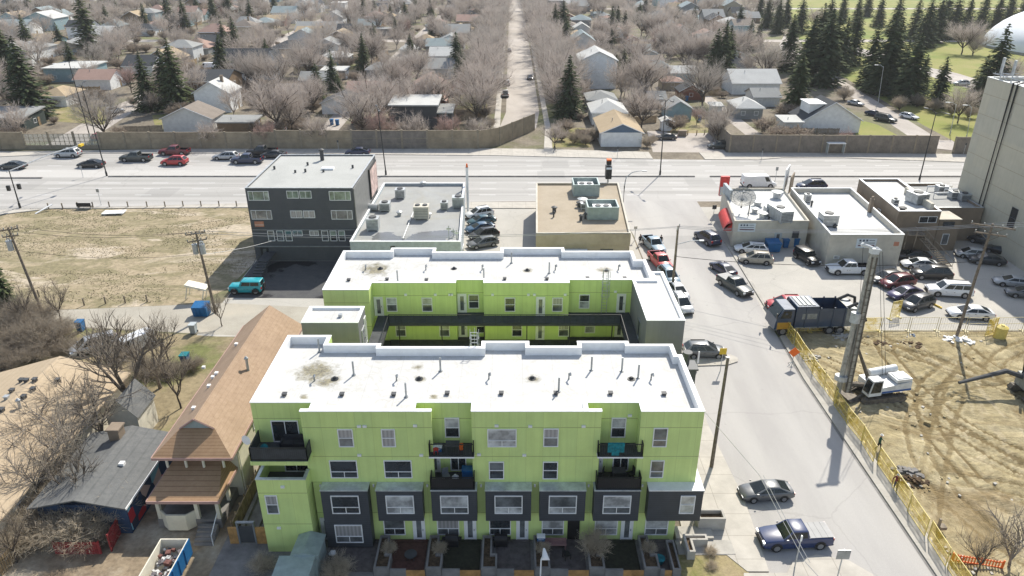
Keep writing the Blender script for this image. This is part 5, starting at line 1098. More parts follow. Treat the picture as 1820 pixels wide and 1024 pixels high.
    mb.k = 1; mb.box(xf-.05,xf+.012,-wf*.62,wf*.62,.46,zf-.1 if kind not in ('pickup','bigsuv','jeep') else zf+.1); mb.box(xf-.12,xf+.03,-wf*1.02,wf*1.02,.34,.44); mb.box(xr_-.03,xr_+.1,-st[0][2]*1.02,st[0][2]*1.02,.40,.55)
    if kind in ('suv','bigsuv','wagon','minivan'):
        for s in (-1,1): mb.box(xb+.15,xc-.25,s*wt*.86-.02,s*wt*.86+.02,H-.02,H+.06)
    if kind == 'jeep':
        mb.tube([(xr_-.22,0,.98),(xr_-.02,0,.98)],.38,16,1); mb.k = 0
    mb.k = 0
    for s in (-1,1):
        if kind != 'van': mb.box(xd-.32,xd-.16,s*(W*.97)-.02+s*.08,s*(W*.97)+.02+s*.1,belt(xd-.2)+.02,belt(xd-.2)+.16)
    mb.k = 1
    for s in (-1,1): # door lines, handles
        for q in ([.33*(xa+xd)+.1, xd-1.02+.3, ] if kind not in ('van',) else [1.0]): mb.box(q-.1,q+.06,s*(W+.003)-.004,s*(W+.003)+.004,.80,.84)
    body = mb.build('body', ['paint_grey','trim_black'], root, True, world=False, sharp=38)
    # glass
    def panel(mbx, q, mg, off=.012):
        P_ = [Vector(p) for p in q]; c = sum(P_, Vector())/4; nrm = (P_[1]-P_[0]).cross(P_[3]-P_[0]).normalized()
        if nrm.dot(c-Vector((0,0,.8))) < 0: nrm = -nrm
        def bil(u, v): return (P_[0]*(1-u)+P_[1]*u)*(1-v)+(P_[3]*(1-u)+P_[2]*u)*v
        u0, u1, v0, v1 = mg; mbx.quad(*[bil(u,v)+nrm*off for u,v in ((u0,v0),(u1,v0),(u1,v1),(u0,v1))])
    g = MB(); panel(g, [B[1],B[2],Tt[2],Tt[1]], (.07,.93,.05,.93)); g.build('windshield','car_glass',root,world=False)
    if kind not in ('van',):
        g = MB(); panel(g, [B[3],B[0],Tt[0],Tt[3]], (.09,.91,.12,.9)); g.build('rear_window','car_glass',root,world=False)
    sp = k['sp']
    for s in (0, 1):
        q = [B[0],B[1],Tt[1],Tt[0]] if s == 0 else [B[3],B[2],Tt[2],Tt[3]]
        g = MB()
        if kind == 'van': panel(g, q, (.80,.95,.14,.86))
        else:
            lo = .07
            for i in range(sp): panel(g, q, (lo+(.92-lo)*i/sp+.012, lo+(.92-lo)*(i+1)/sp-.012, .14, .88))
        g.build('side_window','car_glass',root,world=False)
    for s in (-1,1):
        g = MB(); y = s*wf*.80; g.box(xf-.28,xf-.02,y-.17,y+.17,zf-.06,zf+.06) if kind not in ('pickup','bigsuv','jeep') else g.box(xf-.14,xf+.02,y-.17,y+.17,zf-.05,zf+.15)
        g.build('headlight','lamp_clear',root,world=False)
        g = MB(); y = s*st[0][2]*.88; z = st[0][1]; g.box(xr_-.015,xr_+.09,y-.13,y+.13,z-.08,z+.12 if kind in ('sedan','hatch','wagon') else z+.22); g.build('taillight','lamp_red',root,world=False)
    for sx in (-1,1):
        for sy in (-1,1):
            cx = sx*k['wx']; y0, y1 = sy*(W-.22), sy*(W+.02); 
            g = MB(); g.tube([(cx,y0,k['wr']),(cx,y1-sy*.03,k['wr']),(cx,y1,k['wr'])],[k['wr'],k['wr'],k['wr']*.93],18); wh = g.build('wheel','tyre',root,world=False)
            g = MB(); g.tube([(cx,y1-sy*.02,k['wr']),(cx,y1+sy*.012,k['wr'])],k['wr']*.62,10); g.build('rim','rim',wh,world=False)
    return root
PROTO = {}
def car(kind, color, label, px=None, heading=0.0, cat='car', z=0.0, loc=None, scale=1.0, cover=None, name=None, group=None):
    """heading: degrees, 0 = front towards +X, 90 = away from the camera"""
    fresh = kind not in PROTO
    if fresh: PROTO[kind] = carmesh(kind, kind, CARS[kind]); KID[PROTO[kind].name] = list(PROTO[kind].children)
    p = loc or at(px[0], px[1])
    if fresh: o = PROTO[kind]; o['label'] = label; o.location = (p[0],p[1],z); o.rotation_euler = (0,0,R(heading)); o.scale = (scale,)*3
    else: o = dup(PROTO[kind], label, (p[0],p[1],z), R(heading), scale)
    o['category'] = cat
    if group: o['group'] = group
    for c in [c for c in COL.objects if c.parent is o] if fresh else o.children:
        if c.name.startswith('body'):
            c.material_slots[0].link = 'OBJECT'; c.material_slots[0].material = MAT['paint_'+color]
    if cover:
        mb = MB(); mb.box(-2.80,-.92,-.87,.87,1.205,1.235); mb.k = 1
        for i in range(3): mb.box(-2.35+.5*i-.012,-2.35+.5*i+.012,-.87,.87,1.236,1.24)
        mb.build('bed_cover',[cover,'dark_grey'],o,world=False)
    return o
car_names = {'suv':'suv','bigsuv':'large_suv','hatch':'hatchback','pickup':'pickup_truck','van':'delivery_van','jeep':'off_road_car'}
plain('cover_grey', (.30,.30,.30), .6, var=.08)
# ------------------------------------------------------------------ THE CARS IN THE PHOTO
RD = 'cars driving on the main road'
for kind, col, px, h, lab in (
 ('sedan','greygreen',(24,300),180,'dark sedan on the main road, leftmost of the traffic'),
 ('suv','silver',(122,279),180,'pale silver off roader in the far lane of the main road'),
 ('sedan','black',(163,297),180,'black sedan beside the lamp post on the main road median'),
 ('pickup','greygreen',(243,286),180,'dark grey green pickup on the main road'),
 ('pickup','maroon',(311,275),180,'dark red pickup in the far lane nearest the sound wall'),
 ('suv','red',(311,293),180,'small bright red crossover below the dark red pickup'),
 ('wagon','silver',(402,283),180,'silver estate car on the main road left of the dark blue pickup'),
 ('pickup','navy',(440,290),180,'dark blue pickup on the main road behind the silver estate'),
 ('pickup','black',(466,275),180,'black pickup in the far lane by the charcoal block corner'),
 ('sedan','charcoal',(487,280),180,'charcoal car half hidden behind the charcoal block roof'),
 ('sedan','navy',(636,275),180,'dark blue car whose roof just shows above the charcoal block'),
 ('van','white',(1347,332),0,'white panel van on the main road behind the dish building'),
 ('suv','navy',(1441,337),180,'dark blue car behind the big cream building')):
    car(kind, col, lab, px, h, {'pickup':'pickup truck','van':'van'}.get(kind,'car'), group=RD, scale=1.12)
LOT = 'cars parked in the lots'
for kind, col, px, h, lab, sc in (
 ('jeep','teal',(440,519),180,'bright teal boxy off roader parked left of the green building',1.0),
 ('minivan','silver',(170,622),215,'silver minivan on the grass beside the hedge',1.0),
 ('van','white',(238,622),235,'white van behind the large bare tree on the left',.85),
 ('suv','white',(852,386),205,'white car at the top of the row beside the low shop',1.0),
 ('sedan','darkteal',(856,398),205,'dark teal sedan in the row beside the low shop',1.0),
 ('sedan','steelblue',(853,411),205,'blue teal sedan in the middle of the row beside the low shop',1.0),
 ('suv','black',(860,424),205,'black car in the row beside the low shop, second from the green block',1.0),
 ('wagon','grey',(858,438),205,'grey car nearest the green block in the row beside the low shop',1.0),
 ('suv','navy',(1256,430),108,'dark navy car driving away on the side street by the dish building',1.1),
 ('pickup','lightblue',(1161,442),282,'light blue pickup with empty bed between two standing people',1.0),
 ('pickup','red',(1173,472),281,'bright red pickup parked behind the light blue pickup',1.0),
 ('suv','lightblue',(1188,498),280,'pale blue car at the foot of the utility pole by the side street',1.0),
 ('sedan','silver',(1204,524),280,'silver sedan parked in the side street beside the grey stair tower',1.0),
 ('suv','silver',(1210,548),280,'silver crossover parked nearest the bulb of pavement on the side street',1.0),
 ('sedan','navy',(1284,484),110,'navy sedan parked along the lot kerb on the side street',1.0),
 ('pickup','greygreen',(1305,515),292,'dark grey pickup with flat bed cover along the lot kerb',1.0),
 ('wagon','white',(1334,448),170,'pearl white estate car nearest the dish building wall',1.0),
 ('suv','tan',(1342,467),170,'silver tan crossover parked in front of the pearl white estate',1.0),
 ('jeep','black',(1433,465),285,'black boxy off roader nosed out beside the blue bins',1.0),
 ('pickup','white',(1506,485),180,'white crew cab pickup in front of the big cream building',1.02),
 ('sedan','black',(1620,461),175,'black car under the wooden back stairs',1.0),
 ('sedan','white',(1632,476),172,'white sedan in the shade edge behind the black crossover',1.0),
 ('suv','black',(1653,494),172,'black crossover in the second row of the east lot',1.08),
 ('wagon','charcoal',(1573,500),195,'dark car behind the drill mast next to the maroon crossover',1.0),
 ('suv','maroon',(1593,509),195,'maroon crossover with pinkish roof in the east lot',1.0),
 ('sedan','purple',(1606,528),200,'purple sedan in the east lot',1.0),
 ('suv','charcoal',(1628,547),205,'charcoal crossover nearest the building site in the east lot',1.0),
 ('bigsuv','white',(1684,524),172,'large white four wheel drive behind the utility pole of the east lot',1.0),
 ('sedan','white',(1722,564),172,'white sedan with sunroof nearest the site fence',1.08),
 ('hatch','silver',(1724,457),165,'silver hatchback at the edge of the tower shadow',1.0),
 ('sedan','charcoal',(1752,468),165,'charcoal sedan in the tower shadow beside the silver hatchback',1.0),
 ('sedan','silver',(1799,508),160,'silver grey sedan in the tower shadow at the right edge',1.0),
 ('sedan','grey',(1822,528),160,'grey sedan cut by the right edge of the picture',1.0),
 ('suv','black',(1722,418),130,'black car against the tower foot, farthest',1.0),
 ('suv','charcoal',(1750,434),130,'dark grey car against the tower foot, middle of three',1.0),
 ('sedan','black',(1779,452),130,'black sedan against the tower foot, nearest',1.0),
 ('suv','red',(1394,549),180,'red car mostly hidden behind the blue collection truck',1.0),
 ('suv','grey',(1251,632),0,'silver and grey crossover beside the pavement bulb of the side street',.98),
 ('sedan','grey',(1359,882),184,'grey sedan parked across the lower side street',.93),
 ('pickup','blue',(1409,964),184,'metallic blue pickup with grey bed cover, nearest car',.95)):
    o = car(kind, col, lab, px, h, {'pickup':'pickup truck','van':'van'}.get(kind,'car'), scale=sc, group=LOT, cover='cover_grey' if 'bed cover' in lab else None)
# cars beyond the wall
RES = 'cars in the residential streets'
for kind, col, px, h, lab in (
 ('suv','white',(205,201),35,'white car turning in the left street beyond the wall'),
 ('hatch','red',(176,247),90,'red car just behind the glass sound wall panels'),
 ('pickup','white',(490,234),180,'white pickup parked just behind the sound wall'),
 ('hatch','darkteal',(532,231),180,'small teal car behind the wall beside the alley'),
 ('sedan','charcoal',(1184,248),180,'dark sedan parked right of the blue gabled bungalow'),
 ('suv','greygreen',(1277,264),180,'dark grey crossover parked at the wall corner'),
 ('pickup','silver',(898,171),92,'silver pickup in the residential street, nearest the wall'),
 ('suv','white',(901,151),92,'pale car behind the silver pickup in the residential street'),
 ('sedan','black',(942,141),272,'black sedan parked under the right row of trees'),
 ('sedan','charcoal',(905,92),92,'dark car on the left side of the residential street'),
 ('suv','black',(936,40),272,'dark car far up the residential street'),
 ('sedan','greygreen',(934,30),272,'green grey car farthest up the residential street'),
 ('sedan','silver',(1520,187),305,'silver car in the right street near the white dormer house'),
 ('sedan','navy',(1553,206),305,'blue sedan parked in front of the dark green off roader, right street'),
 ('bigsuv','greygreen',(1573,216),305,'dark green off roader parked in the right street'),
 ('wagon','white',(1615,211),305,'white car across from the parked pair in the right street'),
 ('suv','silver',(1708,152),165,'silver car with open boot on the park road'),
 ('sedan','white',(97,120),180,'white car on the roof level drive left of the flat white roof'),
 ('van','white',(370,122),180,'white van beside the red shed behind the large grey roof'),
 ('sedan','lightblue',(1400,122),300,'pale car parked far along the right street'),
 ('suv','white',(1300,85),270,'white car in the lane between spruces'),
 ('van','white',(580,16),180,'white van far away near the playing field')):
    car(kind, col, lab, px, h, {'pickup':'pickup truck','van':'van'}.get(kind,'car'), group=RES)
# ------------------------------------------------------------------ UTILITY POLES AND WIRES
def hang(a, b, sag, n=14):
    A, B = Vector(a), Vector(b); return [tuple(A.lerp(B, i/n)-Vector((0,0,sag*4*(i/n)*(1-i/n)))) for i in range(n+1)]
def utility(label, x, y, h, arms=((.0,2.4),), trans=0, lean=(0,0), az=0.0, lampd=None):
    o = thing('utility_pole', label, 'utility pole', (x,y,0)); top = (x+lean[0], y+lean[1], h)
    mb = MB(); mb.tube([(x,y,0),(x+lean[0]*.5,y+lean[1]*.5,h*.5),top],[.19,.16,.12],10); mb.build('pole','wood_pole',o,True)
    P_ = lambda t: (x+lean[0]*t, y+lean[1]*t, h*t)
    for dz, w in arms:
        q = P_((h-.25-dz)/h); mb = MB(); c, s = math.cos(az), math.sin(az)
        mb.cbox((q[0],q[1]-.16,q[2]),(w,.12,.14),rz=az); mb.k = 1
        for u in (-.48,-.2,.2,.48): mb.cyl(q[0]+u*w*c,q[1]-.16+u*w*s,q[2]+.07,q[2]+.3,.06,6)
        mb.k = 0
        for s_ in (-1,1): mb.tube([(q[0]+s_*w*.32*c,q[1]-.16+s_*w*.32*s,q[2]),(q[0],q[1]-.1,q[2]-.8)],.03,4)
        mb.build('crossarm',['wood_pole','grey_metal'],o)
    for i in range(trans):
        a = i*2.1; q = P_((h-2.2)/h); cx, cy = q[0]+.5*math.cos(a-2.6), q[1]+.5*math.sin(a-2.6)
        mb = MB(); mb.cyl(cx,cy,q[2]-.6,q[2]+.55,.32,12); mb.cyl(cx,cy,q[2]+.55,q[2]+.62,.34,12); mb.cyl(cx+.12,cy,q[2]+.62,q[2]+.95,.06,6); mb.cyl(cx-.12,cy,q[2]+.62,q[2]+.95,.06,6); mb.build('transformer','galv_metal',o,True)
    if lampd:
        q = P_(.72); mb = MB(); mb.tube([q,(q[0]+lampd*.6,q[1],q[2]+.5),(q[0]+lampd,q[1],q[2]+.55)],.05,6); mb.cbox((q[0]+lampd+.2,q[1],q[2]+.52),(.6,.25,.16)); mb.build('lamp_arm','galv_metal',o)
    return o
def basept(x, y): return at(x, y)[:2]
def htop(Y, ytop): return zat(Y, ytop)
PA = at(383,555); hA = htop(PA[1]-.4, 412)
utility('wooden pole with three grey transformers beside the blue skip', PA[0], PA[1], hA, ((.0,2.2),(.9,2.2)), 3, (-.4,-.2), .5)
PB = at(78,562); hB = htop(PB[1], 404)
utility('wooden pole with a transformer at the left edge of the vacant lot', PB[0], PB[1], hB, ((.0,2.0),(.8,1.6)), 1, (-1.0,0), .5)
PC = at(1195,515); hC = htop(PC[1], 402)
utility('wooden pole with lamp arm by the parked cars right of the green block', PC[0], PC[1], hC, ((.0,2.0),), 0, (-.1,0), 1.2, 3.0)
PD = at(1699,602); hD = htop(PD[1], 398)
utility('tall wooden pole with wide crossarms behind the building site fence', PD[0], PD[1], hD, ((.0,4.2),(.9,3.0)), 0, (.3,0), -.5)
o = thing('wooden_post','bare leaning wooden post on the pavement right of the green building','pole',(at(1264,832)[0],at(1264,832)[1],0)); x, y = at(1264,832)
mb = MB(); mb.tube([(x,y,0),(x+.4,y+1.0,zat(y+1.0,635))],[.17,.12],10); mb.k = 1; mb.tube([(x+.38,y+1,zat(y+1.0,635)-.05),(x+.38,y+1.0,zat(y+1.0,635)+.02)],.14,8); mb.build('pole',['wood_pole','grey_metal'],o,True)
def wire(label, segs, r=.022, mat='wire_pale', group=None):
    mb = MB()
    for s in segs: mb.tube(s, r, 4, cap=False)
    return tag(mb.build('overhead_wire', mat), label, 'wire', group)
tA = (PA[0]-.4,PA[1]-.2,hA); tB = (PB[0]-1,PB[1],hB); tC = (PC[0]-.1,PC[1],hC); tD = (PD[0]+.3,PD[1],hD)
G_ = 'overhead wires along the lane'
off = lambda p, dx, dz: (p[0]+dx, p[1]+dx*.4, p[2]+dz)
wire('wires from the transformer pole to the pole at the left edge', [hang(off(tA,d,-z),off(tB,d,-z),.8) for d,z in ((-.9,.1),(.9,.1),(0,2.9))], .02, 'wire_dark', G_)
wire('wires from the left edge pole out of the picture', [hang(off(tB,d,-z),(-140,72,hB-z),1.0) for d,z in ((-.9,.1),(.9,.1),(0,2.9))], .02, 'wire_dark', G_)
wire('pale wires high above the green roofs between transformer pole and lamp arm pole', [hang(off(tA,d,-z),off(tC,d,-z),1.0,20) for d,z in ((-.8,.1),(.8,.1))], .024, 'wire_pale', G_)
wire('pale wires between the lamp arm pole and the wide crossarm pole', [hang(off(tC,d,-z),off(tD,d*2,-z),.7,20) for d,z in ((-.8,.1),(.8,.1),(0,.1))], .024, 'wire_pale', G_)
wire('dark cable sagging low from the lamp arm pole across the east lot', [hang((tC[0],tC[1],hC-4.2),(PD[0]+.2,PD[1],hD-4.4),.9,20)], .035, 'wire_dark', G_)
wire('wires running from the wide crossarm pole to the right edge', [hang(off(tD,d,-z),(130,84,hD-z),1.0) for d,z in ((-1.6,.1),(0,.1),(1.6,.1))], .024, 'wire_pale', G_)
wire('service wires from the transformer pole to the charcoal block', [hang((tA[0],tA[1],hA-3),(-30.3,97.6,4.6),.5)], .025, 'wire_pale')
a_ = at(1350,845,6.5); b_ = at(1432,1000,6.5)
wire('pair of pale wires crossing above the grey sedan and blue pickup', [hang((a_[0]+d,a_[1],6.5),(b_[0]+d,b_[1],6.5),.1) for d in (0,.28)] + [[(a_[0],a_[1],6.5),(a_[0]-4,a_[1]+12,7.5)],[(b_[0],b_[1],6.5),(b_[0]+6,b_[1]-20,7.5)]], .022, 'wire_pale')
x0 = at(455,452,2.5); mb = MB()
# ------------------------------------------------------------------ STREET LAMPS
def lamp(label, base, top, arms, mat='black_metal', r=.12, head='luminaire', cat='street lamp'):
    x, y = at(*base); h = zat(y, top[1]); d = y/(CP-(top[1]-512)/FPX*SP); xt = (top[0]-910)/FPX*d
    xt = x+max(-.6, min(.6, xt-x))
    o = thing('street_lamp', label, cat, (x,y,0)); mb = MB(); mb.tube([(x,y,0),(x,y,.9)],r*1.6,8); mb.tube([(x,y,.9),(xt,y,h)],[r,r*.6],8); mb.build('pole',mat,o,True)
    for (dx, dy) in arms:
        mb = MB(); mb.tube([(xt,y,h-.3),(xt+dx*.5,y+dy*.5,h+.35),(xt+dx,y+dy,h+.3)],.05,6); mb.build('arm',mat,o)
        mb = MB(); n = math.hypot(dx,dy); an = math.atan2(dy,dx); mb.cbox((xt+dx*1.15,y+dy*1.15,h+.28),(.95,.38,.16),rz=an); mb.build('lamp_head','galv_metal' if mat != 'black_metal' else 'dark_grey',o)
    return o
lamp('tall black double lamp post on the median left of the charcoal block', (190,313),(140,152),[(-.6,2.2),(.6,-2.2)])
lamp('tall black double lamp post on the median right of the charcoal block', (686,311),(670,195),[(-.6,2.2),(.6,-2.2)])
lamp('tall black double lamp post on the median near the bungalow', (1173,311),(1183,178),[(-.6,2.2),(.6,-2.2)])
lamp('tall black lamp post with banner on the median near the tower', (1634,320),(1664,200),[(-.6,2.2),(.6,-2.2)])
l = lamp('black signal post with long arm and orange tip at the left edge', (36,370),(15,300),[]); x, y = at(36,370); mb = MB(); h = zat(y,303); mb.tube([(x-.5,y,h-.3),(x+3.2,y+8.0,h+.9),(x+5.2,y+12.5,h+1.0)],.09,6); mb.build('arm','galv_metal',l); mb = MB(); mb.cbox((x+5.5,y+13.2,h+1.0),(.5,1.1,.4)); mb.k = 1
mb.cbox((x-1.0,y,3.6),(.5,.4,.9)); mb.cbox((x+.9,y,3.9),(.5,.4,.9)); mb.build('signal_head',['yellow_paint','black_metal'],l)
lamp('tall black signal post behind the glass wall panels at the left', (165,262),(122,110),[(1.0,0)])
lamp('slim grey lamp post beside the spruces of the right street', (1560,185),(1568,118),[(-1.6,.4)],'galv_metal',.09)
lamp('slim grey lamp post on the park lawn near the tower', (1688,240),(1700,185),[(-1.6,.4)],'galv_metal',.09)
lamp('thin grey lamp post at the mouth of the right street', (1717,246),(1724,190),[(-1.2,.4)],'galv_metal',.08)
x, y = at(1107,372); o = thing('street_lamp','slender pale lamp post with curved hook arm beside the tan roofed restaurant','street lamp',(x,y,0)); h = zat(y,305)
mb = MB(); mb.tube([(x,y,0),(x,y,h*.62),(x+.2,y,h*.85),(x+1.2,y,h*.98),(x+2.6,y,h*1.02),(x+3.0,y,h*1.02)],[.12,.1,.09,.07,.06,.05],8); mb.build('pole','galv_metal',o,True); mb = MB(); mb.cbox((x+3.2,y,h*1.02-.03),(.8,.3,.14)); mb.build('lamp_head','galv_metal',o)
x, y = at(832,380); o = thing('marker_pole','tall white pole with orange tip beside the low grey shop','pole',(x,y,0)); h = zat(y,291); mb = MB(); mb.cyl(x,y,0,h-.6,.22,12); mb.k = 1; mb.cyl(x,y,h-.6,h,.2,12,r1=.12); mb.k = 2; mb.cyl(x,y,h-.65,h-.59,.26,12); mb.build('pole',['white_trim','orange_paint','grey_metal'],o,True)
# white patio lamp at the bottom edge
x, y = 2.25, 37.4; o = thing('street_lamp','white lamp with flat triangular head at the bottom edge of the picture','street lamp',(x,y,0)); mb = MB(); mb.tube([(x-.3,y,0),(x-.25,y,3.6),(x-.05,y+.05,4.1)],[.06,.05,.04],8); mb.build('pole','white_trim',o,True)
mb = MB(); mb.add([(x-.12,y+.5,4.1),(x+.04,y+.5,4.1),(x+.32,y-.45,4.0),(x-.25,y-.45,4.0),(x-.1,y+.45,4.2),(x+.02,y+.45,4.2),(x+.2,y-.4,4.18),(x-.14,y-.4,4.18)],[(0,1,2,3),(4,7,6,5),(0,4,5,1),(1,5,6,2),(2,6,7,3),(3,7,4,0)]); mb.build('lamp_head','white_trim',o)
# ------------------------------------------------------------------ SIGNS
o = thing('pylon_sign','black two box pylon sign behind the tan roofed restaurant','sign',(16.4,121.6,0)); mb = MB(); mb.cyl(16.5,121.6,0,8.2,.16,8); mb.build('pole','galv_metal',o); mb = MB(); mb.box(16.0,17.0,120.9,122.3,5.2,7.4); mb.k = 1; mb.box(16.02,16.98,120.86,120.898,6.9,7.25); mb.build('sign_box',['black_metal','sign_white'],o); mb = MB(); mb.box(16.1,16.9,121.2,122.0,7.6,8.3); mb.k = 1; mb.box(16.1,16.9,121.2,122.0,8.302,8.55); mb.build('sign_box',['black_metal','orange_paint'],o)
o = thing('pylon_sign','tall red sign box with white lower panel at the corner of the dish building','sign',(36.2,120,0)); mb = MB(); mb.cyl(36.2,120,0,2.7,.15,8); mb.build('pole','galv_metal',o)
mb = MB(); mb.box(35.4,36.9,119.75,120.25,2.6,6.0); mb.k = 1; mb.box(35.45,35.95,119.7,119.748,2.7,4.2); mb.build('sign_box',['red_paint','sign_white'],o)
o = thing('billboard','pale two sided billboard on a post above the dish building','billboard',(46.3,119.6,0)); mb = MB(); mb.cyl(46.3,119.6,0,5.6,.2,8); mb.build('pole','black_metal',o); T = Matrix.Translation((46.3,119.6,-.9))@Matrix.Rotation(R(62),4,'Z'); mb = MB(T); mb.box(-1.9,1.9,-.15,0,5.0,8.6); mb.build('panel','white_trim',o); mb = MB(T); mb.box(-1.6,1.8,-1.1,-.9,4.6,7.4); mb.build('panel','wall_brown',o)
def roadsign(label, px, h, w, hh, mat, fm='galv_metal', face=0, base=False, tilt=0):
    x, y = at(*px); o = thing('road_sign', label, 'sign', (x,y,0)); mb = MB(); mb.cyl(x,y,0,h,.045,6)
    if base: mb.cbox((x,y,.08),(.8,.8,.14))
    mb.build('post', fm, o); mb = MB(); mb.cbox((x,y-.06,h-hh/2),(w,.03,hh),rz=face); mb.build('plate', mat, o); return o
roadsign('small brown square sign beside the parked silver crossover', (1280,660), 2.9,.75,.75,'cream_paint' if False else 'yellow_paint')
roadsign('small grey square sign on the lower pavement island', (1487,1030), 2.9,.95,.85,'grey_metal')
roadsign('thin white post on the lower pavement island', (1412,1010), 3.2,.14,.5,'white_trim')
roadsign('white sign on the pavement bulb of the side street', (1238,662), 2.6,.18,1.4,'white_trim')
roadsign('small round dark sign by the lot entrance of the dish building', (1267,391), 2.6,.7,.7,'dark_grey')
roadsign('small blank sign on the road edge by the bollards', (180,365), 3.0,.5,.6,'grey_metal')
roadsign('small sign on the median near the left lamp post', (148,316), 2.4,.4,.5,'grey_metal')
roadsign('small sign on the median near the red pylon sign', (1378,320), 2.6,.5,.7,'grey_metal')
roadsign('small sign at the pavement below the bungalow', (1128,428), 2.4,.5,.5,'cream_paint')
for px, t in (((1097,282),'near the bungalow hedge'),((602,270),'above the charcoal block'),((1353,285),'by the bus bay'),((1712,275),'at the mouth of the right street')): roadsign('thin dark signpost on the far pavement '+t, px, 2.6,.35,.5,'dark_grey')
# bollards, bench, boards on the vacant lot
bp = [(87,372),(112,372),(139,370),(166,370),(195,369),(228,369),(262,369),(294,369),(326,368),(358,368),(390,368),(421,368)]
for i, p in enumerate(bp):
    x, y = at(*p); mb = MB(); mb.cyl(x,y,0,1.05,.11,8); mb.cyl(x,y,1.05,1.1,.13,8)
    tag(mb.build('bollard','wood_grey'), f'short grey wooden bollard along the main road pavement, {ORD[i]} from the left', 'bollard', 'wooden bollards along the vacant lot')
for i, p in enumerate([(33,410),(70,528),(150,543),(188,540),(223,539),(262,537)]):
    x, y = at(*p); mb = MB(); mb.cyl(x,y,0,1.0,.1,8); mb.cyl(x,y,1.0,1.04,.12,8); tag(mb.build('bollard','wood_grey'), f'low wooden post at the back of the vacant lot, {ORD[i]} from the left', 'bollard', 'wooden posts along the lane')
x, y = at(152,371); o = thing('bus_bench','dark backed street bench facing the main road','bench',(x,y,0)); mb = MB(); mb.box(x-1.2,x+1.2,y-.3,y+.25,.42,.5); mb.build('seat','wood_grey',o); mb = MB(); mb.box(x-1.25,x+1.25,y-.36,y-.3,.5,1.15); mb.build('backrest','black_plastic',o)
for s in (-1,1): mb = MB(); mb.box(x+s*1.1-.08,x+s*1.1+.08,y-.3,y+.25,0,.42); mb.build('leg','concrete',o)
x, y = at(205,380); item('fallen_board','white board lying flat on the vacant lot near the bollards','board',(x,y,0), lambda m: (m.box(-1.9,1.6,-.9,.9,.25,.37), m.box(-1.6,-1.4,-.7,.7,.0,.25), m.box(1.2,1.4,-.7,.7,0,.25)), 'white_trim', .1)
x, y = at(82,377); item('fallen_board','pale plank leaning on a bollard at the left of the vacant lot','plank',(x,y,0), lambda m: m.add([(-1.4,-.9,.0),(-1.1,-1.1,0),(.7,1.2,.9),(.4,1.4,.9),(-1.4,-.9,.1),(-1.1,-1.1,.1),(.7,1.2,1.0),(.4,1.4,1.0)],[(0,3,2,1),(4,5,6,7),(0,1,5,4),(1,2,6,5),(2,3,7,6),(3,0,4,7)]), 'white_trim')
# bus shelter, bins, hydrants
x, y = at(1484,275); o = thing('bus_shelter','white roofed glass bus shelter by the brown fence','bus shelter',(x,y,0)); m_, nt_, b_ = newmat('clear_glass'); b_.inputs['Base Color'].default_value = (.6,.68,.66,1); b_.inputs['Alpha'].default_value = .45; b_.inputs['Roughness'].default_value = .08
mb = MB(); mb.box(x-1.9,x+1.9,y-.3,y+1.7,2.4,2.55); mb.build('roof','white_trim',o); mb = MB()
for a in (-1.75,1.75):
    for b2 in (-.2,1.55): mb.box(x+a-.05,x+a+.05,y+b2-.05,y+b2+.05,0,2.4)
mb.build('post','galv_metal',o); mb = MB(); mb.box(x-1.7,x+1.7,y+1.53,y+1.56,.3,2.3); mb.box(x-1.76,x-1.73,y-.1,y+1.5,.3,2.3); mb.box(x+1.73,x+1.76,y-.1,y+1.5,.3,2.3); mb.build('glass','clear_glass',o); mb = MB(); mb.box(x-1.2,x+1.2,y+.9,y+1.4,.42,.48); mb.build('seat','wood_grey',o)
x, y = at(1537,269); item('litter_bin','round blue litter bin by the brown fence','bin',(x,y,0), lambda m: (m.cyl(0,0,0,1.2,.5,14), m.cyl(0,0,1.2,1.45,.55,14,r1=.3)), 'steel_blue' if 'steel_blue' in MAT else 'paint_steelblue')
for i,(p,t) in enumerate((((1387,437),'left of'),((1395,440),'beside'),((1402,436),'behind'),((1413,438),'right of'))):
    o = bin_(f'large blue wheeled bin {t} the others by the dish building back door', at(*p)[:2], s=1.35, group='blue bins at the dish building')
x, y = at(1372,446); item('waste_skip','dark blue metal skip under the dish building wall','skip',(x,y,0), lambda m: (m.add([(-.9,-.7,.1),(.9,-.7,.1),(.9,.7,.1),(-.9,.7,.1),(-1,-.9,1.4),(1,-.9,1.4),(1,.9,1.7),(-1,.9,1.7)],[(0,3,2,1),(4,5,6,7),(0,1,5,4),(1,2,6,5),(2,3,7,6),(3,0,4,7)]), m.box(-1.05,1.05,-.95,0,1.45,1.52)), 'blue_plastic')
x, y = at(1497,640); 
# wheel stops in east lot
for i,(p0,p1,t) in enumerate((((1600,470),(1618,480),'behind the white sedan'),((1637,524),(1650,533),'between the dark crossovers'),((1655,540),(1672,548),'nearest the fence'))):
    a, b2 = at(*p0), at(*p1); mb = MB(); v = Vector((b2[0]-a[0],b2[1]-a[1])); mb.cbox(((a[0]+b2[0])/2,(a[1]+b2[1])/2,.09),(max(1.6,v.length),.2,.18),rz=math.atan2(v.y,v.x)); mb.cbox(((a[0]+b2[0])/2,(a[1]+b2[1])/2,.2),(max(1.2,v.length*.8),.12,.05),rz=math.atan2(v.y,v.x)); tag(mb.build('wheel_stop','yellow_paint'),'faded yellow kerb block in the east lot '+t,'wheel stop')
x, y = at(1218,655); item('flue','dark utility cabinet with white cap and small chimney behind the right rear roof corner','cabinet',(14.9,53.2,0), lambda m: (m.box(-.6,.6,-.6,.6,0,9.4), m.box(-.75,.75,-.75,.75,9.402,9.55), m.cyl(-.1,.1,9.55,10.6,.22,10), m.cyl(-.1,.1,10.6,10.75,.4,12)), 'dark_siding')
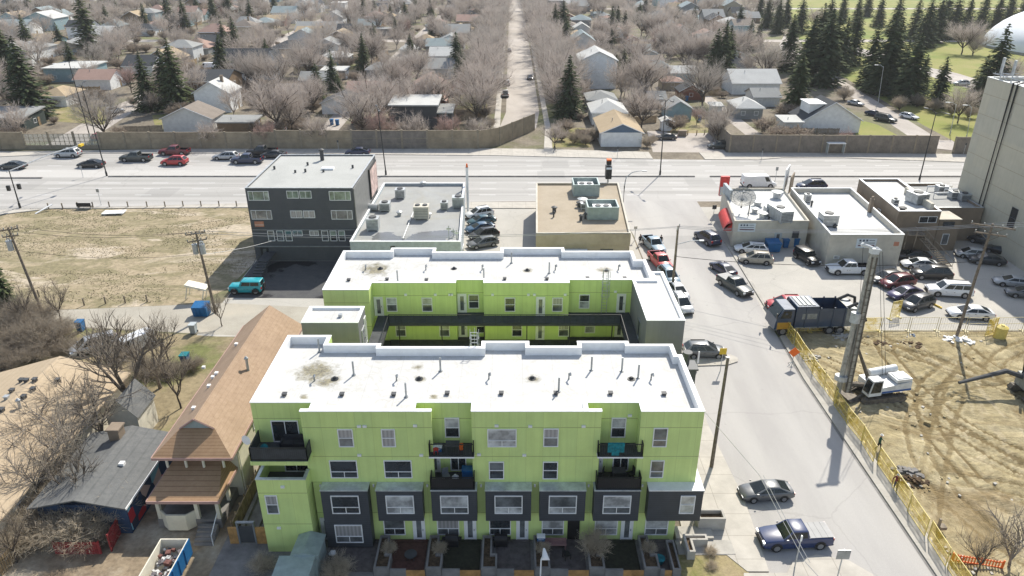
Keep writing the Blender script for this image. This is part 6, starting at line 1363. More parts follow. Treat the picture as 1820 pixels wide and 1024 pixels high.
# ------------------------------------------------------------------ BUILDING SITE
m, nt, b = newmat('yellow_mesh'); b.inputs['Base Color'].default_value = c4((.52,.40,.05)); b.inputs['Roughness'].default_value = .7
p = wpos(nt); s = nd(nt,'ShaderNodeSeparateXYZ'); nt.links.new(p,s.inputs[0]); f = nz(nt,p,1.6,4,.6)
tr_ = nd(nt,'ShaderNodeBsdfTranslucent'); tr_.inputs[0].default_value = (.52,.39,.04,1); mx = nd(nt,'ShaderNodeMixShader'); mx.inputs[0].default_value = .5; nt.links.new(b.outputs[0],mx.inputs[1]); nt.links.new(tr_.outputs[0],mx.inputs[2])
tp = nd(nt,'ShaderNodeBsdfTransparent'); m2 = nd(nt,'ShaderNodeMixShader'); nt.links.new(math_(nt,'ADD',math_(nt,'MULTIPLY',ramp01(nt,f,.35,.65),.42),.10),m2.inputs[0]); nt.links.new(tp.outputs[0],m2.inputs[1]); nt.links.new(mx.outputs[0],m2.inputs[2]); nt.links.new(m2.outputs[0],nt.nodes['Material Output'].inputs[0])
plain('yellow_tube',(.62,.50,.14),.5,var=.15); plain('tube_pale',(.52,.46,.28),.5,var=.15)
def panel(label, a, b_, h=1.9, mesh=True, group='yellow mesh fence panels along the side street', fm='yellow_tube'):
    va, vb = Vector(a), Vector(b_); d = (vb-va).normalized(); c = (va+vb)/2; an = math.atan2(d.y,d.x); L = (vb-va).length
    o = thing('fence_panel', label, 'fence panel', (c.x,c.y,0), 0, group); mb = MB()
    for q in (va+d*.05, vb-d*.05): mb.cyl(q.x,q.y,0,h,.035,6)
    for z in (.15,h*.55,h-.03): mb.cbox((c.x,c.y,z),(L-.1,.05,.05),rz=an)
    for q in (va+d*.05, vb-d*.05): mb.cbox((q.x,q.y,.05),(.25,.7,.1),rz=an)
    mb.build('frame',fm,o)
    if mesh: mb = MB(); mb.cbox((c.x,c.y,h*.53),(L-.14,.012,h*.86),rz=an); mb.build('mesh','yellow_mesh',o)
    else:
        mb = MB(); n = int(L/.3)
        for i in range(1,n): q = va+d*L*i/n; mb.cyl(q.x,q.y,.15,h,.012,4)
        mb.build('mesh','wire_pale',o)
rf_ = random.Random(11)
y = 76.0; i = 0
while y > 22:
    jx = rf_.uniform(-.15,.15); panel(f'{ORD[i] if i < 20 else "last"} yellow mesh fence panel from the collection truck along the side street', (32.25+jx,y), (32.25+rf_.uniform(-.15,.15),y-2.9)); y -= 3.0; i += 1
x = 32.6; i = 0
while x < 41: panel(f'{ORD[i]} yellow mesh panel from the corner in front of the collection truck', (x,76.3), (x+2.7,76.3+.1)); x += 2.8; i += 1
i = 0
while x < 70: panel(f'{ORD[i]} thin wire fence panel from the drill mast along the back', (x,76.4), (x+3.3,76.5), mesh=False, group='wire fence panels at the back of the site', fm='tube_pale'); x += 3.4; i += 1
for k, px in enumerate(((1588,568),(1757,600))): panel(['tall yellow panel standing alone behind the drill rig','yellow panel leaning at the right end of the back fence'][k], at(px[0]-8,px[1]), at(px[0]+10,px[1]-4), 2.4, True, None)
# collection truck
T0 = at(1437,586); GT = thing('collection_truck','dark blue front loading waste truck with grey forks and yellow cab flank','truck',(T0[0],T0[1],0),R(180)); T = Matrix.Translation((T0[0]-.3,T0[1],0))@Matrix.Rotation(R(183),4,'Z')@Matrix.Scale(1.16,4)
paint('paint_truck',(.022,.05,.10)); paint('paint_truckyellow',(.50,.27,.03)); plain('truck_grey',(.25,.27,.27),.5,.2,var=.25,scale=2)
mb = MB(T); mb.add([(-3.2,-1.25,1.0),(2.0,-1.25,1.0),(2.0,1.25,1.0),(-3.2,1.25,1.0),(-3.2,-1.25,3.0),(1.9,-1.25,3.1),(1.9,1.25,3.1),(-3.2,1.25,3.0)],[(0,3,2,1),(0,1,5,4),(2,3,7,6),(3,0,4,7),(1,2,6,5)])
mb.box(-.3,1.9,-1.24,1.24,3.1,3.3)
for x in (-3.1,-1.9,-.5,.9,1.9): mb.box(x-.08,x+.08,-1.32,-1.25,.95,3.15); mb.box(x-.08,x+.08,1.25,1.32,.95,3.15)
mb.k = 1; mb.box(-3.1,-.4,-1.1,1.1,1.6,1.65); mb.k = 2; mb.box(-2.2,.6,-1.27,-1.251,1.3,1.5); mb.box(-.2,1.3,1.251,1.27,1.9,2.5); mb.box(-.2,1.3,-1.27,-1.251,1.9,2.5)
for i in range(4): mb.box(.0+.45*i,.3+.45*i,-1.0,1.0,3.302,3.36)
mb.build('body',['paint_truck','black_metal','truck_grey'],GT)
mb = MB(T); mb.add([(2.1,-1.2,.8),(4.0,-1.2,.8),(4.0,1.2,.8),(2.1,1.2,.8),(2.1,-1.2,3.0),(3.2,-1.15,3.0),(3.2,1.15,3.0),(2.1,1.2,3.0),(3.85,-1.2,1.9),(3.85,1.2,1.9)],[(0,3,2,1),(1,2,9,8),(8,9,6,5),(5,6,7,4),(0,1,8,5,4),(3,7,6,9,2),(0,4,7,3)]); mb.k = 1
mb.box(2.3,3.7,-1.22,-1.201,.8,1.55); mb.box(2.3,3.7,1.201,1.22,.8,1.55); cab = mb.build('cab',['paint_truck','paint_truckyellow'],GT)
mb = MB(T); mb.quad((3.88,-1.05,2.0),(3.88,1.05,2.0),(3.3,1.0,2.9),(3.3,-1.0,2.9)); mb.quad((2.4,-1.22,2.0),(3.5,-1.22,2.0),(3.15,-1.18,2.8),(2.4,-1.22,2.8)); mb.quad((2.4,1.22,2.0),(3.5,1.22,2.0),(3.15,1.18,2.8),(2.4,1.22,2.8)); mb.build('window','car_glass',cab)
mb = MB(T); mb.box(-4.2,3.9,-.5,.5,.6,.85); mb.box(-3.2,2.0,-1.2,1.2,.86,1.0); mb.box(-4.6,-3.25,-1.1,1.1,.9,2.2); mb.build('chassis','truck_grey',GT)
mb = MB(T)
for s in (-1,1): mb.tube([(-3.2,s*1.0,2.9),(-4.2,s*1.0,3.4),(-5.0,s*1.0,3.1),(-5.2,s*1.0,2.0),(-5.5,s*1.0,1.4)],.16,8); mb.tube([(-3.6,s*.7,1.8),(-4.4,s*.7,3.0)],.09,6)
mb.tube([(-5.1,-1.0,2.3),(-5.1,1.0,2.3)],.1,6); mb.build('lift_arm','black_metal',GT)
mb = MB(T); mb.box(-4.3,-3.25,-1.2,1.2,2.2,2.9); mb.k = 1; mb.add([(-4.4,-1.2,2.3),(-3.25,-1.2,2.9),(-3.25,1.2,2.9),(-4.4,1.2,2.3),(-3.25,-1.2,3.0),(-3.25,1.2,3.0)],[(0,3,2,1),(0,1,4),(2,3,5),(0,4,5,3)]); mb.build('hopper',['truck_grey','wall_cream'],GT)
for x in (-2.9,-1.8,3.0):
    for s in (-1,1): mb = MB(T); mb.tube([(x,s*.85,.5),(x,s*1.2,.5)],.5,16); w_ = mb.build('wheel','tyre',GT); mb = MB(T); mb.tube([(x,s*1.19,.5),(x,s*1.22,.5)],.28,10); mb.build('rim','rim',w_)
for s in (-1,1): mb = MB(T); mb.tube([(3.9,s*1.2,2.1),(4.0,s*1.45,2.4)],.03,4); mb.box(3.93,4.0,s*1.45-.1,s*1.45+.1,2.1,2.7); mb.build('mirror','black_metal',GT)
# drill rig
plain('rig_white',(.66,.67,.66),.45,var=.12,scale=1.5); plain('rig_blue',(.02,.09,.30),.5,var=.1); plain('rig_grey',(.36,.35,.31),.5,.3,var=.3,scale=2); plain('rig_dirty',(.15,.13,.105),.7,.2,var=.35,scale=2)
D0 = at(1553,704); DR = thing('drill_rig','white crawler drill rig with blue stripe and very tall leaning mast','drill rig',(D0[0],D0[1],0)); T = Matrix.Translation((D0[0],D0[1],0))@Matrix.Rotation(R(12),4,'Z')@Matrix.Scale(.96,4)
for s in (-1,1):
    mb = MB(T); P_ = [(-2.3,.1),(-2.55,.45),(-2.3,.85),(2.3,.85),(2.55,.45),(2.3,.1)]; y0, y1 = (s*1.45-.32, s*1.45+.32)
    mb.add([(a,y0,z) for a,z in P_]+[(a,y1,z) for a,z in P_],[(0,1,2,3,4,5),(11,10,9,8,7,6)]+[(i,(i+1)%6,6+(i+1)%6,6+i) for i in range(6)])
    for i in range(22): a = -2.3+4.6*i/21; mb.box(a-.06,a+.06,y0-.02,y1+.02,.85,.9); mb.box(a-.06,a+.06,y0-.02,y1+.02,.05,.1)
    for i in range(6): mb.tube([(-2+.8*i,y0-.04,.45),(-2+.8*i,y1+.04,.45)],.26,10)
    mb.build('track','rig_dirty',DR)
mb = MB(T); mb.box(-1.2,1.2,-1.1,1.1,.5,1.05); mb.cyl(0,0,1.05,1.25,.9,16); mb.build('undercarriage','black_metal',DR)
mb = MB(T); mb.add([(-1.2,-1.45,1.26),(3.0,-1.45,1.26),(3.0,1.45,1.26),(-1.2,1.45,1.26),(-1.2,-1.45,1.9),(3.0,-1.4,2.3),(3.0,1.4,2.3),(-1.2,1.45,1.9)],[(0,3,2,1),(4,5,6,7),(0,1,5,4),(1,2,6,5),(2,3,7,6),(3,0,4,7)])
mb.box(1.2,3.0,-1.35,.2,2.3,2.62); mb.box(1.4,2.8,-1.2,0,2.622,2.7); mb.k = 1; mb.box(-1.1,3.0,-1.475,-1.452,1.3,1.5); mb.box(3.002,3.02,-1.4,1.4,1.3,1.5); mb.build('upper_body',['rig_white','rig_blue'],DR)
mb = MB(T); mb.tube([(-.6,.85,2.45),(2.6,.85,2.65)],.42,12); mb.build('tank','rig_white',DR,True)
mb = MB(T); mb.add([(-2.0,-1.5,1.1),(-.5,-1.5,1.1),(-.5,-.4,1.1),(-2.0,-.4,1.1),(-1.7,-1.45,2.9),(-.5,-1.45,2.9),(-.5,-.45,2.9),(-1.7,-.45,2.9)],[(0,3,2,1),(4,5,6,7),(0,1,5,4),(1,2,6,5),(2,3,7,6),(3,0,4,7)]); cb = mb.build('cab','rig_white',DR)
mb = MB(T); mb.quad((-2.0,-1.4,1.4),(-2.0,-.5,1.4),(-1.74,-.55,2.75),(-1.74,-1.38,2.75)); mb.quad((-1.85,-1.52,1.5),(-.65,-1.52,1.5),(-.65,-1.475,2.75),(-1.62,-1.475,2.75)); mb.build('window','car_glass',cb)
# mast: from the ground at the kerb side to the head
M0 = Vector((*at(1492,712),.3)); ym = M0.y+1.2; hz = zat(ym+.6,447); dd = (ym+.6)/(CP-(447-512)/FPX*SP); M1 = Vector(((1552-910)/FPX*dd, ym+.6, hz))
ax = (M1-M0).normalized(); sx_ = Vector((0,1,0)).cross(ax).normalized(); sy_ = ax.cross(sx_).normalized()
def beam(mb, a, b_, w, h, k=None):
    A, B = Vector(a), Vector(b_); mb.add([A-sx_*w-sy_*h,A+sx_*w-sy_*h,A+sx_*w+sy_*h,A-sx_*w+sy_*h,B-sx_*w-sy_*h,B+sx_*w-sy_*h,B+sx_*w+sy_*h,B-sx_*w+sy_*h],[(0,3,2,1),(4,5,6,7),(0,1,5,4),(1,2,6,5),(2,3,7,6),(3,0,4,7)],k)
Lm = (M1-M0).length; mb = MB()
beam(mb, M0+ax*.8+sx_*.45, M1-ax*.2+sx_*.12, .32, .32, 0)
for q in (-.22,.22): beam(mb, M0+ax*.8+sx_*(.45+q)-sy_*.35, M1-ax*.5+sx_*(.12+q)-sy_*.35, .06, .05, 1)
for i in range(18): c = M0+ax*(1.2+i*(Lm-2)/18)+sx_*(.45-.33*i/18); beam(mb, c-sy_*.34-ax*.03, c-sy_*.34+ax*.03, .28, .02, 1)
mst = mb.build('mast',['rig_grey','rig_dirty'],DR)
mb = MB(); beam(mb, M1-ax*.2+sx_*.1, M1+ax*.3+sx_*.1, .36, .3, 0); mb.tube([M1+ax*.35-sx_*.2, M1+ax*.6-sx_*1.1],.16,8,0); mb.tube([M1+ax*.4+sx_*.2, M1+ax*.1+sx_*.7],.12,8,0); mb.tube([M1+ax*.58-sx_*1.1-sy_*.1,M1+ax*.58-sx_*1.1+sy_*.1],.2,12,0); mb.build('mast_head','rig_white',mst)
mb = MB(); mb.tube([M0-sx_*.35, M0+ax*8.2-sx_*.25],[.26,.26],12); mb.tube([M0+ax*8.2-sx_*.25, M0+ax*9.2-sx_*.25],[.5,.5],12,1); mb.tube([M0+ax*9.2-sx_*.25, M0+ax*10.4-sx_*.2],[.08,.08],8,1); mb.tube([M0+ax*2.0-sx_*.35,M0+ax*2.5-sx_*.35],[.62,.62],12,1); mb.build('drill_string',['rig_grey','galv_metal'],mst)
Tm = lambda a,b_,c: tuple(T @ Vector((a,b_,c)))
mb = MB(); mb.tube([Tm(-1.0,.3,2.0), tuple(M0+ax*6+sx_*.4)],.12,8); mb.tube([Tm(-1.0,-.2,2.0), tuple(M0+ax*6+sx_*.4)],.12,8); mb.tube([Tm(-1.1,.2,1.4), tuple(M0+ax*1.6+sx_*.4)],.25,8); mb.build('mast_ram','rig_dirty',DR)
mb = MB(); mb.tube([tuple(M1+sx_*.6), Tm(.6,.2,2.4)],.022,4); mb.tube([tuple(M1+sx_*.9), Tm(1.0,.2,2.4)],.022,4); mb.tube([tuple(M1+ax*.7-sx_*1.1), tuple(M0+ax*10.4-sx_*.2)],.022,4); mb.build('cable','wire_dark',DR)
mb = MB(T)
for a in (-2.6,-3.2): mb.tube([(a,.8,.3),(a+1.6,.8,1.1)],.1,6); mb.tube([(a,-.6,.3),(a+1.6,-.6,1.1)],.1,6)
mb.box(-3.6,-2.2,-1.0,1.2,.12,.42); mb.build('front_frame','rig_dirty',DR)
# second machine at the right edge
E0 = at(1842,706); EX = thing('excavator','grey crawler machine with long low boom at the right edge of the site','excavator',(E0[0],E0[1],0)); T = Matrix.Translation((E0[0],E0[1],0))
for s in (-1,1):
    mb = MB(T); P_ = [(-2.0,.1),(-2.25,.45),(-2.0,.85),(2.0,.85),(2.25,.45),(2.0,.1)]; y0, y1 = s*1.2-.3, s*1.2+.3; mb.add([(a,y0,z) for a,z in P_]+[(a,y1,z) for a,z in P_],[(0,1,2,3,4,5),(11,10,9,8,7,6)]+[(i,(i+1)%6,6+(i+1)%6,6+i) for i in range(6)]); mb.build('track','rig_dirty',EX)
mb = MB(T); mb.box(-1.7,2.4,-1.4,1.4,.95,2.3); mb.box(-.6,1.9,-1.1,1.1,2.3,2.8); mb.box(-1.8,-1.1,-1.2,-.1,1.2,3.2); mb.build('upper_body','truck_grey',EX)
mb = MB(T); mb.tube([(-1.4,.6,2.0),(-3.2,1.0,2.5),(-8.2,.2,1.6)],[.3,.26,.16],8); mb.build('boom','dark_grey',EX); mb = MB(T)
for i in range(7): mb.tube([(-1.6+.2*i,.9,2.2),(-1.2+.2*i,1.1,3.6+.2*math.sin(i)),(-.4+.2*i,1.1,2.6)],.05,5)
mb.tube([(-1.2,1.2,2.2),(-1.5,1.3,4.6)],.13,6); mb.build('hose','black_plastic',EX)
# small site things
o = thing('warning_sign','bright orange diamond warning sign on a stand outside the fence','sign',at(1407,650)); x, y = at(1407,650); mb = MB(); mb.tube([(x,y,0),(x,y,2.2)],.04,6)
for a in (0,1.57,3.14,4.71): mb.tube([(x,y,.5),(x+.6*math.cos(a+.4),y+.6*math.sin(a+.4),0)],.03,4)
mb.build('stand','galv_metal',o); mb = MB(); mb.add([(x,y-.06,1.1),(x+.62,y-.06,1.72),(x,y-.06,2.34),(x-.62,y-.06,1.72),(x,y-.03,1.1),(x+.62,y-.03,1.72),(x,y-.03,2.34),(x-.62,y-.03,1.72)],[(0,1,2,3),(7,6,5,4),(0,4,5,1),(1,5,6,2),(2,6,7,3),(3,7,4,0)]); mb.build('plate','orange_paint',o)
def clump(name, label, cat, px, w, h, mat, seed, n=26, kind=None):
    r = random.Random(seed); x, y = at(*px); mb = MB()
    for i in range(n):
        a = r.uniform(0,6.28); q = r.random()**.6; s = r.uniform(.12,.4)*w*.5
        mb.cbox((x+q*w*.5*math.cos(a), y+q*w*.35*math.sin(a), max(.08,(1-q)*h*r.uniform(.5,1))),(s,s*.7,s*.55),rz=a)
    return tag(mb.build(name,mat),label,cat,kind=kind)
clump('tarpaulin','crumpled white and blue sheeting at the foot of the wide crossarm pole','sheeting',(1704,606),3.4,.5,'white_trim',2); clump('tarpaulin','small blue crumpled tarp behind the drill rig','sheeting',(1624,600),1.6,.4,'paint_steelblue',3)
clump('rubble','heap of grey rubble by the side street fence','rubble',(1612,842),2.6,.5,'concrete_dark',4,40); clump('soil_heap','dark heap of spoil beside the rubble','soil heap',(1625,858),2.2,.5,'soil',5,40); clump('soil_heap','low heap of dark soil in the far corner of the site','soil heap',(1560,614),3,.4,'soil',6,30); clump('soil_heap','low heap of dark soil under the wide crossarm pole','soil heap',(1625,616),3,.5,'soil',8,30)
clump('concrete_slab','broken pale concrete pieces inside the corner of the site','concrete pieces',(1440,637),2.6,.35,'concrete',7); clump('concrete_slab','pale concrete lumps behind the drill mast','concrete pieces',(1497,602),3.4,.5,'concrete',9)
x, y = at(1775,603); item('portable_toilet','olive yellow round tank standing at the right back fence','tank',(x,y,0), lambda m: (m.cyl(0,0,0,1.6,.65,14), m.cyl(0,0,1.6,1.8,.67,14,r1=.3), m.cyl(0,0,1.8,1.9,.2,10)), 'yellow_tube')
boards('barrier_net','orange safety net at the lower right corner of the site', [at(1690,1000)[:2], at(1780,1014)[:2]], .9, 'orange_paint', .2, .08)
x, y = at(1665,945); mb = MB(); mb.cbox((x,y,.65),(.16,.16,1.3)); mb.cbox((x+.3,y,.5),(.5,.5,.25)); tag(mb.build('stake','wood_grey'),'short wooden stake near the lower end of the yellow fence','stake')
# ------------------------------------------------------------------ THE SUBURB BEYOND THE SOUND WALL
for n, c1, c2 in (('roof_grey',(.25,.255,.25),(.33,.335,.325)),('roof_dark',(.055,.06,.068),(.08,.085,.09)),('roof_tanshingle',(.36,.28,.18),(.44,.35,.24)),('roof_pale_shingle',(.46,.46,.44),(.56,.56,.54)),('roof_pink',(.31,.21,.175),(.39,.27,.225)),('roof_bluegrey',(.22,.27,.28),(.28,.33,.34)),('roof_brownish',(.20,.17,.145),(.27,.235,.20))): shinglemat(n, c1, c2, .3, .0)
siding('wall_white',(.76,.77,.76),.22,.2); siding('wall_bright',(.84,.86,.86),.22,.1); siding('wall_grey',(.24,.25,.25),.22,.2); siding('wall_darkgrey',(.06,.063,.07),.3,.25); siding('wall_tan',(.42,.36,.26),.22,.2); siding('wall_blue',(.26,.37,.40),.22,.2); siding('wall_greenblack',(.035,.05,.045),.22,.2); siding('wall_brownsiding',(.22,.15,.09),.22,.2); siding('wall_palegrey',(.62,.63,.62),.22,.15); siding('wall_redbrown',(.22,.09,.06),.22,.2)
HOUSES = []
def project(X, Y, Z=0):
    d = Y*CP+(CAM_H-Z)*SP; return (910+FPX*X/d, 512+FPX*((CAM_H-Z)*CP-Y*SP)/d)
def house(label, x, y, w, d, hw, hr, roof='gable', ridge='x', wall='wall_white', rm='roof_grey', rz=0.0, short=None, wins=2, chim=False, garage=False, trim='white_trim', gable=None, name=None):
    o = thing(name or ('garage' if garage else 'house'), label, 'garage' if garage else 'house', (x,y,0), rz); HOUSES.append((x, y, max(w,d)*.5+.8, short))
    T = rootmat(o); a, b_ = w/2, d/2; e = .45
    mb = MB(T); mb.box(-a,a,-b_,b_,0,hw)
    if roof == 'gable':
        if ridge == 'y':
            for yy in (-b_, b_): mb.poly([(-a,yy,hw),(a,yy,hw),(0,yy,hw+hr)])
        else:
            for xx in (-a, a): mb.poly([(xx,-b_,hw),(xx,b_,hw),(xx,0,hw+hr)])
    if gable: mb.k = 1; mb.poly([(-a*.98,-b_-.02,hw+.02),(a*.98,-b_-.02,hw+.02),(0,-b_-.02,hw+hr-.05)])
    mb.build('wall',[wall, gable or wall],o)
    mb = MB(T); A, B = a+e, b_+e; t = .16
    if roof == 'gable':
        ez = hw-hr*e/(b_ if ridge == 'x' else a)
        for s in (-1,1):
            if ridge == 'x': q = [(-A,s*B,ez),(A,s*B,ez),(A,0,hw+hr),(-A,0,hw+hr)]
            else: q = [(s*A,-B,ez),(s*A,B,ez),(0,B,hw+hr),(0,-B,hw+hr)]
            mb.add([(p[0],p[1],p[2]+t) for p in q]+q, [(0,1,2,3),(7,6,5,4),(0,4,5,1),(1,5,6,2),(2,6,7,3),(3,7,4,0)], 0)
    elif roof == 'hip':
        if w >= d: rg = [(-(a-b_*.9),0,hw+hr),(a-b_*.9,0,hw+hr)]
        else: rg = [(0,-(b_-a*.9),hw+hr),(0,b_-a*.9,hw+hr)]
        c = [(-A,-B,hw),(A,-B,hw),(A,B,hw),(-A,B,hw)]; vs = c+rg+[(p[0],p[1],hw-t) for p in c]
        fs = ([(0,1,5,4),(1,2,5),(2,3,4,5),(3,0,4)] if w >= d else [(0,1,4),(1,2,5,4),(2,3,5),(3,0,4,5)])+[(0,6,7,1),(1,7,8,2),(2,8,9,3),(3,9,6,0),(9,8,7,6)]
        mb.add(vs, fs, 0)
    else:
        mb.add([(-A,-B,hw),(A,-B,hw),(A,B,hw+hr),(-A,B,hw+hr),(-A,-B,hw+.3),(A,-B,hw+.3),(A,B,hw+hr+.3),(-A,B,hw+hr+.3)],[(0,3,2,1),(4,5,6,7),(0,1,5,4),(1,2,6,5),(2,3,7,6),(3,0,4,7)],0)
    mb.k = 1
    if roof == 'gable' and ridge == 'y':
        for s in (-1,1): mb.tube([(s*A,-B-.02,ez+.08),(0,-B-.02,hw+hr+.1)],.09,4)
    elif roof != 'flat': mb.box(-A,A,-B-.05,-B-.005,hw-.3 if roof == 'hip' else ez-.05,hw-.02 if roof == 'hip' else ez+.14)
    rf = mb.build('roof',[rm,trim],o)
    if chim: mb = MB(T); mb.box(a*.3-.35,a*.3+.35,.4,1.1,hw,hw+hr+.9); mb.box(a*.3-.42,a*.3+.42,.33,1.17,hw+hr+.9,hw+hr+1.0); mb.build('chimney','wall_brown',rf)
    mb = MB(T); mb.cyl(-a*.35,-b_*.25,hw+.3,hw+hr*.75+.7,.09,6); mb.build('vent_pipe','grey_metal',rf)
    lv = [1.0] if hw < 4.2 else [1.0,3.8]
    for z in lv:
        for i in range(wins):
            u = -a+(i+.5)*w/max(1,wins); win(o,'S',0,u-.55,u+.55,z,z+1.1,'plain','glass_dark',T=T @ faceT('S',-b_),sub=False)
        win(o,'E',0,-.6,.6,z,z+1.1,'plain','glass_dark',T=T @ faceT('E',a),sub=False)
    if garage and d > 4: mb = MB(T @ faceT('E',a)); mb.box(-min(2.4,b_*.7),min(2.4,b_*.7),.003,.05,.05,2.2); mb.build('garage_door','white_trim',o)
    else: door(o,'E',0,1.2,2.0,.05,2.1,'wood_fence',None,T=T @ faceT('E',a))
    return o
def hpx(label, x0, x1, yb, d, hw, hr, *a, **k):
    p0, p1 = at(x0, yb), at(x1, yb); w = p1[0]-p0[0]
    return house(label, (p0[0]+p1[0])/2, p0[1]+d/2, w, d, hw, hr, *a, **k)
H_ = hpx
H_('low dark green house with grey roof and white porch at the left edge',-30,46,233,9,3,.9,'flat','x','wall_greenblack','roof_grey',short='dark green house')
H_('white bungalow with tan hip roof behind the big left spruces',72,120,190,10,3,1.8,'hip','x','wall_white','roof_tanshingle',short='tan hip bungalow')
H_('flat white roofed house with dark red fascia and blue grey wall',82,156,146,14,4.2,.2,'flat','x','wall_blue','roof_pale_shingle',short='flat white roofed house',trim='wall_redbrown')
H_('tall dark blue grey gabled house at the upper left',46,100,55,14,6,3,'gable','y','wall_blue','roof_pale_shingle',short='tall blue grey gabled house')
H_('white house with balcony left of the tall blue grey house',2,50,66,13,5.2,2.2,'gable','x','wall_white','roof_bluegrey',short='white balcony house')
H_('white gambrel style house with steep gable beside tall spruces',350,412,200,9,5.2,2.8,'gable','y','wall_white','roof_pale_shingle',short='white steep gabled house',chim=True)
H_('pale grey gabled garage facing the sound wall, left',292,380,236,8,3.4,2.6,'gable','y','wall_palegrey','roof_brownish',short='pale grey garage',wins=0,garage=True)
H_('long new house with broad charcoal roof and white end gable',386,478,143,11,5.6,3.8,'gable','x','wall_palegrey','roof_dark',short='charcoal roofed long house')
H_('narrow white gabled wing at the right end of the long charcoal roofed house',480,494,142,8,6.2,3.0,'gable','y','wall_white','roof_dark',short='narrow white gabled wing',wins=1)
H_('low carport with dark lattice roof behind the sound wall',388,452,238,6,2.6,.3,'flat','x','wall_brownsiding','roof_grey',short='lattice carport',wins=0,garage=True)
H_('brown bungalow with two tone charcoal hip roof',482,546,100,12,3.2,2.3,'hip','x','wall_brownsiding','roof_dark',short='brown charcoal hip bungalow')
H_('low tan flat roofed garage below the brown bungalow',482,532,117,7,2.6,.3,'flat','x','wall_tan','roof_tanshingle',short='low tan garage',garage=True,wins=1)
H_('light blue garage with pale hip roof beside the alley',572,620,116,7.5,3,1.6,'hip','x','wall_blue','roof_pale_shingle',short='light blue garage',garage=True)
H_('flat pale roofed garage below the light blue garage',572,614,142,7,2.8,.3,'flat','x','wall_grey','roof_pale_shingle',short='flat pale garage',garage=True)
H_('grey gabled garage left of the alley with dark door',534,592,158,8,2.8,1.8,'gable','x','wall_grey','roof_grey',short='grey alley garage',garage=True)
H_('low house with brown pink roof left of the alley spruce',490,548,182,9,2.8,1.6,'gable','x','wall_tan','roof_brownish',short='brown pink low house')
H_('white garage with dark grey gabled roof just behind the sound wall',573,640,203,8,2.9,2.0,'gable','y','wall_white','roof_dark',short='white garage by the alley mouth',garage=True,wins=0)
H_('garage with broad brown pink roof right of the alley',618,674,183,8.5,3,2.3,'gable','x','wall_grey','roof_pink',short='brown pink garage',garage=True,wins=1)
H_('grey hip roofed garage above the brown pink garage',652,692,138,7.5,2.8,1.8,'hip','x','wall_grey','roof_grey',short='grey hip garage',garage=True)
H_('house with pinkish roof and pale front gable behind the dark flat house',730,788,178,12,3.4,2.6,'gable','y','wall_palegrey','roof_pink',short='pinkish gabled house',chim=True)
H_('dark charcoal two storey flat house with pale roof behind the sound wall',696,778,234,10,6.2,.5,'flat','x','wall_darkgrey','roof_pale_shingle',short='dark flat house',wins=0)
H_('dark lower wing at the right of the charcoal flat house',781,803,234,9,4.4,.2,'flat','x','wall_darkgrey','roof_grey',short='dark lower wing',wins=1)
H_('grey gabled house in the row left of the residential street',752,806,140,12,3.4,2.4,'gable','x','wall_palegrey','roof_grey',short='grey row house')
H_('pale roofed house in the row left of the residential street, behind the cypress',764,806,116,11,3.4,2.4,'gable','x','wall_white','roof_pale_shingle',short='pale row house')
H_('blue grey roofed house in the row left of the residential street',758,804,97,11,3.4,2.2,'gable','x','wall_grey','roof_bluegrey',short='blue grey row house')
H_('dark house with twin dormer gables left of the street elms',782,834,74,12,4,3,'gable','x','wall_darkgrey','roof_grey',short='twin dormer house')
H_('large grey roofed house behind the brown bungalow',526,606,66,14,3.4,3,'gable','x','wall_grey','roof_grey',short='large grey roofed house')
H_('house with white trimmed gable among the far left trees',574,610,47,11,4.5,3,'gable','y','wall_palegrey','roof_grey',short='white trimmed gable house')
H_('white house far off beyond the left backyards',526,548,30,10,5,2.5,'gable','x','wall_white','roof_bluegrey',short='far white house')
H_('white boxy house near the far playing field',590,614,24,10,6,.3,'flat','x','wall_white','roof_pale_shingle',short='white boxy house')
H_('long low building with dark wall and pale flat roof at the top of the picture',795,866,14,16,5,.3,'flat','x','wall_darkgrey','roof_pale_shingle',short='long dark school building')
H_('garage with white edged flat roof far up the alley',668,696,64,7,3,.2,'flat','x','wall_grey','roof_grey',short='white edged alley garage',garage=True)
H_('cream bungalow with tan gabled roof and blue gable facing the main road',1068,1140,261,15,3.2,1.9,'gable','y','wall_white','roof_tanshingle',short='blue gabled bungalow',gable='paint_steelblue',wins=3)
H_('pale grey hip roofed house behind the blue gabled bungalow',1052,1112,222,11,3.2,2.2,'hip','x','wall_palegrey','roof_pale_shingle',short='pale grey hip house')
H_('low grey roofed house between the tall white house and the hip house',1044,1094,196,9,3,1.5,'hip','x','wall_grey','roof_grey',short='low grey hip house')
H_('tall white house with broad blank gable wall right of the street',1030,1094,158,14,8.6,2.6,'gable','y','wall_bright','roof_pale_shingle',short='tall white house',wins=1)
H_('grey gabled house behind the tall white house',1014,1056,103,12,6.5,3,'gable','y','wall_palegrey','roof_bluegrey',short='grey gabled street house',wins=1)
H_('small white roofed house third behind the tall white house',1020,1048,66,9,4,2.2,'gable','y','wall_palegrey','roof_pale_shingle',short='small white roofed house')
H_('blue grey hip roofed house up the right side of the street',1016,1050,50,10,4.2,2.2,'hip','x','wall_grey','roof_bluegrey',short='blue grey hip house')
H_('dark porch house with wide grey roof at the top right of the street',1000,1042,24,13,4.5,3,'gable','x','wall_grey','roof_grey',short='dark porch house')
H_('house with gleaming pale roof beyond the right backyards',1158,1194,38,12,3.2,2.6,'hip','x','wall_palegrey','roof_pale_shingle',short='gleaming pale roofed house')
H_('bungalow with white hip roof in the middle right backyards',1212,1258,86,11,3.2,1.8,'hip','x','wall_white','roof_pale_shingle',short='white hip bungalow')
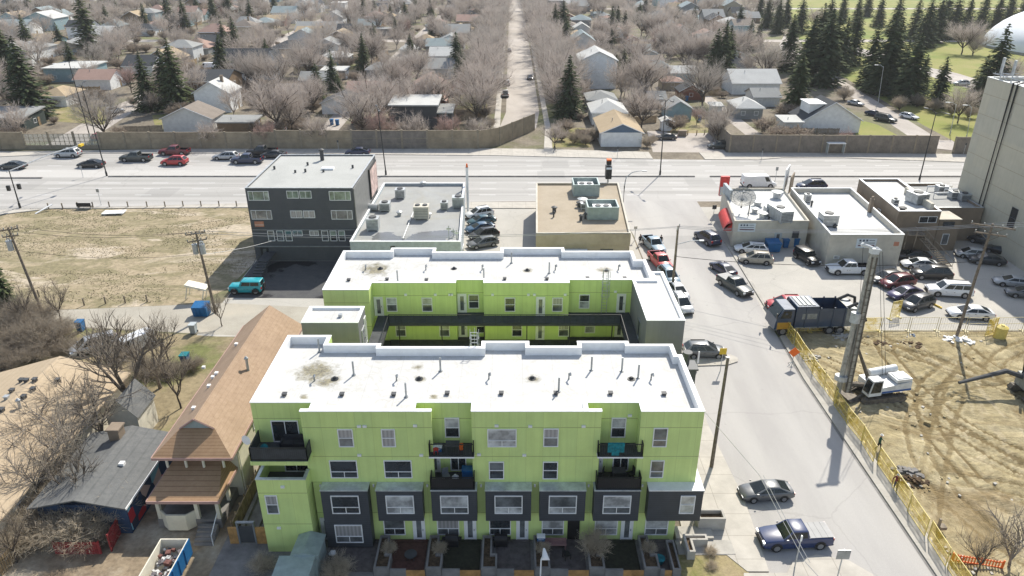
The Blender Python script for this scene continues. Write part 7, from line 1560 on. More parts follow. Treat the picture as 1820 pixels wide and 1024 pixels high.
H_('small light blue gabled garage on the yellow grass',1184,1228,213,7,2.9,1.8,'gable','y','wall_blue','roof_grey',short='blue gabled garage',garage=True,wins=0)
H_('grey sloped garage at the right alley',1192,1236,145,8,2.8,1.6,'gable','x','wall_blue','roof_pale_shingle',short='sloped right alley garage',garage=True)
H_('low grey roofed garage left of the blue gabled garage',1152,1182,192,7,2.6,1.3,'gable','x','wall_grey','roof_grey',short='low grey garage',garage=True,wins=1)
H_('white garden shed beside the dark sedan',1176,1194,233,3,2.4,.5,'gable','y','wall_white','roof_pale_shingle',short='white shed',wins=0,name='shed')
H_('long grey roofed house stepping down between spruces on the right',1300,1384,168,13,3.4,3.0,'gable','x','wall_palegrey','roof_pale_shingle',short='long grey roofed right house')
H_('grey hip roofed house behind the brown fence',1308,1354,212,9,3,1.8,'hip','x','wall_grey','roof_pale_shingle',short='grey hip fence house')
H_('grey gabled extension right of the hip house behind the fence',1338,1384,190,8,2.8,1.6,'gable','x','wall_palegrey','roof_grey',short='grey extension')
H_('tiny white roofed shed behind the brown fence corner',1264,1282,205,3,2.2,.4,'flat','x','wall_palegrey','roof_pale_shingle',short='tiny white roofed shed',wins=0,name='shed')
wh = H_('white house with grey gable roof and white dormer beside the right street',1424,1526,236,9,3.0,4.2,'gable','y','wall_white','roof_dark',short='white dormer house',wins=2)
Tw = rootmat(wh); mb = MB(Tw); mb.box(-5.2,-1.0,-2.6,3.2,3.2,6.4); mb.box(-5.5,-.8,-2.9,3.5,6.402,6.6,); dm_ = mb.build('dormer','wall_white',wh)
for u in (-1.6,0,1.6): win(dm_,'W',0,u-.5,u+.5,4.4,5.6,'plain','glass_dark',T=Tw @ faceT('W',-5.2),sub=False)
H_('small flat roofed garage left of the white dormer house',1392,1424,238,6,2.6,.3,'flat','x','wall_palegrey','roof_pale_shingle',short='flat dormer garage',garage=True,wins=0)
# procedural blocks farther away
rh = random.Random(21); cols = [(-24,'left of the residential street'),(-72,'left of the alley'),(-88,'right of the left street'),(-130,'left of the left street'),(-182,'two blocks left'),(-206,'in the third block left'),(-262,'in the fourth block left'),(-330,'in the fifth block left'),(29,'right of the residential street'),(80,'left of the right street'),(-40,'on the alley'),(52,'on the right alley'),(108,'left of the park'),(136,'nearest the park')]
WM = ['wall_white','wall_grey','wall_tan','wall_palegrey','wall_blue','wall_brownsiding','wall_redbrown']; RM = ['roof_grey','roof_dark','roof_pale_shingle','roof_pink','roof_bluegrey','roof_brownish','roof_tanshingle']
CN = {'wall_white':'white','wall_grey':'grey','wall_tan':'tan','wall_palegrey':'pale grey','wall_blue':'light blue','wall_brownsiding':'brown','wall_redbrown':'red brown'}; RN = {'roof_grey':'grey','roof_dark':'charcoal','roof_pale_shingle':'pale','roof_pink':'pinkish','roof_bluegrey':'blue grey','roof_brownish':'brownish','roof_tanshingle':'tan'}
nexp = len(HOUSES)
for cx, nm in cols:
    y = 176; k = 0
    gar = 'alley' in nm and 'on' in nm
    while y < 640:
        y += rh.uniform(12.5,17); x = cx+rh.uniform(-2.5,2.5)
        if abs(y-356) < 11 or abs(y-535) < 11: continue
        px, py = project(x, y)
        if not (-40 < px < 1860) or py < -25: continue
        if any(math.hypot(x-h[0], y-h[1]) < h[2]+(10 if y < 262 else 7) for h in HOUSES): continue
        if rh.random() < .12 or (x > 60 and x > .31*y): continue
        wm, rm = rh.choice(WM), rh.choice(RM)
        if gar: house(f'small {RN[rm]} roofed {CN[wm]} garage {nm}, {ORD[min(k,34)]} along it', x, y, 6.5, 6.5, 2.6, rh.choice((1.2,1.8)), rh.choice(('gable','hip')), rh.choice('xy'), wm, rm, garage=True, wins=1)
        else: house(f'{CN[wm]} {RN[rm]} roofed house {nm}, {ORD[min(k,34)]} in that row', x, y, rh.uniform(9,13), rh.uniform(9,13), rh.choice((3,3.2,5.4,5.8)), rh.uniform(2.0,3.2), rh.choice(('gable','gable','hip')), rh.choice('xy'), wm, rm, chim=rh.random() < .3)
        k += 1
# ------------------------------------------------------------------ sound walls and yard fences
plain('wall_panel_tan',(.30,.245,.17),.9,var=.18,scale=.6); plain('wall_panel_grey',(.20,.175,.15),.9,var=.2,scale=.8); plain('wall_post',(.27,.23,.17),.9,var=.15)
m_, nt_, b_ = newmat('wall_glass'); b_.inputs['Base Color'].default_value = (.5,.52,.48,1); b_.inputs['Alpha'].default_value = .3; b_.inputs['Roughness'].default_value = .1
SW = thing('sound_wall','long tan panel sound wall with posts between main road and suburb','wall',(-60,160.8,0))
xs_ = [-170+5.6*i for i in range(40)]; xs_ = [x for x in xs_ if x < -6]
for a, b2 in zip(xs_[:-1], xs_[1:]):
    glass = -106.5 < (a+b2)/2 < -92
    mb = MB(); h = 4.1 if (a+b2)/2 > -54 else 3.7
    if glass: mb.box(a+.15,b2-.15,160.76,160.84,.9,3.4); mb.build('panel','wall_glass',SW); mb = MB(); mb.box(a+.15,b2-.15,160.7,160.9,0,.9); [mb.box(a+.15+q*1.06,a+.21+q*1.06,160.72,160.88,.9,3.4) for q in range(1,5)]; [mb.box(a+.15,b2-.15,160.73,160.87,z,z+.06) for z in (1.7,2.5,3.38)]; mb.build('panel_frame','wall_post',SW)
    else:
        mb.box(a+.15,b2-.15,160.7,160.9,0,h); mb.k = 1; mb.box(a+.15,b2-.15,160.685,160.699,1.15,1.25); mb.box(a+.15,b2-.15,160.685,160.699,2.4,2.5); mb.box(a+.1,b2-.1,160.66,160.94,h,h+.12); mb.build('panel',['wall_panel_grey' if -38 < a < -20 else 'wall_panel_tan','wall_post'],SW)
mb = MB()
for x in xs_: mb.box(x-.2,x+.2,160.6,161.0,0,4.4 if x > -54 else 3.95)
mb.build('post','wall_post',SW)
def wallrun(name, label, pts, h, mat, step=5.2, cat='wall'):
    o = thing(name, label, cat, (pts[0][0],pts[0][1],0))
    for a, b2 in zip(pts[:-1], pts[1:]):
        va, vb = Vector(a), Vector(b2); L = (vb-va).length; d = (vb-va)/L; an = math.atan2(d.y,d.x); n = max(1,round(L/step))
        for i in range(n):
            c = va+d*(i+.5)*L/n; mb = MB(); mb.cbox((c.x,c.y,h/2),(L/n-.2,.14,h),rz=an); mb.cbox((c.x,c.y,h+.05),(L/n-.1,.24,.1),k=1,rz=an)
            k = int((L/n-.3)/.32)
            for j in range(k): q = va+d*(i*L/n+.2+j*.32); mb.cbox((q.x,q.y,h/2),(.03,.17,h-.1),k=1,rz=an)
            mb.build('panel',[mat,'wall_post'],o)
            q = va+d*i*L/n; mb = MB(); mb.cbox((q.x,q.y,h*.52),(.3,.3,h*1.06),rz=an); mb.build('post','wall_post',o)
wallrun('sound_wall','end of the sound wall bending back towards the residential street',[(-7.5,160.9),(-2.8,164.2),(5.6,179)],4.0,'wall_panel_tan')
wallrun('board_wall','tall brown board fence right of the driveway, with a corner',[(47.6,176),(47.6,157.6),(92.6,156.9)],3.9,'wall_panel_grey')
wallrun('board_wall','short brown board fence against the tower at the right',[(96.2,156.9),(112,156.6)],3.6,'wall_panel_grey')
for lab, a, b2, h in (('brown board fence at the end of the yellow grass',(1112,222),(1166,218),1.8),('orange brown board fence by the right alley',(1222,165),(1252,180),2.0),('orange brown fence below the sloped alley garage',(1228,172),(1280,170),1.8),
    ('tan fence beside the alley spruce',(452,240),(520,232),2.2),('brown fence between two garages right of the alley',(640,196),(690,200),1.9),('grey fence behind the pinkish gabled house',(690,165),(728,166),1.8),('brown fence left of the residential street lawn',(806,205),(862,210),1.6),
    ('grey fence in front of the white dormer house',(1392,240),(1490,241),1.7),('brown fence behind the brown board wall',(1300,186),(1345,188),1.8),('tan fence up the left alley side',(655,120),(690,98),1.8),('dark fence left of the pale grey garage',(222,238),(290,236),1.8)):
    boards('yard_fence', lab, [at(*a)[:2], at(*b2)[:2]], h, 'wood_fence' if 'grey' not in lab else 'wood_grey', .32, .28)
for i, p in enumerate([(1192,240),(1206,240),(1222,240),(1238,240),(1252,239),(1264,238)]):
    x, y = at(*p); mb = MB(); mb.box(x-.1,x+.1,y-.1,y+.1,0,1.1); mb.box(x-.12,x+.12,y-.12,y+.12,1.1,1.15); tag(mb.build('bollard','wood_fence'),f'tan post edging the yellow grass, {ORD[i]} from the white shed','bollard','posts edging the yellow grass')
x, y = at(1212,242); item('utility_box','brown box with pale lid beside the yellow grass','box',(x,y,0),lambda m:(m.box(-.9,.9,-.6,.6,0,1.3),m.box(-1,1,-.7,.7,1.302,1.4)),'wall_brown')
for p, lab in (((590,222),'blue wheeled bin beside the white garage at the alley mouth'),((600,223),'second blue bin right beside the white garage at the alley mouth'),((641,117),'blue bin up the alley by the light blue garage'),((1220,180),'blue bins by the orange brown fence corner'),((1243,216),'dark bin at the side of the blue gabled garage'),((556,190),'blue bin behind the alley spruce')): bin_(lab, at(*p)[:2], s=1.4)
car('hatch','red','small red car parked behind the sound wall near the alley',(640,220),180,group=RES); 
# back yard fences between the far houses
nf = 0
for (hx, hy, hr, sh) in HOUSES[nexp:]:
    if rh.random() < .5 or hy > 480: continue
    L = rh.uniform(8,14); along = rh.random() < .5; px_, py_ = project(hx, hy+hr+2)
    a = (hx-L/2, hy-hr-2.5); b2 = (hx+L/2, hy-hr-2.5)
    if along: a = (hx+hr+1.5, hy-L/2); b2 = (hx+hr+1.5, hy+L/2)
    if any(-1.5 < (a[0]-q) < 8 or -1.5 < (b2[0]-q) < 8 for q in (-3.5,-47,54)): continue
    mb = MB(); va, vb = Vector(a), Vector(b2); an = math.atan2(vb.y-va.y, vb.x-va.x); c = (va+vb)/2; mb.cbox((c.x,c.y,.85),((vb-va).length,.08,1.7),rz=an)
    for i in range(6): q = va.lerp(vb,i/5); mb.cbox((q.x,q.y,.95),(.16,.16,1.9),rz=an)
    tag(mb.build('yard_fence', rh.choice(('wood_fence','wood_grey'))), 'board fence in a back yard of the far suburb', 'fence', 'board fences in the far back yards')
# inflated dome
DM = thing('inflated_dome','huge white inflated sports dome at the upper right edge','dome',(262,326,0)); mb = MB(); nu, nv = 48, 14; vs = []; fs = []
for j in range(nv+1):
    q = 1-(j/nv)**1.0; qq = math.sin(q*math.pi/2)
    for i in range(nu): a = 2*math.pi*i/nu; z = 21*max(0,1-qq**2.5)**.5; ca, sa = math.cos(a), math.sin(a); m2_ = (abs(ca)**3+abs(sa)**3)**(-1/3); vs.append((268+62*qq*ca*m2_,322+38*qq*sa*m2_,z))
for j in range(nv):
    for i in range(nu): fs.append((j*nu+i,j*nu+(i+1)%nu,(j+1)*nu+(i+1)%nu,(j+1)*nu+i))
mb.add(vs,fs); plain('dome_fabric',(.82,.84,.85),.4,var=.04,scale=.15); mb.build('shell','dome_fabric',DM,True,sharp=70)
mb = MB(); mb.add([],[]); 
for i in range(nu): a0, a1 = 2*math.pi*i/nu, 2*math.pi*(i+1)/nu; f = lambda a,r: (268+62*r*math.cos(a)*(abs(math.cos(a))**3+abs(math.sin(a))**3)**(-1/3),322+38*r*math.sin(a)*(abs(math.cos(a))**3+abs(math.sin(a))**3)**(-1/3)); mb.quad((*f(a0,1.004),0),(*f(a1,1.004),0),(*f(a1,1.004),1.0),(*f(a0,1.004),1.0))
mb.build('base_band','wall_grey',DM); x, y = 206,300; mb = MB(); mb.box(207,211,290,294,0,4); mb.build('entrance','dark_grey',DM)
# ------------------------------------------------------------------ TREES
def treemat(name, cols, rough=.95, scale=.6, amt=.35):
    m, nt, b = newmat(name); oi = nd(nt,'ShaderNodeObjectInfo'); f = nz(nt, opos(nt), scale, 5, .7)
    c = mixc(nt, oi.outputs['Random'], cols[0], cols[1]); c = mixc(nt, ramp01(nt, f, .35, .68), c, cols[2])
    nt.links.new(c, b.inputs['Base Color']); b.inputs['Roughness'].default_value = rough; b.inputs['Specular IOR Level'].default_value = .1
    if 'twig' in name:      # round thin twigs show a lit rim from every side
        tl = nd(nt,'ShaderNodeBsdfTranslucent'); nt.links.new(c, tl.inputs[0]); mx = nd(nt,'ShaderNodeMixShader'); mx.inputs[0].default_value = .45
        nt.links.new(b.outputs[0], mx.inputs[1]); nt.links.new(tl.outputs[0], mx.inputs[2]); nt.links.new(mx.outputs[0], nt.nodes['Material Output'].inputs[0])
treemat('twigs',((.41,.355,.32),(.33,.29,.255),(.49,.43,.39)));treemat('twigs_red',((.33,.23,.21),(.28,.20,.17),(.40,.29,.26)));treemat('twigs_pale',((.52,.45,.35),(.46,.39,.30),(.60,.53,.42))); treemat('twigs_dark',((.27,.23,.185),(.31,.265,.21),(.38,.33,.265)))
treemat('twigs_mass',((.36,.315,.28),(.36,.315,.28),(.52,.455,.41)),scale=.035);treemat('twigs_brush',((.25,.21,.17),(.25,.21,.17),(.36,.30,.25)),scale=.09);plain('bark_near',(.17,.145,.12),.95,var=.3,scale=3,spec=.1);treemat('twigs_near',((.33,.285,.23),(.30,.26,.205),(.40,.35,.285)));treemat('twigs_grey',((.34,.305,.275),(.29,.26,.23),(.40,.365,.33)));treemat('needles',((.028,.048,.026),(.055,.075,.03),(.105,.12,.055)),scale=1.2); treemat('hedge_leaf',((.05,.06,.025),(.07,.065,.03),(.10,.09,.05)))
def rdir(d, spread, r):
    v = Vector((r.gauss(0,1),r.gauss(0,1),r.gauss(0,1))); v = v-d*v.dot(d); v = v.normalized() if v.length > 1e-6 else Vector((1,0,0)); return (d*math.cos(spread)+v*math.sin(spread)).normalized()
def baretree(h, seed, nbr=(5,5,6,6), trunk=.28, first=.25, spread=.75, tw=.03, up=.25, multi=1, rad=.2, tubes=2, name='bare_tree', twm='twigs', bk='bark'):
    r = random.Random(seed); tm, cm = MB(), MB(); L0 = h*trunk
    def seg(p, d, L, rr, lvl):
        n = 3 if lvl < 3 else 2; pts = [p]; q = p; dd = d
        for i in range(n): dd = (dd+Vector((r.gauss(0,.13),r.gauss(0,.13),r.gauss(0,.1)+(up*.35 if lvl else .1)))).normalized(); q = q+dd*L/n; pts.append(q)
        if lvl <= tubes: tm.tube(pts,[rr*(1-.5*i/n) for i in range(n+1)],(8,6,5,4)[min(3,lvl)],cap=False)
        else:
            w = max(tw*.5, rr*.6); sv = rdir(dd, math.pi/2, r)
            for i in range(n):
                w0, w1 = w*(1-i/n*.8), w*(1-(i+1)/n*.8); a, b2 = pts[i], pts[i+1]; cm.add([a-sv*w0,a+sv*w0,b2+sv*w1,b2-sv*w1],[(0,1,2,3)])
        if lvl >= len(nbr): return
        k = nbr[lvl]
        for i in range(k):
            t = (first if lvl else .75)+(1-(first if lvl else .75))*(i+r.random())/k if lvl else r.uniform(.72,1)
            f = t*n; j = min(n-1,int(f)); s = pts[j].lerp(pts[j+1], f-j)
            if lvl == 0: a = 6.283*(i+r.uniform(-.3,.3))/k; sp = spread*r.uniform(.55,1.15); nd_ = Vector((math.cos(a)*math.sin(sp),math.sin(a)*math.sin(sp),math.cos(sp)))
            else: nd_ = (rdir(dd, r.uniform(.4,.95), r)+Vector((0,0,up*.5))).normalized()
            LL = (h-L0)*(.56,.42,.26,.15,.09)[lvl]*r.uniform(.75,1.2); seg(s, nd_, LL, rr*(.58,.5,.5,.5,.5)[lvl], lvl+1)
    for m_i in range(multi):
        b0 = Vector((r.uniform(-.3,.3),r.uniform(-.3,.3),0)) if multi > 1 else Vector((0,0,0)); d0 = Vector((r.uniform(-.35,.35),r.uniform(-.35,.35),1)).normalized() if multi > 1 else Vector((r.uniform(-.06,.06),r.uniform(-.06,.06),1))
        seg(b0-Vector((0,0,.1)), d0, L0, rad, 0)
    o = thing(name, 'x', 'tree'); tm.build('trunk', bk, o, True, world=False); cm.build('crown', twm, o, world=False); KID[o.name] = list(o.children); return o
def spruce(h, rb, seed, name='spruce'):
    r = random.Random(seed); tm, cm = MB(), MB(); tm.tube([(0,0,-.1),(0,0,h*.5),(0,0,h*.97)],[.26,.15,.03],7,cap=False)
    z = h*.05; n = int(h*2.1)
    for i in range(n):
        t = i/(n-1); z = h*(.05+.93*t); R_ = rb*((1-t)**.68)*r.uniform(.8,1.15)+.12; k = max(4,int(11*(1-t)+4))
        for j in range(k):
            a = 6.283*(j+r.random())/k; rl = R_*r.uniform(.7,1.12); dz = -.28*rl+.12*rl*t*3
            m_ = max(2,int(rl/.42)); 
            for q in range(m_):
                f = (q+.6)/m_; x, y = rl*f*math.cos(a), rl*f*math.sin(a); zz = z+dz*f+r.uniform(-.12,.12); s = (.44+.30*(1-f))*(.55+.6*min(1,rl/1.5))
                u = Vector((math.cos(a),math.sin(a),-.35+r.uniform(-.3,.3))).normalized(); w_ = Vector((-math.sin(a),math.cos(a),r.uniform(-.5,.5))).normalized(); c = Vector((x,y,zz))
                cm.add([c-u*s*.7-w_*s*.25,c-w_*s*.55+u*.1*s,c+u*s*1.1,c+w_*s*.55+u*.1*s],[(0,1,2,3)])
    o = thing(name,'x','tree'); tm.build('trunk','bark',o,True,world=False); cm.build('crown','needles',o,world=False); KID[o.name] = list(o.children); return o
USED = set()
def place(proto, label, x, y, h, h0, rz, group=None, sx=1.0):
    s = h/h0; sc = (s*sx, s*sx, s)
    if proto.name not in USED: USED.add(proto.name); o = proto; o['label'] = label; o.location = (x,y,0); o.rotation_euler = (0,0,rz); o.scale = sc
    else: o = dup(proto, label, (x,y,0), rz, sc)
    if group: o['group'] = group
    return o
rt = random.Random(5)
ELM = [baretree(13,s,(7,7,8,9),.22,.2,.8,.046,.2,rad=.30,twm=t) for s,t in ((1,'twigs'),(2,'twigs'),(3,'twigs_grey'))]; SML = [baretree(8,s,(6,6,7,8),.22,.18,.85,.04,.3,rad=.15,twm=t) for s,t in ((11,'twigs'),(12,'twigs_red'))]
UPR = [baretree(11,s,(6,6,7,8),.28,.2,.7,.042,.35,rad=.22,twm='twigs_grey') for s in (21,22)]; SHR = [baretree(3.2,s,(5,5,6,5),.12,.1,.7,.03,.3,multi=4,rad=.05,tubes=1,name='bare_shrub',twm='twigs_dark') for s in (31,32)]
SPR = [spruce(16,4.0,s) for s in (1,2,3)]
SPX = [((60,212),62),((25,160),40),((8,130),20),((40,190),95),((162,95),-12),((266,196),90),((318,197),66),((300,188),84),((420,98),28),((303,55),-8),((330,54),-5),((352,34),-10),((402,26),-12),((432,24),-10),((490,34),-12),((466,26),-10),((567,182),112),((604,173),140),((648,40),-6),((664,42),14),((613,38),16),((719,32),2),((741,34),-4),((765,28),-4),((700,22),-5),((812,134),56),((1010,208),96),((1000,68),-4),((986,66),6),((1086,76),10),((1110,58),18),((1146,32),-6),((1203,32),6),((1281,142),34),((1268,146),50),((1292,128),44),((1232,50),10),((1330,92),34),((1346,88),42),((1312,64),8),((884,18),-10),
 ((1412,202),92),((1398,126),24),((1432,146),26),((1460,152),14),((1476,130),18),((1492,128),30),((1512,116),16),((1450,110),4),((1542,152),40),((1566,166),16),((1582,150),30),((1612,182),58),((1596,172),70),((1636,160),96),((1664,190),100),((1754,190),40),((1736,182),96),((1640,84),-8),((1622,70),-6),((1590,60),-10),((1660,76),-10),((1690,70),-12),((1712,66),-8),((1740,58),-14),((1560,48),-10),((1520,52),-10),((1470,60),-6),((1420,60),-8),((1395,48),-10),((1380,60),-4),((1362,50),-8),((1350,30),-14),((1676,54),-16),((1768,50),-14),((1790,42),-18),((1815,36),-20),((1495,40),-14),((1540,30),-16)]
SPN = {0:'tallest at the left edge of the suburb'}
for i, (b0, ty) in enumerate(SPX):
    x, y = at(*b0); h = max(6, min(24, zat(y, ty))); zone = 'in the park at the upper right' if b0[0] > 1385 else ('at the left of the suburb' if b0[0] < 340 else 'among the houses left of the street' if b0[0] < 900 else 'among the houses right of the street')
    hn = min([hh for hh in HOUSES[:nexp]], key=lambda q: math.hypot(q[0]-x,q[1]-y)); near = math.hypot(hn[0]-x,hn[1]-y) < 26 and b0[0] < 1385
    lab = f"{'tall' if h > 14 else 'small' if h < 9 else 'dark'} green spruce beside the {hn[3]}" if near else f"{'tall' if h > 14 else 'dark'} spruce {zone}"
    place(SPR[i%3], lab, x, y, h, 16, rt.uniform(0,6), 'spruces '+zone, sx=rt.uniform(1.05,1.3)*(1.25 if h < 10 else 1))
x, y = at(2,562); place(SPR[1],'green spruce cut by the left edge at the lane',x+1.0,y,zat(y,452),16,1,sx=1.0)
for x, y, h, t in ((*at(788,200)[:2],6,'dark columnar cypress left of the street lawn'),(*at(783,160)[:2],5,'slim cypress beside the pinkish gabled house')): place(SPR[0],t,x,y,h,16,0,None,.55)
ZS = [(-330,-116,30,'left of the left street'),(-98,-50,12,'between the left street and the alley'),(-40,-14,8,'left of the residential street'),(18,84,14,'right of the residential street')]
for (x0,x1,n,nm) in ZS:
    got = tries = 0
    while got < n and tries < 3000:
        tries += 1; y = 215+400*rt.random(); x = rt.uniform(x0,x1); px, py = project(x,y)
        if not (-40 < px < 1860) or py < -25 or any(math.hypot(x-h[0],y-h[1]) < h[2]+1 for h in HOUSES) or abs(y-356) < 7 or abs(y-535) < 7: continue
        if any(abs(x-h[0]) < h[2] and 0 < h[1]-y < 16 for h in HOUSES[:nexp]): continue
        h = rt.uniform(8,17); place(SPR[got%3], f"dark green spruce among the houses {nm}", x, y, h, 16, rt.uniform(0,6), 'spruces '+nm, rt.uniform(1.0,1.3)); got += 1
for sd, X, nm in ((-1,-8.2,'left'),(1,13.2,'right')):
    y = 186 if sd < 0 else 196; k = 0
    while y < 640:
        if abs(y-356) > 8 and abs(y-535) > 8:
            lab = f'{ORD[k]} leafless street tree from the wall in the {nm} row of the residential street' if k < 12 else f'leafless street tree far up the {nm} row of the residential street'
            place(ELM[k%3], lab, X+rt.uniform(-1,1), y, rt.uniform(11.5,14.5), 13, rt.uniform(0,6), f'street trees in the {nm} row of the residential street', rt.uniform(1.0,1.22)); k += 1
        y += rt.uniform(9,12)
for p, h, pr, lab in (((1146,178),15,0,'large dark leafless oak behind the blue gabled garage'),((375,262),6.5,3,'small bare tree on the pavement in front of the lattice carport'),((566,262),8,3,'bare tree on the pavement before the alley mouth'),((676,258),8,4,'bare tree on the pavement left of the dark flat house'),((738,258),8,3,'bare tree on the pavement before the dark flat house'),((797,258),7,4,'bare tree on the pavement right of the dark flat house'),((848,258),7,3,'bare tree at the bend of the sound wall'),((478,262),6,4,'bare tree on the pavement behind the black pickup'),((985,262),6,3,'small bare pale tree left of the blue gabled bungalow'),((1238,222),4.5,4,'small leaning bare tree on the yellow grass'),((1275,255),7.5,5,'bare tree at the corner of the brown board wall'),((1500,262),4,4,'thin bare tree behind the bus shelter fence')):
    x, y = at(*p); T_ = (ELM+SML+UPR)[pr]; place(T_, lab, x, y, h, (13,13,13,8,8,11,11)[pr], rt.uniform(0,6))
for i,(p,sc) in enumerate((((1000,250),2.2),((1020,255),2.4),((1040,258),2.0),((1055,250),2.6),((1150,262),1.8),((1160,255),1.7),((990,240),2.0),((870,228),2.2),((835,220),2.4),((812,222),1.8),((1630,190),3),((1660,198),3),((1690,205),3),((1720,210),3),((1596,196),3.2),((1500,178),3.4))): place(SHR[i%2], 'leafless shrub at the bungalow hedge' if p[0] < 1200 and p[0] > 960 else 'leafless shrub on the lawn left of the residential street' if p[0] < 960 else 'leafless bush along the park side of the right street', *at(*p)[:2], sc*1.2, 3.2, rt.uniform(0,6), 'shrubs beyond the wall '+('near the bungalow' if 960 < p[0] < 1200 else 'by the street lawn' if p[0] < 960 else 'in the park'), 1.3)
ZONES = [(-41,-13,166,640,38,'between the alley and the residential street'),(-99,-50,166,640,50,'between the left street and the alley'),(-300,-116,166,640,60,'left of the left street'),(17,54,172,640,40,'right of the residential street'),(60,96,170,380,28,'between the right alley and the right street'),(112,190,180,520,10,'on the park lawn')]
for (x0,x1,y0,y1,n,nm) in ZONES:
    got = 0; tries = 0
    while got < n and tries < 4000:
        tries += 1; x = rt.uniform(x0,x1); y = y0+(y1-y0)*rt.random()**1.25; px, py = project(x,y)
        if not (-60 < px < 1880) or py < -30 or abs(y-356) < 6 or abs(y-535) < 6: continue
        if any(math.hypot(x-h[0],y-h[1]) < h[2]+.4 for h in HOUSES): continue
        if 'park' not in nm and (x > 88 or (x > 56 and y < 250)): continue
        if any(abs(x-h[0]) < h[2]+1.5 and 0 < h[1]-y < (27 if h[1] < 240 else 15) for h in HOUSES[:nexp]) and rt.random() < .93: continue
        if 'park' not in nm and x > 60 and px > 1395-(262-py)*0 and py < 170: continue
        pr = rt.choice((0,1,2,3,4,5,6,0,1)); h = (13,13,13,8,8,11,11)[pr]
        hn = min([hh for hh in HOUSES[:nexp]], key=lambda q: math.hypot(q[0]-x,q[1]-y)); near = math.hypot(hn[0]-x,hn[1]-y) < 13
        kind_ = ('broad','broad','broad','small','small','upright','upright')[pr]; col_ = 'grey brown' if pr > 4 else 'pinkish grey'
        side = 'left of' if x < hn[0]-3 else 'right of' if x > hn[0]+3 else ('in front of' if y < hn[1] else 'behind')
        lab = f'{kind_} {col_} leafless tree {side} the {hn[3]}' if near else f'{kind_} {col_} leafless tree in the backyards {nm}'
        place((ELM+SML+UPR)[pr], lab, x, y, h*rt.uniform(.75,1.1), h, rt.uniform(0,6), 'leafless trees '+nm, rt.uniform(.9,1.15)); got += 1
# the rest of the suburb's leafless trees, too many to tell apart: one mesh
LT = [baretree(12,s,(6,6,6,6),.22,.2,.8,.085,.2,rad=.28,tubes=1,name='leafless_trees') for s in (61,62,63)]
geo = []
for o in LT:
    vs_l, fs_l = [], []; n0 = 0
    for c in KID[o.name]:
        m = c.data; v = np.empty(len(m.vertices)*3); m.vertices.foreach_get('co', v); v = v.reshape(-1,3)
        q = np.array([p.vertices[:] for p in m.polygons if len(p.vertices) == 4]); vs_l.append(v); fs_l.append(q+n0); n0 += len(v)
    geo.append((np.concatenate(vs_l), np.concatenate(fs_l)))
    for c in KID[o.name]: bpy.data.objects.remove(c)
    bpy.data.objects.remove(o)
SG = []
for s in (71,72):
    o = baretree(3.0,s,(5,5,5,4),.12,.1,.8,.07,.3,multi=4,rad=.04,tubes=1,name='brush'); vs_l, fs_l = [], []; n0 = 0
    for c in KID[o.name]:
        m = c.data; v = np.empty(len(m.vertices)*3); m.vertices.foreach_get('co', v); v = v.reshape(-1,3); q = np.array([p.vertices[:] for p in m.polygons if len(p.vertices) == 4]); vs_l.append(v); fs_l.append(q+n0); n0 += len(v)
    SG.append((np.concatenate(vs_l), np.concatenate(fs_l)))
    for c in KID[o.name]: bpy.data.objects.remove(c)
    bpy.data.objects.remove(o)
def massmesh(name, AV, AF, mat, label, cat):
    AV = np.concatenate(AV).astype('f4'); AF = np.concatenate(AF).astype('i4'); me = bpy.data.meshes.new(name)
    me.vertices.add(len(AV)); me.vertices.foreach_set('co', AV.ravel()); me.loops.add(AF.size); me.loops.foreach_set('vertex_index', AF.ravel()); me.polygons.add(len(AF)); me.polygons.foreach_set('loop_start', np.arange(0,AF.size,4,dtype='i4')); me.update(); me.validate(); me.materials.append(MAT[mat])
    o = bpy.data.objects.new(name, me); COL.objects.link(o); tag(o, label, cat, kind='stuff')
AV, AF = [], []; n0 = 0; got = 0; tries = 0
while got < 480 and tries < 30000:
    tries += 1; y = 166+230*rt.random()**1.2; x = rt.uniform(-290, 90 if y > 250 else 76)
    px, py = project(x,y)
    if not (-330 < px < 2050) or abs(y-356) < 6 or -6 < x < 11 or -47.5 < x < -42 or 54.5 < x < 60 or (-110 < x < -97 and y < 205) or (30 < x < 48 and y < 178) or any(abs(x-h[0]) < h[2]-.8 and abs(y-h[1]) < h[2]-.8 for h in HOUSES): continue
    v, f = SG[got%2]; s = rt.uniform(.5,1.3); a = rt.uniform(0,6.28); w = s*rt.uniform(1,1.7); c_, s_ = math.cos(a), math.sin(a)
    AV.append(np.stack([x+(v[:,0]*c_-v[:,1]*s_)*w, y+(v[:,0]*s_+v[:,1]*c_)*w, v[:,2]*s],1)); AF.append(f+n0); n0 += len(v); got += 1
massmesh('brush', AV, AF, 'twigs_brush', 'grey brown leafless brush and shrubs between the suburb houses', 'brush')
AV, AF = [], []; n0 = 0; got = 0; tries = 0
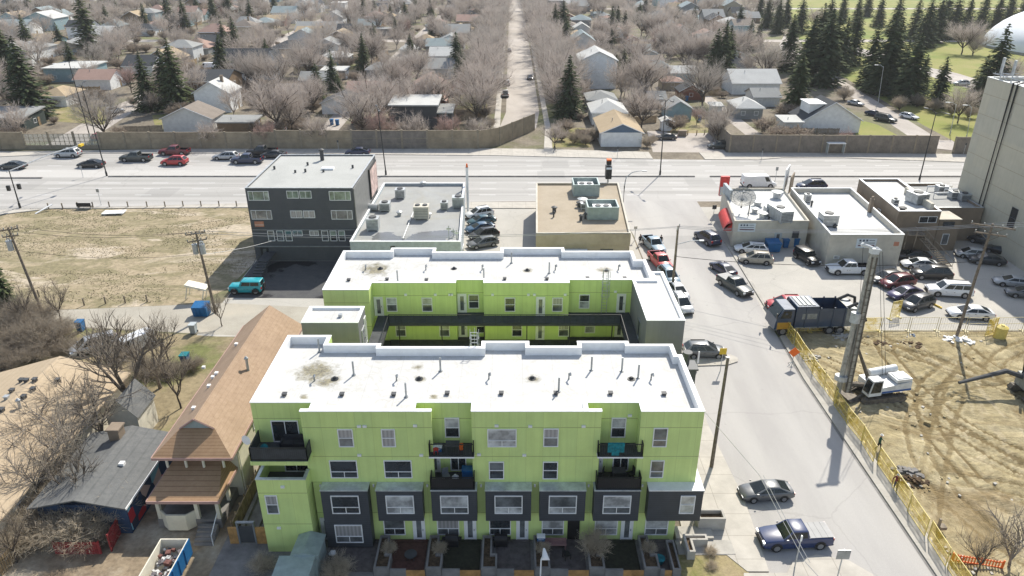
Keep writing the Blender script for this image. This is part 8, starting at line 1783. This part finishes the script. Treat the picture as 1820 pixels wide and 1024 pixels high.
while got < 300 and tries < 30000:
    tries += 1; y = 168+470*rt.random()**(.75 if got > 45 else 3); x = rt.uniform(-420, 84 if y < 300 else .33*y)
    px, py = project(x,y)
    if not (-330 < px < 2050) or py < -30 or abs(y-356) < 6 or abs(y-535) < 6 or -6.5 < x < 11.5 or -47 < x < -40 or 54 < x < 60 or (x > 74 and y < 250): continue
    if any(math.hypot(x-h[0],y-h[1]) < h[2]-.5 for h in HOUSES): continue
    if any(abs(x-h[0]) < h[2]+.5 and 0 < h[1]-y < (24 if h[1] < 240 else 14) for h in HOUSES[:nexp]) and rt.random() < .97: continue
    v, f = geo[got%3]; s = rt.uniform(.6,1.1); a = rt.uniform(0,6.28); w = s*rt.uniform(.9,1.12); c_, s_ = math.cos(a), math.sin(a)
    AV.append(np.stack([x+(v[:,0]*c_-v[:,1]*s_)*w, y+(v[:,0]*s_+v[:,1]*c_)*w, v[:,2]*s],1)); AF.append(f+n0); n0 += len(v); got += 1
massmesh('leafless_trees', AV, AF, 'twigs_mass', 'pinkish grey mass of leafless trees filling the far backyards of the suburb', 'trees')
# near trees on the left and lower right
NB = [baretree(9.5,44,(4,5,5,5),.34,.25,.6,.024,.3,rad=.26,tubes=3,twm='twigs_near',bk='bark_near'), baretree(8,42,(4,6,6,5),.22,.2,.85,.024,.2,rad=.2,tubes=3,twm='twigs_pale',bk='bark_pale'), baretree(6.5,43,(4,5,6,6),.3,.2,.6,.018,.35,rad=.12,tubes=3,twm='twigs_dark')]
for p, pr, h, lab in (((236,748),0,11.5,'large leafless tree with thick trunk beside the painted house'),((322,726),2,6.5,'slim leafless tree right of the large one behind the cream house'),((188,790),1,7.5,'dark leafless tree leaning over the sand coloured roof'),((108,572),2,5.5,'thin leafless tree on the lane edge'),((52,585),2,6.0,'thin leafless tree beside the left edge spruce'),((70,905),1,7.0,'pale leafless tree in front of the sand roofed bungalow'),((1792,1010),1,5.5,'leafless tree in the lower right corner'),((125,860),1,7.5,'pale leafless tree beside the worn grey roof'),((150,905),0,6.5,'leafless tree rising in front of the painted house'),((300,640),2,6.0,'leafless tree behind the slim one in the back yard'),((215,655),0,7.0,'leafless tree behind the large one by the white van'),((150,770),1,7.0,'pale leafless tree between the sand roof and the grey roof'),((105,820),1,7.0,'pale leafless tree over the right eave of the sand roof'),((62,868),1,6.5,'pale leafless tree over the lower sand roof'),((285,690),0,7.5,'leafless tree by the slat deck behind the painted house'),((180,672),2,5.5,'thin leafless tree near the silver minivan'),((395,580),2,4.5,'thin sapling at the lane edge behind the cream house'),((262,700),1,5.0,'leafless tree in the yard behind the painted house'),((30,1000),2,5.0,'thin leafless tree at the lower left corner'),((1735,1022),2,4.2,'smaller leafless tree left of the corner tree at lower right')):
    x, y = at(*p); place(NB[pr], lab, x, y, h, (9.5,8,6.5)[pr], rt.uniform(0,6))
NSH = [baretree(2.4,s,(6,7,6,5),.1,.1,1.0,.016,.15,multi=5,rad=.03,tubes=1,name='bare_shrub',twm=t) for s,t in ((51,'twigs_dark'),(52,'twigs_dark'),(53,'twigs_pale'),(54,'twigs_pale'))]
SB_ = [((20,600),3.8,'hedge'),((55,610),3.6,'hedge'),((90,615),3.4,'hedge'),((20,632),2.6,'hedge'),((60,640),2.4,'hedge'),((105,598),2.4,'hedge'),((120,625),1.8,'hedge'),((5,655),2.2,'hedge'),((95,935),3.4,'tangle'),((140,955),3.2,'tangle'),((130,905),3.6,'tangle'),((180,925),3.4,'tangle'),((60,965),3.0,'tangle'),((165,965),2.0,'tangle'),((30,925),2.2,'tangle'),((600,1022),1.5,'patio'),((470,1010),1.2,'patio'),((1262,985),.7,'corner'),((228,628),2.2,'cedar'),((35,575),3.4,'hedge'),((75,580),3.0,'hedge'),((200,700),2.6,'yardbush'),((262,665),2.0,'yardbush'),((300,668),1.8,'yardbush'),((345,655),1.6,'yardbush'),((215,640),1.6,'yardbush'),((20,870),2.8,'tangle'),((10,960),2.8,'tangle'),((85,880),2.8,'tangle'),((1265,1010),.6,'corner')]
for i,(p,h,t) in enumerate(SB_):
    lab = {'hedge':'tangled grey leafless hedge bush by the lane','tangle':'pale tangled leafless bush in front of the painted house','patio':'tan dry shrub in front of the patios','corner':'dry plant on the corner lawn','cedar':'grey rounded bush beside the white van','yardbush':'leafless bush in the yard behind the painted house'}[t]
    if t == 'patio': lab = ('tan dry shrub before the two storey bay','small pale dry shrub beside the stair enclosure')[i%2]
    place(NSH[i%2+(0 if t in ('hedge','cedar','yardbush') else 2)], lab, *at(*p)[:2], h, 2.4, rt.uniform(0,6), {'hedge':'hedge bushes by the lane','tangle':'bushes in front of the painted house','corner':'dry plants on the corner lawn','yardbush':'bushes in the yard behind the painted house'}.get(t), 1.25)
for x, t in ((5.9,'round dry bush in the planter, largest'),(-9.6,'thin dry stems in the planter left of the red plank patio'),(9.9,'thin dry plant in the planter nearest the right end'),(-5.8,'thin dry stems in the planter left of the turf patio'),(1.95,'thin dry stems in the planter beside the pink bench patio')):
    o = place(NSH[2], t, x+.35, 41.2, 1.8 if 'largest' in t else .85, 2.4, rt.uniform(0,6)); o.location.z = .55
# ------------------------------------------------------------------ PEOPLE
for n, c in (('skin',(.42,.26,.18)),('hair_dark',(.03,.022,.018)),('cloth_black',(.02,.02,.022)),('jeans',(.05,.06,.09)),('shirt_green',(.03,.10,.06)),('shirt_maroon',(.16,.02,.025)),('hivis',(.55,.50,.05)),('hardhat',(.75,.72,.66))): plain(n, c, .85, var=.12, scale=6)
def person(label, px, rz, top, legs, step=.12, arm=.3, hat=None):
    x, y = at(*px); o = thing('person', label, 'person', (x,y,0), rz)
    V = []; E_ = []; Rr = []
    def add(p, r, par=None):
        V.append(p); Rr.append(r); i = len(V)-1
        if par is not None: E_.append((par, i))
        return i
    pel = add((0,0,.95),.15); sp = add((0,.01,1.15),.135,pel); ch = add((0,.01,1.36),.155,sp); nk = add((0,0,1.50),.062,ch); h0 = add((0,-.02,1.60),.085,nk); h1 = add((0,-.02,1.70),.088,h0); add((0,-.01,1.77),.055,h1)
    for s in (-1,1):
        hp = add((s*.095,0,.88),.095,pel); kn = add((s*.11,-.03-s*step*.6,.48),.062,hp); an = add((s*.115,.02-s*step*1.5,.09),.042,kn); ft = add((s*.125,-.13-s*step*1.5,.04),.038,an)
        sh = add((s*.19,.01,1.42),.065,ch); el = add((s*(.24+arm*.2),.03,1.14),.045,sh); wr = add((s*(.25+arm*.15),-.08-arm*.35,.92+arm*.15),.030,el); pm = add((s*(.25+arm*.15),-.115-arm*.38,.85+arm*.15),.034,wr)
        for k in range(4):
            f0 = add((s*(.235+arm*.15)+(k-1.5)*.018,-.13-arm*.39,.80+arm*.15),.010,pm); add((s*(.235+arm*.15)+(k-1.5)*.019,-.125-arm*.40,.765+arm*.15-(.008 if k in (0,3) else 0)),.008,f0)
        t0 = add((s*(.25+arm*.15)-s*.05,-.15-arm*.38,.84+arm*.15),.010,pm); add((s*(.25+arm*.15)-s*.06,-.17-arm*.38,.81+arm*.15),.009,t0)
    me = bpy.data.meshes.new('tmp'); me.from_pydata(V, E_, []); t = bpy.data.objects.new('tmp', me); COL.objects.link(t)
    md = t.modifiers.new('s','SKIN'); sv = me.skin_vertices[0].data
    for i, r in enumerate(Rr): sv[i].radius = (r, r)
    sv[0].use_root = True; s2 = t.modifiers.new('u','SUBSURF'); s2.levels = s2.render_levels = 1
    dg = bpy.context.evaluated_depsgraph_get(); m2 = bpy.data.meshes.new_from_object(t.evaluated_get(dg)); bpy.data.objects.remove(t)
    m2.name = 'body'
    for k in ('skin', top, legs, 'cloth_black'): m2.materials.append(MAT[k])
    for p in m2.polygons:
        c = p.center; p.use_smooth = True
        p.material_index = 3 if c.z < .11 else 2 if c.z < .96 and abs(c.x) < .225 and c.y > -.32 and not (abs(c.x) > .19 and c.z > .7 and c.y < -.1) else 1 if c.z < 1.5 and (c.z > .96 or abs(c.x) > .2) and not (c.z < .91+arm*.15 and abs(c.x) > .2) else 0
    b = bpy.data.objects.new('body', m2); COL.objects.link(b); b.parent = o
    hd = MB(); 
    n = 10; vs = []; fs = []
    for j in range(5):
        a = j/4*1.45
        for i in range(n): q = 6.283*i/n; vs.append((.105*math.cos(a)*math.cos(q), -.01+.12*math.cos(a)*math.sin(q), 1.70+.115*math.sin(a)))
    for j in range(4):
        for i in range(n): fs.append((j*n+i,j*n+(i+1)%n,(j+1)*n+(i+1)%n,(j+1)*n+i))
    hd.add(vs, fs+[tuple(range(4*n,5*n))]); 
    if hat: hd.tube([(0,-.03,1.70),(0,-.03,1.715)],[.16,.15],12)
    hd.build('hard_hat' if hat else 'hair', hat or 'hair_dark', b, True, world=False)
    f = MB(); 
    for s in (-1,1): f.cbox((s*.035,-.108,1.665),(.022,.012,.012)); f.cbox((s*.098,-.01,1.65),(.02,.04,.06),k=1)
    f.add([(-.014,-.105,1.625),(.014,-.105,1.625),(0,-.135,1.628),(0,-.108,1.665)],[(0,1,2),(0,2,3),(1,3,2)],1); f.cbox((0,-.102,1.595),(.045,.012,.008),k=2); f.build('face',['hair_dark','skin','shirt_maroon'],b,world=False)
    return o
person('person in black standing left of the light blue pickup', (1137,436), .4, 'cloth_black','cloth_black')
person('person in black standing right of the light blue pickup, arms lower', (1174,437), -.5, 'cloth_black','jeans', .05, .1)
person('person in dark clothes walking on the far pavement by the bungalow', (986,271), 1.6, 'cloth_black','jeans', .25)
person('worker in green top and pale hard hat standing inside the yellow fence', (1560,800), .8, 'shirt_green','cloth_black', .15, .4, 'hardhat')
person('worker in maroon jacket standing inside the yellow fence near the rubble', (1590,872), -.6, 'shirt_maroon','jeans', .1, .5, 'hardhat')
print('objects', len(bpy.data.objects), 'top', len([o for o in bpy.data.objects if o.parent is None]))
# ------------------------------------------------------------------ AIR
m = bpy.data.materials.new('haze'); m.use_nodes = True; nt = m.node_tree; nt.nodes.remove(nt.nodes['Principled BSDF'])
pv = nt.nodes.new('ShaderNodeVolumePrincipled'); pv.inputs['Color'].default_value = (.86,.88,.90,1); pv.inputs['Density'].default_value = .00012; pv.inputs['Anisotropy'].default_value = .2
nt.links.new(pv.outputs[0], nt.nodes['Material Output'].inputs['Volume']); MAT['haze'] = m
mb = MB(); mb.box(-3200,3200,-500,5200,-1.2,47); o = mb.build('haze','haze'); o['kind'] = 'stuff'
